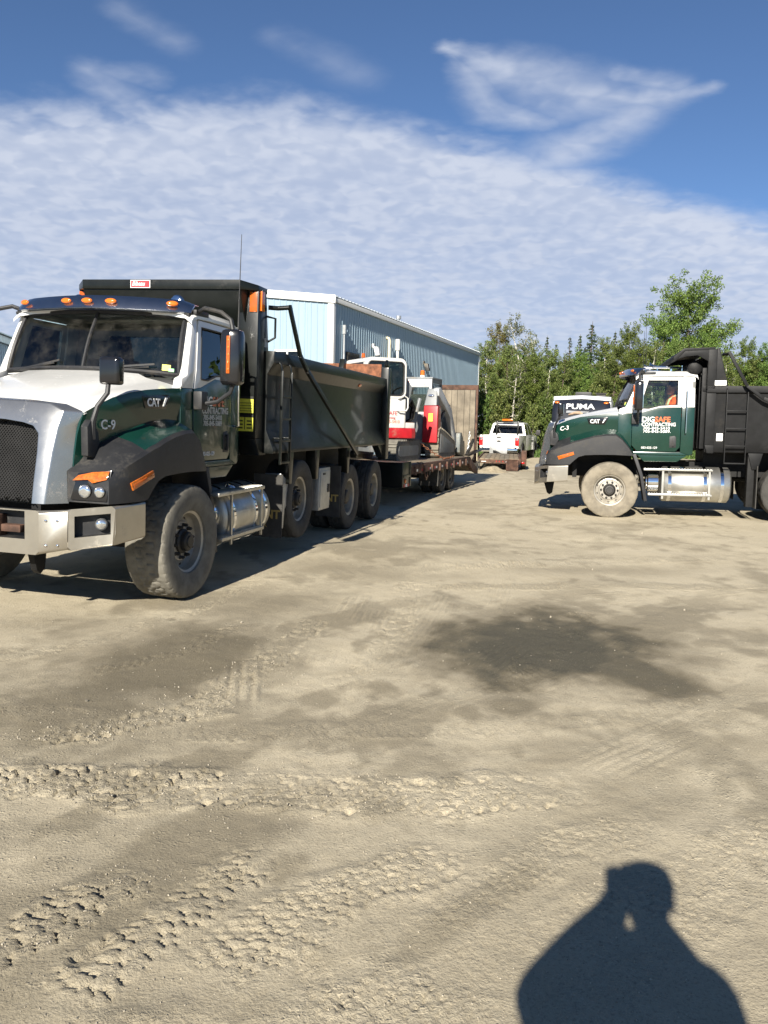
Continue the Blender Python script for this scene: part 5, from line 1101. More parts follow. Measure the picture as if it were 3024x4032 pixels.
pl = [(-.70, -.55), (-.62, -.70), (.55, -.70), (.70, -.60), (.70, .55), (.55, .70), (-.5, .70), (-.70, .5)]
mb = MB(); mb.prism(pl, 'Z', .53, .77); mb.build('skirt', 'machine_red', EXC, .03, 3)
pl2 = [(-.68, -.54), (-.60, -.69), (.36, -.69), (.40, -.66), (.40, .55), (.3, .69), (-.5, .69), (-.68, .5)]
mb = MB(); mb.prism(pl2, 'Z', .772, 1.45); mb.build('body', 'machine_white', EXC, .02, 2)
mb = MB(); mb.prism([(.405, -.66), (.68, -.58), (.68, .5), (.405, .6)], 'Z', .772, .90); mb.build('front_deck', 'machine_white', EXC, .012); mb = MB(); mb.prism([(.42, -.62), (.66, -.55), (.66, .45), (.42, .55)], 'Z', .902, .91); mb.build('rust_patch', 'rust', EXC)
# cab: posts, roof and panes
cx0, cx1, cy0, cy1, cz0, cz1 = -.66, .38, -.685, .60, 1.452, 2.37
def cab_frame(mb, outline_out, outline_in, place):
    n = len(outline_out)
    for i in range(n): j = (i+1) % n; mb.loft([[place(outline_out[i], 0), place(outline_out[j], 0), place(outline_in[j], 0), place(outline_in[i], 0)], [place(outline_out[i], 1), place(outline_out[j], 1), place(outline_in[j], 1), place(outline_in[i], 1)]])
mb = MB()
cab_frame(mb, rounded(cx0, cx1, cz0, cz1, .16), rounded(cx0+.07, cx1-.06, cz0+.07, cz1-.09, .10), lambda p, k: (p[0], cy0+.05*k, p[1]))
cab_frame(mb, rounded(cx0, cx1, cz0, cz1, .16), rounded(cx0+.07, cx1-.06, cz0+.07, cz1-.09, .10), lambda p, k: (p[0], cy1-.05*k, p[1]))
mb.build('cab_side_frame', 'machine_white', EXC, sharp=30)
mb = MB(); mb.loft([[(x, cy0+.05, z) for x, z in rounded(cx0, cx1, cz0, cz1, .16)][:], [(x, cy1-.05, z) for x, z in rounded(cx0, cx1, cz0, cz1, .16)]], cap=False)
# keep only the roof, corner posts and sill of that sleeve
keep = [f for f in mb.f if (sum(mb.v[i][2] for i in f)/4 > cz1-.12 or sum(mb.v[i][2] for i in f)/4 < cz0+.10)]; mb.f = keep; mb.build('cab_roof', 'machine_white', EXC, sharp=30)
mb = MB()
for x in (cx0+.0, cx1-.05): mb.box(x, x+.05, cy0+.05, cy0+.12, cz0+.05, cz1-.12); mb.box(x, x+.05, cy1-.12, cy1-.05, cz0+.05, cz1-.12)
mb.build('cab_posts', 'machine_white', EXC)
for y in (cy0+.02, cy1-.02): mb = MB(); mb.prism(rounded(cx0+.06, cx1-.05, cz0+.06, cz1-.08, .10), 'Y', y-.004, y+.004); mb.build('window_pane', 'glass', EXC); 
mb = MB(); mb.tube([(x, cy0-.004, z) for x, z in rounded(cx0+.07, cx1-.06, cz0+.07, cz1-.09, .10)+[(cx1-.06, cz1-.19)]], .016, 6); mb.build('window_seal', 'black_plastic', EXC)
for x in (cx0+.015, cx1-.02): mb = MB(); mb.box(x, x+.008, cy0+.1, cy1-.1, cz0+.08, cz1-.12); mb.build('window_pane', 'glass_dark' if x < 0 else 'glass', EXC)
mb = MB(); mb.box(-.35, .1, -.25, .25, 1.46, 1.62); mb.prism([(-.3, 1.6), (-.42, 1.6), (-.46, 2.15), (-.36, 2.15)], 'Y', -.24, .24); mb.build('seat', 'interior', EXC, .03)
mb = MB(); mb.lathe([(.05, 0), (.05, .03), (.045, .035), (.045, .085), (.03, .10)], (-.55, -.30, cz1), (0, 0, 1), 14); mb.build('beacon', 'amber_dark', EXC)
mb = MB(); mb.tube([(.16, -.70, 1.17), (.16, -.78, 1.17), (.34, -.80, 1.17), (.40, -.76, 1.24), (.40, -.76, 1.46), (.30, -.76, 1.52), (.18, -.75, 1.46), (.17, -.70, 1.45)], .018, 8); mb.build('grab_rail', 'machine_white', EXC)
for body_, sz, z, mt, xe in (('DIGSAFE', .13, 1.065, 'decal_red', .17), ('Contracting', .085, .975, 'decal_red', .12), ('705-845-5410', .10, .88, 'decal_orange_faded', .235), ('85', .10, .795, 'decal_white', .03)): text(body_, sz, (xe, -.6925, z), (1, 0, 0), (0, 0, 1), mt, EXC, align='RIGHT', bold=.01)
# boom foot, hoses
mb = MB(); mb.prism([(.40, .60), (.95, .62), (1.0, .80), (.86, 1.30), (.72, 1.62), (.60, 1.60), (.55, .95), (.40, .9)], 'Y', -.16, .16); mb.tube([(.92, 0, .8), (1.1, 0, 1.5)], .05, 8); mb.build('boom_foot', 'machine_grey', EXC, .02)
for k in range(5): mb = MB(); o = -.42+.05*k; mb.tube([(.42, o, .95+.02*k), (.52, o-.05, 1.25+.03*k), (.64, o-.05, 1.45-.02*k), (.78, o+.02, 1.25), (.76, o+.1, 1.0-.02*k), (.60, o+.15, .93)], .024, 7); mb.build('hose', 'black_gloss', EXC)
mb = MB(); mb.prism([(.44, 1.40), (.60, 1.46), (.66, 1.72), (.52, 1.95), (.42, 1.6)], 'Y', -.45, -.38); mb.build('hose_guard', 'machine_grey', EXC, .01)

# ------------------------------------------------------------------ tracked loader on the trailer
LDR = thing('tracked_loader', 'red and white tracked skid loader with its bucket down, behind the excavator on the trailer', 'loader', (.92, 22.9, .84), (0, 0, R(72.5)))
for s in (1, -1):
    mb = MB(); ol = [(-1.08, .16), (-.98, .03), (.80, .0), (.92, .12), (.90, .34), (.78, .42), (-.55, .72), (-.92, .78), (-1.06, .66)]
    track_loop(mb, ol, s*.64-.18, s*.64+.18, th=.045); mb.build('track', 'rubber_dusty', LDR)
    mb = MB(); mb.prism([(-.92, .14), (.72, .11), (.74, .32), (-.85, .64)], 'Y', s*.64-.187, s*.64+.187); mb.build('track_frame', 'machine_grey', LDR, .01)
    # rear tower
    mb = MB(); mb.hexa([(-1.20, s*.60-.20, .40), (-.72, s*.60-.20, .40), (-.72, s*.60+.20, .40), (-1.20, s*.60+.20, .40)], [(-1.12, s*.60-.19, 1.36), (-.82, s*.60-.19, 1.36), (-.82, s*.60+.19, 1.36), (-1.12, s*.60+.19, 1.36)]); tw = mb.build('tower', 'machine_red', LDR, .03, 3)
    mb = MB(); mb.hexa([(-1.11, s*.58-.17, 1.36), (-.78, s*.58-.17, 1.36), (-.78, s*.58+.17, 1.36), (-1.11, s*.58+.17, 1.36)], [(-.98, s*.60-.12, 1.80), (-.76, s*.60-.12, 1.80), (-.76, s*.60+.13, 1.80), (-.98, s*.60+.13, 1.80)]); tc_ = mb.build('tower_cap', 'machine_grey', LDR, .025, 3)
    flat_lamp('work_lamp', (-1.045, s*.58, 1.62), (-1, 0, .25), (0, 0, 1), .085, .035, .02, 'lamp_clear', tc_)
    mb = MB(); mb.box(-1.185, -1.168, s*.60-.02-.05, s*.60-.02+.06, .95, 1.16); d = mb.build('tower_decal', 'decal_yellow', tw)
    # lift arm
    mb = MB(); mb.prism([(-1.0, 1.80), (-.78, 1.84), (.0, 1.52), (.55, 1.30), (.98, .80), (1.32, .38), (1.18, .26), (.80, .66), (.42, 1.06), (-.1, 1.28), (-.98, 1.62)], 'Y', s*.70-.075, s*.70+.075); ar = mb.build('lift_arm', 'machine_light_grey', LDR, .02)
    mb = MB(); mb.tube([(-.86, s*.70, .80), (-.15, s*.70, 1.18)], .045, 8); mb.tube([(-.15, s*.70, 1.18), (.20, s*.70, 1.36)], .028, 8); mb.build('lift_cylinder', 'steel_dark', LDR)
mb = MB(); mb.prism([(-1.02, .35), (.78, .30), (.80, .95), (.2, 1.05), (-.95, 1.20), (-1.05, 1.1)], 'Y', -.44, .44); mb.build('body', 'machine_light_grey', LDR, .02)
mb = MB(); mb.box(-1.09, -1.03, -.38, .38, .45, 1.14); mb.build('engine_door', 'machine_grey', LDR, .02)
# cab
pr = [(-.50, 1.06), (-.44, 2.02), (-.36, 2.10), (.62, 2.10), (.70, 2.02), (.76, .98)]
for s in (1, -1):
    mb = MB(); ip = [(-.38, 1.18), (-.33, 1.95), (-.30, 1.98), (.54, 1.98), (.58, 1.95), (.62, 1.12)]
    for i in range(6): j = (i+1) % 6; mb.loft([[(pr[i][0], s*.44, pr[i][1]), (pr[j][0], s*.44, pr[j][1]), (ip[j][0], s*.44, ip[j][1]), (ip[i][0], s*.44, ip[i][1])], [(pr[i][0], s*.39, pr[i][1]), (pr[j][0], s*.39, pr[j][1]), (ip[j][0], s*.39, ip[j][1]), (ip[i][0], s*.39, ip[i][1])]])
    mb.build('cab_side_frame', 'machine_grey', LDR)
    mb = MB()
    for k in range(13): mb.beam((-.36+k*.08, s*.415, 1.18), (-.33+k*.078, s*.415, 1.97), .012, .012)
    for k in range(9): mb.beam((-.36, s*.413, 1.22+k*.09), (.6, s*.413, 1.22+k*.09), .012, .012)
    mb.build('side_screen', 'machine_grey', LDR)
mb = MB(); mb.box(-.46, .66, -.46, .46, 2.08, 2.13); mb.build('cab_roof', 'machine_grey', LDR, .015)
mb = MB()
for (y0, y1, z0, z1) in ((-.44, -.37, 1.06, 2.08), (.37, .44, 1.06, 2.08), (-.37, .37, 1.86, 2.08), (-.37, .37, 1.06, 1.16)): mb.hexa([(-.52+.06*(z0-1.06), y0, z0), (-.46+.06*(z0-1.06), y0, z0), (-.46+.06*(z0-1.06), y1, z0), (-.52+.06*(z0-1.06), y1, z0)], [(-.52+.06*(z1-1.06), y0, z1), (-.46+.06*(z1-1.06), y0, z1), (-.46+.06*(z1-1.06), y1, z1), (-.52+.06*(z1-1.06), y1, z1)])
mb.build('cab_rear_frame', 'machine_light_grey', LDR, .01)
mb = MB(); mb.hexa([(-.49, -.37, 1.16), (-.482, -.37, 1.16), (-.482, .37, 1.16), (-.49, .37, 1.16)], [(-.45, -.37, 1.86), (-.442, -.37, 1.86), (-.442, .37, 1.86), (-.45, .37, 1.86)]); mb.build('rear_pane', 'glass_clear', LDR)
mb = MB(); mb.box(-.15, .25, -.24, .24, 1.05, 1.2); mb.prism([(-.1, 1.2), (-.22, 1.2), (-.27, 1.68), (-.18, 1.68)], 'Y', -.23, .23); mb.build('seat', 'interior', LDR, .03)
mb = MB(); mb.box(-.485, -.468, -.40, .42, 1.90, 2.05); sg = mb.build('roof_sign', 'decal_white', LDR, .004)
text('DIG', .068, (-.487, .38, 1.985), (0, -1, 0), (0, 0, 1), 'decal_black', sg); text('SAFE', .068, (-.487, .25, 1.985), (0, -1, 0), (0, 0, 1), 'decal_orange', sg); text('705 845 5410', .062, (-.487, .04, 1.985), (0, -1, 0), (0, 0, 1), 'decal_black', sg, xs=.95)
text('CONTRACTING', .05, (-.487, .38, 1.925), (0, -1, 0), (0, 0, 1), 'decal_black', sg); text('705 845 5089', .062, (-.487, .04, 1.92), (0, -1, 0), (0, 0, 1), 'decal_black', sg, xs=.95)
mb = MB(); mb.lathe([(.065, 0), (.065, .05), (.06, .052)], (-.30, -.13, 2.13), (0, 0, 1), 14); bc = mb.build('beacon_base', 'decal_white', LDR); mb = MB(); mb.lathe([(.058, .052), (.058, .16), (.04, .185)], (-.30, -.13, 2.13), (0, 0, 1), 14); mb.build('beacon', 'amber', LDR)
# bucket
mb = MB(); bp_ = [(1.22, .62), (1.30, .66), (1.36, .60), (1.30, .20), (1.36, .04), (2.05, .0), (2.10, .02), (1.42, .07), (1.37, .20), (1.42, .58)]
mb.prism([(1.22, .64), (1.42, .66), (1.40, .60), (1.30, .55), (1.30, .16), (1.40, .06), (2.12, .03), (2.12, -.0), (1.36, -.0), (1.20, .10)], 'Y', -.86, .86); bk_ = mb.build('bucket', 'bucket_steel', LDR, .008)
for s in (1, -1): mb = MB(); mb.prism([(1.20, .10), (1.22, .64), (1.42, .66), (2.12, .04), (2.12, .0), (1.36, .0)], 'Y', s*.86, s*.885); mb.build('bucket_side', 'bucket_steel', bk_, .004)
mb = MB(); mb.box(1.205, 1.218, -.62, -.38, .56, .61); mb.build('bucket_decal', 'decal_yellow', bk_); mb = MB(); mb.box(1.05, 1.20, -.72, -.40, .20, .34); mb.box(1.05, 1.2, .4, .72, .2, .34); mb.build('coupler', 'machine_grey', bk_, .01)

# ------------------------------------------------------------------ pickup truck
PK = thing('pickup_truck', 'white crew-cab pickup seen from behind with an amber light bar on its rack', 'pickup', (5.62, 41.2, -.04+gz(5.6, 41)), (0, 0, R(90-19.5)))
W2 = .98
mb = MB()
for s in (1, -1):
    y0, y1 = sorted((s*.86, s*W2)); mb.prism([(.02, .66), (.02, 1.30), (2.05, 1.30), (2.05, .55), (1.62, .55), (1.55, .80), (1.35, .95), (1.05, .95), (.85, .80), (.78, .60)], 'Y', y0, y1)
mb.box(.05, 2.0, -.86, .86, .70, .76); mb.box(1.98, 2.05, -.86, .86, .76, 1.28); bed = mb.build('bed', 'white_paint', PK, .02, 2)
mb = MB(); mb.box(-.05, .02, -.80, .80, .66, 1.31); tg = mb.build('tailgate', 'white_paint', PK, .02, 3)
mb = MB(); mb.box(-.062, -.05, -.10, .10, 1.16, 1.23); mb.build('gate_handle', 'black_plastic', tg, .004); mb = MB(); mb.lathe([(.07, 0), (.065, .008)], (-.052, 0, 1.0), (-1, 0, 0), 16); eb = mb.build('emblem', 'black_gloss', tg)
eb.data.transform(Matrix(((1, 0, 0, 0), (0, 1.6, 0, 0), (0, 0, .6, .4), (0, 0, 0, 1))))
text('DIG', .13, (-.053, .62, 1.05), (0, -1, 0), (0, 0, 1), 'rv_white', tg); text('SAFE', .13, (-.053, .36, 1.05), (0, -1, 0), (0, 0, 1), 'decal_orange_faded', tg); text('CONTRACTING', .085, (-.053, .68, .95), (0, -1, 0), (0, 0, 1), 'decal_grey', tg); text('705-845-5410', .085, (-.053, -.15, .95), (0, -1, 0), (0, 0, 1), 'decal_grey', tg)
for s in (1, -1):
    y0, y1 = sorted((s*.81, s*(W2+.005))); mb = MB(); mb.box(-.05, .06, y0, y1, .80, 1.18); tl = mb.build('tail_light', 'red_lens', PK, .012); mb = MB(); mb.box(-.056, -.04, y0+.02, y1-.02, 1.05, 1.15); mb.build('reverse_lens', 'lamp_clear', tl, .003)
mb = MB(); mb.box(-.16, .02, -.97, .97, .47, .64); mb.build('bumper', 'chrome', PK, .03, 3)
mb = MB(); mb.box(-.19, -.175, -.46, .42, .36, .80); mb.build('mud_board', 'galvanised', PK, .004)
# crew cab
cabp = [(2.06, .52), (2.06, 1.30), (2.22, 1.88), (2.45, 1.94), (3.55, 1.92), (3.75, 1.86), (4.25, 1.32), (4.25, .52)]
for s in (1, -1):
    mb = MB(); y1 = s*(W2-.01)
    lowp = [(2.06, .52), (2.06, 1.30), (4.25, 1.30), (4.25, .52)]; mb.prism(lowp, 'Y', *sorted((s*.90, y1)))
    def sy(z): return s*(W2-.03-(z-1.30)*.28)
    def post(x0, x1, xt0, xt1): mb.loft([[(x0, sy(1.30), 1.30), (x1, sy(1.30), 1.30), (x1, sy(1.30)-s*.06, 1.30), (x0, sy(1.30)-s*.06, 1.30)], [(xt0, sy(1.86), 1.86), (xt1, sy(1.86), 1.86), (xt1, sy(1.86)-s*.06, 1.86), (xt0, sy(1.86)-s*.06, 1.86)]])
    post(2.06, 2.22, 2.22, 2.36); post(3.02, 3.12, 3.02, 3.12); post(4.12, 4.25, 3.68, 3.76); mb.build('cab_side', 'white_paint', PK, .012)
    for a in ((2.22, 3.02, 2.36, 3.02), (3.12, 4.12, 3.12, 3.68)):
        mb = MB(); mb.loft([[(a[0], sy(1.31), 1.30), (a[1], sy(1.31), 1.30), (a[1], sy(1.31)-s*.01, 1.30), (a[0], sy(1.31)-s*.01, 1.30)], [(a[2], sy(1.86), 1.86), (a[3], sy(1.86), 1.86), (a[3], sy(1.86)-s*.01, 1.86), (a[2], sy(1.86)-s*.01, 1.86)]]); mb.build('side_window', 'glass_dark', PK)
    for x in (3.0, 4.0): mb = MB(); mb.box(x-.12, x+.05, *sorted((y1, y1+s*.03)), 1.12, 1.16); mb.build('door_handle', 'black_plastic', PK, .005)
    for x in (3.07,): mb = MB(); mb.box(x-.006, x+.006, *sorted((y1-s*.01, y1+s*.002)), .60, 1.29); mb.build('door_seam', 'decal_black', PK)
    mb = MB(); mb.box(3.95, 4.10, *sorted((s*1.16, s*1.38)), 1.30, 1.58); mb.beam((4.05, s*.97, 1.36), (4.03, s*1.2, 1.40), .05, .05); mb.build('door_mirror', 'black_plastic', PK, .02)
    mb = MB(); mb.prism([(4.25, .52), (4.25, 1.30), (5.5, 1.22), (5.62, 1.05), (5.62, .55), (5.42, .50), (5.35, .80), (5.15, .95), (4.82, .95), (4.62, .80), (4.55, .52)], 'Y', *sorted((s*.84, s*W2))); mb.build('front_fender', 'white_paint', PK, .02)
    for x in (1.20, 4.98):
        mb = MB(); mb.tube([(x+.42*math.cos(a), s*(W2+.004), .42+.46*math.sin(a)+.03) for a in [R(t) for t in range(-5, 190, 15)]], .035, 6); mb.build('wheel_lip', 'black_plastic', PK)
mb = MB(); mb.loft([[(2.20, -.80, 1.86), (2.20, .80, 1.86), (2.24, .78, 1.90), (2.24, -.78, 1.90)], [(2.5, -.80, 1.87), (2.5, .80, 1.87), (2.5, .76, 1.96), (2.5, -.76, 1.96)], [(3.5, -.80, 1.86), (3.5, .80, 1.86), (3.5, .76, 1.94), (3.5, -.76, 1.94)], [(3.78, -.78, 1.84), (3.78, .78, 1.84), (3.72, .76, 1.88), (3.72, -.76, 1.88)]]); mb.build('roof', 'white_paint', PK, .01)
mb = MB()
mb.loft([[(2.06, -.95, 1.28), (2.06, .95, 1.28), (2.09, .95, 1.28), (2.09, -.95, 1.28)], [(2.085, -.93, 1.37), (2.085, .93, 1.37), (2.115, .93, 1.37), (2.115, -.93, 1.37)]]); mb.loft([[(2.185, -.83, 1.80), (2.185, .83, 1.80), (2.215, .83, 1.80), (2.215, -.83, 1.80)], [(2.205, -.80, 1.88), (2.205, .80, 1.88), (2.235, .80, 1.88), (2.235, -.80, 1.88)]])
for s in (1, -1): mb.loft([[(2.085, s*.93, 1.36), (2.085, s*.80, 1.36), (2.115, s*.80, 1.36), (2.115, s*.93, 1.36)], [(2.19, s*.83, 1.81), (2.19, s*.70, 1.81), (2.22, s*.70, 1.81), (2.22, s*.83, 1.81)]])
mb.build('cab_back', 'white_paint', PK, .008)
mb = MB(); mb.loft([[(2.10, -.82, 1.35), (2.10, .82, 1.35), (2.106, .82, 1.35), (2.106, -.82, 1.35)], [(2.205, -.74, 1.82), (2.205, .74, 1.82), (2.211, .74, 1.82), (2.211, -.74, 1.82)]]); mb.build('rear_window', 'glass_dark', PK)
mb = MB(); mb.loft([[(4.25, -.92, 1.30), (4.25, .92, 1.30), (4.24, .92, 1.30), (4.24, -.92, 1.30)], [(3.76, -.78, 1.85), (3.76, .78, 1.85), (3.75, .78, 1.85), (3.75, -.78, 1.85)]]); mb.build('windshield', 'glass_dark', PK)
mb = MB(); mb.prism([(4.25, 1.30), (4.4, 1.34), (5.45, 1.26), (5.62, 1.12), (5.62, .6), (4.25, .6)], 'Y', -.84, .84); mb.build('hood', 'white_paint', PK, .02)
mb = MB(); mb.box(2.3, 4.2, -.8, .8, .5, .6); mb.box(2.6, 3.0, -.7, .7, .7, 1.45); mb.box(3.5, 3.8, -.7, .7, .7, 1.45); mb.build('interior', 'interior', PK)
mb = MB()
for y in (-.55, .55): mb.beam((1.96, y, 1.28), (2.02, y, 2.0), .07, .07)
mb.beam((2.01, -.58, 1.98), (2.01, .58, 1.98), .05, .06); mb.beam((1.99, -.55, 1.72), (1.99, .55, 1.72), .04, .04); rk = mb.build('headache_rack', 'black_paint', PK, .006)
mb = MB(); mb.box(1.92, 2.10, -.27, .27, 2.02, 2.12); mb.build('light_bar', 'amber', PK, .02)
KIT_PK = wheel_kit(.40, .28, 'rubber', 'rim_dark', 'pickup', 1, 64, rr=.22)
KIT_PK.hub = KIT_TRL.hub
for x in (1.20, 4.98):
    for s in (1, -1): o = put('wheel', KIT_PK.tyre, PK, (x, s*.83, .42), (0, 0, 0 if s > 0 else math.pi)); put('rim', KIT_PK.rim, o)
mb = MB(); mb.box(.1, 5.4, -.5, .5, .38, .58); mb.box(1.1, 1.3, -.8, .8, .34, .46); mb.box(4.9, 5.05, -.8, .8, .34, .46); mb.build('underbody', 'frame_black', PK)

# ------------------------------------------------------------------ small plank trailer behind the pickup
UT = thing('utility_trailer', 'small plank-decked tilt trailer with one steel loading ramp lowered, behind the pickup', 'trailer', (4.42, 32.2, gz(4.4, 32)), (0, 0, R(90-8.5)))
mb = MB(); mb.box(.05, 6.6, -.72, -.62, .30, .40); mb.box(.05, 6.6, .62, .72, .30, .40); mb.beam((6.5, 0, .38), (8.4, .35, .48), .12, .12); mb.build('trailer_frame', 'frame_black', UT)
for k in range(8): y = -.76+k*.19; mb = MB(); mb.box(0, 6.5, y, y+.18, .405, .455+rnd.uniform(-.004, .004)); mb.build('plank', 'plank_light' if k in (2, 3, 6) else 'plank', UT, .005)
for s in (1, -1): mb = MB(); y0, y1 = sorted((s*.77, s*.84)); mb.box(0, 6.55, y0, y1, .30, .475); mb.build('side_rail', 'rust_dark', UT, .005)
mb = MB(); mb.box(-.05, -.0, -.80, .80, .27, .42); rb_ = mb.build('rear_beam', 'rust_dark', UT, .005)
for y0, y1, mt in ((.45, .74, 'rust_dark'), (.50, .68, 'decal_white'), (-.02, .0, 'red_lens'), (.09, .11, 'red_lens'), (-.16, -.14, 'red_lens'), (-.42, -.26, 'decal_white')):
    mb = MB(); d = .056 if mt == 'decal_white' else .052; mb.box(-d, -.045, y0, y1, .33, .375 if mt == 'red_lens' else .352); mb.build('lamp_strip', mt, UT)
mb = MB()
for y in (-.72, -.30): mb.beam((-.08, y, .42), (-.55, y, .05), .04, .06)
for k in range(9): a = k/8; mb.beam((lerp(-.09, -.54, a), -.72, lerp(.43, .07, a)), (lerp(-.09, -.54, a), -.30, lerp(.43, .07, a)), .04, .03)
mb.hexa([(-.08, -.72, .395), (-.08, -.30, .395), (-.56, -.30, .03), (-.56, -.72, .03)], [(-.08, -.72, .40), (-.08, -.30, .40), (-.56, -.30, .035), (-.56, -.72, .035)]); mb.build('loading_ramp', 'rust_dark', UT)
mb = MB(); mb.beam((-.08, .80, .42), (-.45, .80, .05), .05, .06); mb.beam((-.08, .74, .42), (-.45, .74, .05), .03, .04); mb.build('loading_ramp', 'steel_dark', UT)
mb = MB(); mb.box(.55, 2.6, -1.06, -.86, .60, .66); mb.box(.50, .56, -1.06, -.86, .20, .78); mb.box(2.6, 2.66, -1.06, -.86, .25, .66); mb.build('mudguard', 'rust_dark', UT, .01)
mb = MB(); mb.box(.46, .50, -.98, -.86, .27, .32); mb.build('tail_light', 'red_lens', UT, .005)
for x in (1.15, 1.95):
    for s in (1, -1): o = put('wheel', KIT_TRL.tyre, UT, (x, s*.96, .32), (0, 0, 0 if s > 0 else math.pi), .8); put('rim', KIT_TRL.rim, o)
mb = MB(); mb.tube([(.15, .86, .35), (.15, .88, 1.12)], .012, 6); mb.build('marker_pole', 'pvc_cream', UT)
# ------------------------------------------------------------------ low mound of dirt behind the small trailer
mb = MB(); rows = []
for i in range(22):
    r_ = []
    for j in range(22):
        x = -1+2*i/21; y = -1+2*j/21; d = math.hypot(x, y); hh = max(0, 1-d)**1.2*.30
        r_.append((3.95+x*.75, 30.9+y*.6, gz(4, 31)-.02+hh*(.6+.8*float(fbm(np.array([x*3.1+5]), np.array([y*3.1+9]), 3, 71)[0]))))
    rows.append(r_)
M('loose_dirt', (.27, .225, .15), .95, var=.25, scale=9, bump=.8, bscale=30)
mb.grid(rows); tag(mb.build('dirt_pile', 'loose_dirt', fix=True), 'low mound of crumbled dirt behind the small plank trailer', 'dirt pile')

# ------------------------------------------------------------------ travel trailer behind the right-hand truck
RV = thing('travel_trailer', 'navy and white travel trailer whose front cap shows above the hood of the far truck', 'trailer', (8.22, 35.3, gz(8, 35)), (0, 0, R(180+74)))
cap = []
for z, x, hw in ((.55, -.35, 1.16), (1.1, -.05, 1.20), (1.7, .0, 1.22), (2.3, -.12, 1.22), (2.72, -.40, 1.20), (2.86, -.62, 1.17)):
    cap.append([(x-.25, -hw, z), (x-.06, -hw+.06, z), (x, -hw+.25, z), (x+.04, 0, z), (x, hw-.25, z), (x-.06, hw-.06, z), (x-.25, hw, z)])
mb = MB(); mb.grid(cap); mb.build('front_cap', 'rv_navy', RV, sharp=60)
mb = MB(); mb.loft([[(-.58, -1.18, 2.84), (-.55, 0, 2.92), (-.58, 1.18, 2.84), (-.70, 1.20, 2.99), (-.70, 0, 3.05), (-.70, -1.20, 2.99)], [(-.95, -1.22, 2.80), (-.95, 0, 2.92), (-.95, 1.22, 2.80), (-.95, 1.22, 3.02), (-.95, 0, 3.08), (-.95, -1.22, 3.02)]]); mb.build('roof_edge', 'rv_white', RV, .02)
mb = MB(); mb.box(-7.5, -.62, -1.215, 1.215, .62, 2.80); mb.box(-7.5, -.95, -1.215, 1.215, 2.80, 3.0); mb.build('body', 'rv_white', RV, .02)
mb = MB(); mb.box(-2.3, -1.6, -.35, .35, 3.0, 3.25); mb.build('roof_vent', 'black_plastic', RV, .04); mb = MB(); mb.box(-2.0, -1.7, .55, .95, 3.02, 3.2); mb.box(-2.1, -1.6, .5, 1.0, 3.19, 3.21); mb.build('roof_hatch', 'steel_dark', RV, .01)
def capx(z): return interp(z, [.55, 1.1, 1.7, 2.3, 2.72, 2.86], [-.35, -.05, 0, -.12, -.40, -.62])
def upv_at(z): d = Vector((capx(z+.1)-capx(z-.1), 0, .2)).normalized(); return d
u_ = upv_at(2.58); text('PUMA', .38, (capx(2.50)+.072, -.64, 2.47), (0, 1, 0), u_, 'rv_white', RV, bold=.02, xs=1.18, depth=.006, label='white name across the cap')
mb = MB(); mb.hexa([(capx(2.30)+.055, -.60, 2.30), (capx(2.32)+.058, .30, 2.32), (capx(2.36)+.058, .35, 2.36), (capx(2.40)+.055, -.60, 2.40)], [(capx(2.30)+.066, -.60, 2.30), (capx(2.32)+.068, .30, 2.32), (capx(2.36)+.068, .35, 2.36), (capx(2.40)+.066, -.60, 2.40)]); mb.build('silver_streak', 'galvanised', RV)
mb = MB(); mb.tube([(capx(2.2)+.05, -.50, 2.22), (capx(2.28)+.05, -.25, 2.30), (capx(2.28)+.05, -.05, 2.31), (capx(2.24)+.05, .08, 2.25)], [.03, .06, .075, .05], 8); mb.build('tan_graphic', 'clay', RV)
for zo in (0, .16): mb = MB(); mb.hexa([(-.20, -1.235, 1.95-zo), (-.19, -1.235, 1.91-zo), (-.02, -1.0, 1.72-zo), (-.02, -1.0, 1.77-zo)], [(-.19, -1.245, 1.95-zo), (-.18, -1.245, 1.91-zo), (.02, -1.0, 1.72-zo), (.02, -1.0, 1.77-zo)]); mb.build('white_stripe', 'rv_white', RV)
for y in (-1.02, 1.02): flat_lamp('marker_light', (-.38, y, 2.74), (.8, 0, .5), (0, 0, 1), .10, .05, .03, 'amber', RV, 12)
mb = MB(); mb.box(-6.5, -.2, -.5, .5, .42, .62); mb.beam((-.4, .45, .5), (1.0, 0, .5), .1, .14); mb.beam((-.4, -.45, .5), (1.0, 0, .5), .1, .14); mb.tube([(.8, 0, .0), (.8, 0, .7)], .04, 8); mb.build('underframe', 'frame_black', RV)
for x in (-4.2, -5.1):
    for s in (1, -1): o = put('wheel', KIT_TRL.tyre, RV, (x, s*1.0, .36), (0, 0, 0 if s > 0 else math.pi), .88); put('rim', KIT_TRL.rim, o)

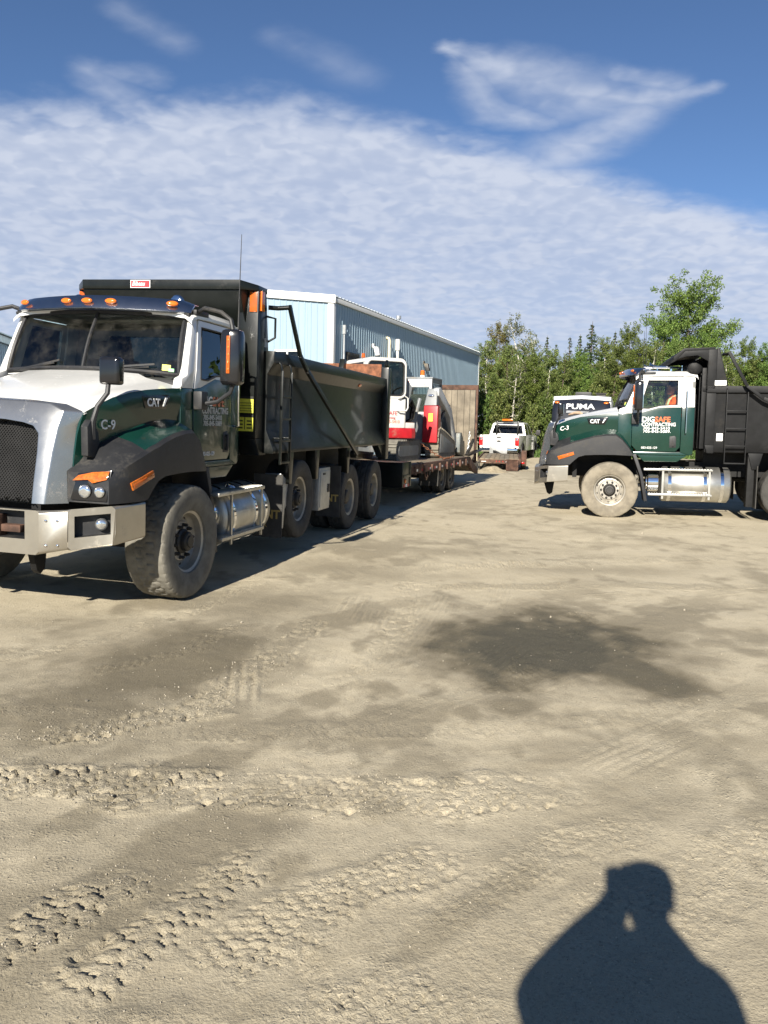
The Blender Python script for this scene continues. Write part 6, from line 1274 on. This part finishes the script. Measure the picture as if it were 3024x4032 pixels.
# ------------------------------------------------------------------ trees
def leaf_quads(pts, size, rng, droop=0.0, outward=None, aspect=.7):
    """small pointed leaf faces at the given points"""
    n = len(pts); a = rng.normal(size=(n, 3)); a /= np.linalg.norm(a, axis=1)[:, None]; b = rng.normal(size=(n, 3))
    if outward is not None: a = a*.75+outward*.6; a /= np.linalg.norm(a, axis=1)[:, None]
    u = np.cross(a, b); u /= np.linalg.norm(u, axis=1)[:, None]; v = np.cross(a, u); v[:, 2] -= droop
    sz = size*rng.uniform(.6, 1.3, n)[:, None]; u = u*sz*aspect*.5; v = v*sz*.5
    V = np.stack([pts-v, pts+u-v*.1, pts+v, pts-u-v*.1], 1).reshape(-1, 3)
    F = np.arange(4*n).reshape(-1, 4); return V, F
def crown_mesh(name, V, F, mat):
    me = bpy.data.meshes.new(name); me.vertices.add(len(V)); me.vertices.foreach_set('co', V.astype(np.float32).ravel())
    me.loops.add(F.size); me.loops.foreach_set('vertex_index', F.astype(np.int32).ravel()); me.polygons.add(len(F)); me.polygons.foreach_set('loop_start', np.arange(0, F.size, 4, dtype=np.int32))
    me.update(); me.validate(); me.materials.append(MATS[mat]); return me
def broadleaf(seed, mat, bark, nleaf, shape, size=.17, open_=0.0, base=.18, lean=0.0, nlimb=34):
    """unit tree 10 m tall: trunk, limbs with twigs, leaf clumps hung on the twigs"""
    rng = np.random.default_rng(seed); mb = MB(); H_ = 10.0
    tp = [Vector((lean*z*z*.02+.10*math.sin(z*.9+seed), .10*math.cos(z*.7+seed*2), z)) for z in np.linspace(0, H_*.93, 9)]
    mb.tube([tuple(p) for p in tp], [.13*(1-i/8.6)+.008 for i in range(9)], 7)
    cl = []
    for k in range(nlimb):
        f = base+(.96-base)*((k+rng.random())/nlimb); z = f*H_; i = min(7, int(f/.93*8)); root = tp[min(8, i)]
        ang = k*2.4+rng.uniform(-.5, .5); reach = shape(f)*rng.uniform(.72, 1.12)
        tip = Vector((root.x+math.cos(ang)*reach, root.y+math.sin(ang)*reach, z+reach*rng.uniform(.15, .65))); mid = root.lerp(tip, .5)+Vector((0, 0, -.12*reach))
        mb.tube([tuple(Vector((root.x, root.y, z-.1))), tuple(mid), tuple(tip)], [.035*(1-f)+.012, .02*(1-f)+.008, .004], 5, cap=False)
        for t_ in np.linspace(.35, 1.0, 5):
            c = (Vector((root.x, root.y, z)).lerp(mid, t_*2) if t_ < .5 else mid.lerp(tip, t_*2-1)); cl.append((c, .16+.30*reach*.42, 1.0))
            if rng.random() < .6:
                c2 = c+Vector(rng.normal(size=3))*.28*reach; mb.tube([tuple(c), tuple(c2)], [.007, .003], 4, cap=False); cl.append((c2, .15+.24*reach*.4, .8))
    cl = [c for c in cl if rng.random() > open_]
    for k in range(10): cl.append((Vector((tp[8].x+rng.normal()*.12, tp[8].y+rng.normal()*.12, H_*(.90+.011*k))), .22-.016*k, .7))
    wsum = sum(c[1]**2*c[2] for c in cl); P_ = []; O_ = []
    cx = np.array([0, 0, H_*.5])
    for c, r, q_ in cl:
        m = max(3, int(nleaf*c_w(r, q_)/wsum)); d = rng.normal(size=(m, 3)); d /= np.linalg.norm(d, axis=1)[:, None]; rad = r*rng.random(m)**.45
        p = np.array(c)+d*rad[:, None]*np.array([1.1, 1.1, .85]); P_.append(p); O_.append(d)
    P_ = np.concatenate(P_); O_ = np.concatenate(O_); O_[:, 2] += .4; O_ /= np.linalg.norm(O_, axis=1)[:, None]
    V, F = leaf_quads(P_, size, rng, .15, O_); return mb.mesh('trunk', bark), crown_mesh('crown', V, F, mat)
def c_w(r, q_): return r*r*q_
def spruce(seed, mat, nper=46, width=1.55, sparse=0.0):
    rng = np.random.default_rng(seed); mb = MB(); H_ = 10.0; mb.tube([(0, 0, 0), (.03, 0, 5), (0, .02, 9.9)], [.13, .08, .012], 7); Vs = []; Fs = []; o = 0; P_ = []; O_ = []
    z = .9
    while z < 9.8:
        f = z/H_; rad = width*(1-f)**.85*rng.uniform(.8, 1.15)+.06; nb = max(4, int(9*(1-f)+4))
        for k in range(nb):
            if rng.random() < sparse: continue
            a = rng.uniform(0, 6.28); L = rad*rng.uniform(.7, 1.1); drop = .30*L; tipz = z-drop+.22*L
            mb.tube([(0, 0, z), (math.cos(a)*L*.6, math.sin(a)*L*.6, z-drop*.8), (math.cos(a)*L, math.sin(a)*L, tipz)], [.018, .010, .003], 4, cap=False)
            m = max(8, int(nper*L)); t_ = rng.random(m)**.7; pz = z-drop*np.sin(t_*1.9)*.9; w_ = .05+.17*L*t_*(1.15-t_)
            p = np.column_stack([math.cos(a)*L*t_, math.sin(a)*L*t_, pz-rng.random(m)*.10])+np.column_stack([-math.sin(a)*w_*rng.normal(size=m), math.cos(a)*w_*rng.normal(size=m), rng.normal(size=m)*.03]); P_.append(p)
            O_.append(np.tile(np.array([[math.cos(a)*.5, math.sin(a)*.5, .8]]), (m, 1)))
        z += .20+.16*(1-f)*rng.uniform(.7, 1.3)
    P_ = np.concatenate(P_); V, F = leaf_quads(P_, .17, rng, .3, np.concatenate(O_), .45); return mb.mesh('trunk', 'bark'), crown_mesh('crown', V, F, mat)
oval = lambda lo, hi: (lambda f: lo+(hi-lo)*max(0.05, math.sin(math.pi*min(1, max(.02, (f-.08)/.95))**.85)))
KIND = {
 'poplar': [broadleaf(11, 'leaf_poplar', 'bark', 46000, oval(1.0, 2.45), .105, 0, .14, nlimb=46), broadleaf(12, 'leaf_poplar', 'bark', 26000, oval(.5, 1.7), .105, .05, .12, nlimb=42)],
 'leafy': [broadleaf(21, 'leaf_birch', 'birch_bark', 22000, oval(.3, 1.4), .10, .05, .10, nlimb=42), broadleaf(22, 'leaf_birch', 'bark', 22000, oval(.35, 1.5), .10, .08, .08, nlimb=42), broadleaf(23, 'leaf_poplar', 'bark', 21000, oval(.3, 1.25), .10, .05, .06, nlimb=40)],
 'pale': [broadleaf(31, 'leaf_pale', 'birch_bark', 6500, oval(.25, 1.3), .11, .12, .22, .6, nlimb=36), broadleaf(32, 'leaf_pale', 'birch_bark', 5500, oval(.2, 1.1), .11, .2, .25, -.5, nlimb=34)],
 'birch': [broadleaf(41, 'leaf_birch', 'birch_bark', 3600, oval(.2, 1.4), .15, .25, .35, 1.0, nlimb=26)],
 'russet': [broadleaf(51, 'leaf_russet', 'bark', 19000, oval(.3, 1.5), .10, .05, .12, nlimb=40)],
 'spruce': [spruce(61, 'leaf_spruce'), spruce(62, 'leaf_spruce', 40, 1.25, .1)],
 'larch': [spruce(63, 'leaf_spruce', 16, 1.1, .35)],
 'shrub': [broadleaf(71, 'leaf_shrub', 'bark', 5200, oval(1.6, 2.9), .42, .0, .05, nlimb=40), broadleaf(72, 'leaf_birch', 'bark', 4600, oval(1.4, 2.6), .40, .05, .05, nlimb=36)]}
F_ = 3260.0
def img_to_plan(px, D):
    """plan position at distance D in the direction of a place in the photograph (survey helper)"""
    u = (px*1.8228-1512)/F_; return u*D, D
def tree(kind, x, y, h, name, label, cat, group, sx=1.0, vi=0, rz=None):
    tm, cm = KIND[kind][vi % len(KIND[kind])]; s = h/10.0
    t = thing(name, label, cat, (x, y, gz(x, y)-.03), (0, 0, rnd.uniform(0, 6.28) if rz is None else rz), group); t.scale = (s*sx, s*sx, s)
    put('trunk', tm, t); put('crown', cm, t); return t
ORD = ['first', 'second', 'third', 'fourth', 'fifth', 'sixth', 'seventh', 'eighth', 'ninth', 'tenth', 'eleventh', 'twelfth', 'thirteenth', 'fourteenth', 'fifteenth', 'sixteenth', 'seventeenth', 'eighteenth', 'nineteenth', 'twentieth', 'twenty-first', 'twenty-second', 'twenty-third', 'twenty-fourth']
def th(top, D, px): return 1.70+((1669+(px*1.8228-1512)*.0227)-top*1.8228)/F_*D*1.01
# (photo column, photo row of the top, distance, kind, variant, girth, label)
NAMED = [
 (1065, 697, 56, 'russet', 0, .95, 'russet_tree', 'russet-tinged leafy tree standing against the corner of the blue building'),
 (1123, 685, 54, 'pale', 0, 1.0, 'pale_birch', 'tall pale thin-leaved birch rising above the parked pickup'),
 (1152, 722, 57, 'pale', 1, .9, 'pale_birch', 'shorter pale thin-leaved birch just right of the tallest pale one'),
 (1102, 780, 50, 'birch', 0, 1.0, 'leaning_birch', 'white-stemmed leaning birch with bare lower branches behind the pickup'),
 (1262, 702, 62, 'spruce', 0, 1.25, 'spruce_tree', 'dark pointed spruce, the tallest conifer spire above the wood'),
 (1216, 734, 62, 'larch', 0, 1.1, 'young_larch', 'thin feathery young conifer left of the tallest spruce spire'),
 (1188, 748, 61, 'larch', 0, 1.0, 'young_larch', 'thinnest feathery conifer between the pale birches and the spruces'),
 (1238, 728, 60, 'spruce', 1, 1.0, 'spruce_tree', 'small dark spruce spire close left of the tallest one'),
 (1168, 730, 60, 'spruce', 1, .9, 'spruce_tree', 'slim dark spruce spire beside the pale birches'),
 (1312, 722, 61, 'spruce', 1, .9, 'spruce_tree', 'slim dark spruce spire right of the tallest one'),
 (1344, 708, 60, 'poplar', 1, .75, 'poplar_tree', 'slender green poplar left of the biggest tree'),
 (1466, 620, 58, 'poplar', 0, 1.0, 'poplar_tree', 'biggest broad green poplar towering behind the far truck'),
 (1415, 690, 55, 'poplar', 1, .9, 'poplar_tree', 'green poplar overlapping the left flank of the biggest tree'),
 (1512, 722, 56, 'poplar', 1, .85, 'poplar_tree', 'green poplar overlapping the right flank of the biggest tree'),
 (1592, 740, 56, 'poplar', 1, .7, 'poplar_tree', 'lower green poplar behind the black box of the far truck'),
 (1655, 745, 54, 'poplar', 0, .75, 'poplar_tree', 'green poplar at the right edge of the photo')]
for px, top, D, kd, vi, sx, nm, lb in NAMED:
    x, y = img_to_plan(px, D); tree(kd, x, y, th(top, D, px), nm, lb, 'tree', 'trees of the wood behind the yard', sx, vi)
row = [(1043, 735, 52), (1085, 742, 51), (1140, 760, 51), (1175, 755, 53), (1205, 765, 52), (1238, 760, 53), (1290, 732, 56), (1318, 738, 54), (1365, 745, 53), (1398, 742, 52), (1452, 740, 53), (1500, 745, 52), (1550, 765, 53), (1622, 770, 55), (1690, 745, 54)]
for i, (px, top, D) in enumerate(row):
    x, y = img_to_plan(px, D); tree('leafy', x, y, th(top, D, px), 'leafy_tree', '%s leafy green tree from the blue building in the front row of the wood' % ORD[i], 'tree', 'trees of the wood behind the yard', rnd.uniform(.95, 1.15), i)
i = 0
for px in range(1040, 1720, 34):
    D = 49.5+rnd.uniform(-1, 1.5); x, y = img_to_plan(px+rnd.uniform(-8, 8), D)
    tree('shrub', x, y, rnd.uniform(2.6, 4.2), 'shrub', '%s bushy green shrub from the blue building along the foot of the wood' % ORD[i], 'shrub', 'shrubs at the edge of the wood', rnd.uniform(.55, .75), i); i += 1
# the rest of the wood, unseen stems and the mass beyond: it also closes the yard to the right
def wood_mass():
    rng = np.random.default_rng(5); P_ = []
    for k in range(240):
        if k < 150: a = R(rng.uniform(7, 30)); D = rng.uniform(60, 72)/math.cos(a)
        else: a = R(rng.uniform(28, 75)); D = rng.uniform(52, 64)
        h = rng.uniform(5.5, 8.0) if k < 150 else rng.uniform(6, 11); r = rng.uniform(1.2, 2.2); m = 260
        d = rng.normal(size=(m, 3)); d /= np.linalg.norm(d, axis=1)[:, None]; d *= rng.random(m)[:, None]**.4
        P_.append(np.array([math.sin(a)*D, math.cos(a)*D, h*.5])+d*np.array([r, r, h*.52]))
    P_ = np.concatenate(P_); V, F = leaf_quads(P_, .55, rng, .1); me = crown_mesh('woodland', V, F, 'leaf_shrub'); o = put('woodland', me); o['kind'] = 'stuff'; o['label'] = 'dense green mass of the wood beyond the front trees'; o['category'] = 'woodland'
wood_mass()
def grass_strip():
    rng = np.random.default_rng(9); n = 16000; a = R(1)*rng.uniform(5.5, 34, n); D = 45.5+rng.random(n)**1.3*8; x = np.sin(a)/np.cos(a)*D; y = D
    keep = (fbm(x*.5, y*.5, 3, 77) > .38); x, y = x[keep], y[keep]; n = len(x); h = rng.uniform(.12, .42, n); z = gbase(x, y); ang = rng.uniform(0, 6.28, n); lx = np.cos(ang)*.05; ly = np.sin(ang)*.05; bx = rng.normal(size=n)*.12; by = rng.normal(size=n)*.12
    V = np.stack([np.column_stack([x-lx, y-ly, z]), np.column_stack([x+lx, y+ly, z]), np.column_stack([x+lx*.3+bx, y+ly*.3+by, z+h]), np.column_stack([x-lx*.3+bx, y-ly*.3+by, z+h])], 1).reshape(-1, 3)
    o = put('grass', crown_mesh('grass', V, np.arange(4*n).reshape(-1, 4), 'grass_blade')); o['kind'] = 'stuff'; o['label'] = 'rough green grass along the foot of the wood'; o['category'] = 'grass'
grass_strip()

# ------------------------------------------------------------------ people
def skinned(name, verts, edges, radii, mat, parent=None, sub=2, root=0):
    me = bpy.data.meshes.new(name); me.from_pydata(verts, edges, []); ob = bpy.data.objects.new(name, me); COL.objects.link(ob)
    md = ob.modifiers.new('skin', 'SKIN'); md.use_smooth_shade = True
    for i, r in enumerate(radii): v = me.skin_vertices[0].data[i]; v.radius = (r, r) if not hasattr(r, '__len__') else r; v.use_root = (i == root)
    sb = ob.modifiers.new('sub', 'SUBSURF'); sb.levels = sub; sb.render_levels = sub
    out = bpy.data.meshes.new_from_object(ob.evaluated_get(bpy.context.evaluated_depsgraph_get())); bpy.data.objects.remove(ob); out.materials.clear(); out.materials.append(MATS[mat])
    return put(name, out, parent)
def head_shape(mb, c, fwd, upv, h=.235):
    """a skull with brow, nose, chin and ears, swept from chin to crown"""
    c = Vector(c); f = Vector(fwd).normalized(); u = Vector(upv).normalized(); r = f.cross(u).normalized(); rings = []
    for t, wx, back, front in ((-.52, .030, .02, .055), (-.47, .045, .035, .088), (-.36, .060, .055, .098), (-.22, .068, .078, .098), (-.12, .072, .088, .102), (0, .075, .096, .096), (.12, .077, .100, .102), (.28, .074, .098, .094), (.40, .060, .080, .072), (.48, .036, .048, .040), (.52, .010, .014, .010)):
        ring = []
        for k in range(20):
            a = 2*math.pi*k/20; cf = math.cos(a); x = (front if cf > 0 else back)*cf; y = wx*math.sin(a)
            if k in (0,) and -.25 < t < .02: x += .026*(1-abs(t+.13)/.14) if abs(t+.13) < .14 else 0
            if k in (2, 18) and -.02 <= t <= .02: x -= .012
            ring.append(c+f*x+r*y+u*(t*h))
        rings.append(ring)
    mb.loft(rings)
    for s in (1, -1): e = c+r*s*.076-f*.012-u*.012; mb.loft([[e+f*.018*math.cos(a)+u*.032*math.sin(a)+r*s*k*.012 for a in [2*math.pi*i/8 for i in range(8)]] for k in (-.5, .6, 1.0)])
def hand(verts, edges, radii, wrist, dirv, palm_n, side, curl=.7, parent_i=None):
    """palm and five bent fingers as a skinned chain rooted at a wrist vertex"""
    d = Vector(dirv).normalized(); n = Vector(palm_n).normalized(); s = d.cross(n).normalized()*side; i0 = parent_i
    def add(p, r, pi): verts.append(tuple(p)); radii.append(r); edges.append((pi, len(verts)-1)); return len(verts)-1
    w_ = Vector(wrist); pm = add(w_+d*.05, .026, i0)
    for k, (off, L) in enumerate(((-.030, .070), (-.010, .082), (.010, .078), (.030, .062))):
        b_ = add(w_+d*.095+s*off, .0105, pm); p1 = w_+d*.095+s*off+d*L*.45+n*L*.15*curl; p2 = p1+d*L*.25*(1-curl*.4)+n*L*.35*curl; p3 = p2+d*L*.1*(1-curl)+n*L*.35*curl
        i1 = add(p1, .009, b_); i2 = add(p2, .0085, i1); add(p3, .0075, i2)
    t0 = add(w_+d*.045-s*.042+n*.012, .012, pm); t1 = add(w_+d*.08-s*.06+n*.035, .0105, t0); add(w_+d*.105-s*.055+n*.055, .009, t1)
# the photographer, standing behind the lens with the phone raised; only the shadow falls into the picture
PH = thing('person', 'person holding up a phone, seen only as a shadow on the dirt', 'person', (0, 0, 0))
hx, hy = .112, -.33
V_ = [(.05, -.42, 1.0), (.05, -.42, 1.2), (.04, -.41, 1.36), (.06, -.38, 1.54), (.10, -.36, 1.66)]; E_ = [(0, 1), (1, 2), (2, 3), (3, 4)]; R_ = [(.20, .14), (.21, .14), (.24, .15), (.21, .13), .11]
def addv(p, r, pi): V_.append(p); R_.append(r); E_.append((pi, len(V_)-1)); return len(V_)-1
for s in (1, -1):
    a = addv((.05+s*.11, -.42, .94), .105, 0); b_ = addv((.05+s*.12, -.40, .52), .068, a); c = addv((.05+s*.125, -.42, .10), .045, b_); d = addv((.05+s*.135, -.30, .045), .04, c); addv((.05+s*.14, -.20, .04), .032, d)
sl = addv((-.17, -.37, 1.47), .13, 3); el = addv((-.23, -.22, 1.38), .09, sl); fl = addv((-.06, -.17, 1.51), .10, el); wl = addv((.055, -.08, 1.60), .06, fl)
sr_ = addv((.25, -.40, 1.48), .135, 3); er = addv((.32, -.27, 1.36), .09, sr_); fr2 = addv((.23, -.17, 1.49), .08, er); wr = addv((.155, -.09, 1.60), .06, fr2)
hand(V_, E_, R_, V_[wl], (.25, .55, .75), (.9, .1, .1), 1, .55, wl); hand(V_, E_, R_, V_[wr], (-.35, .55, .75), (-.9, .1, .1), -1, .55, wr)
skinned('body', V_, E_, R_, 'cloth_dark', PH)
mb = MB(); head_shape(mb, (hx, hy, 1.785), (0, 1, -.05), (0, .05, 1)); mb.lathe([(.05, -.03), (.092, -.01), (.097, .03), (.082, .075), (.03, .10)], (hx, hy-.008, 1.815), (0, 0, 1), 20); mb.build('head', 'hair', PH, sharp=70)
PHN = MB(); PHN.box(.035, .165, -.036, -.028, 1.645, 1.732); tag(PHN.build('phone', 'black_gloss', None, .003), 'thin dark phone held up in both hands, seen only in the shadow', 'phone')
# the driver in the far truck, seated, orange hi-vis
DR = thing('person', 'driver in an orange hi-vis jacket sitting at the wheel of the far truck', 'person', T2_POS, T2_ROT)
V_ = [(-1.10, .50, 1.80), (-1.16, .50, 1.98), (-1.20, .50, 2.16), (-1.19, .50, 2.30), (-1.17, .50, 2.38)]; E_ = [(0, 1), (1, 2), (2, 3), (3, 4)]; R_ = [(.15, .17), (.13, .17), (.13, .19), (.09, .11), .058]
for s in (1, -1):
    a = addv((-.98, .50+s*.10, 1.80), .085, 0); b_ = addv((-.62, .50+s*.13, 1.84), .065, a); c = addv((-.58, .50+s*.13, 1.46), .05, b_); addv((-.42, .50+s*.13, 1.34), .04, c)
    sh_ = addv((-1.19, .50+s*.20, 2.24), .075, 3); e = addv((-1.05, .50+s*.27, 2.02), .055, sh_); w_i = addv((-.80, .50+s*.20, 2.10), .036, e); hand(V_, E_, R_, V_[w_i], (1, -s*.3, -.1), (0, -s*.7, -.7), s, .9, w_i)
skinned('body', V_, E_, R_, 'hi_vis', DR)
mb = MB(); head_shape(mb, (-1.14, .50, 2.50), (1, .0, 0), (0, 0, 1)); mb.build('head', 'skin', DR, sharp=70)
mb = MB(); mb.lathe([(.085, 0), (.092, .03), (.085, .07), (.05, .10), (.01, .11)], (-1.155, .50, 2.53), (0, 0, 1), 18); mb.build('hair', 'hair', DR)
for s in (1, -1):
    mb = MB(); mb.tube([(-1.03, .50+s*.10, 1.82), (-1.02, .50+s*.11, 2.05), (-1.09, .50+s*.12, 2.28), (-1.20, .50+s*.13, 2.355), (-1.32, .50+s*.12, 2.25)], .022, 6); mb.build('reflective_tape', 'hi_vis_tape', DR)
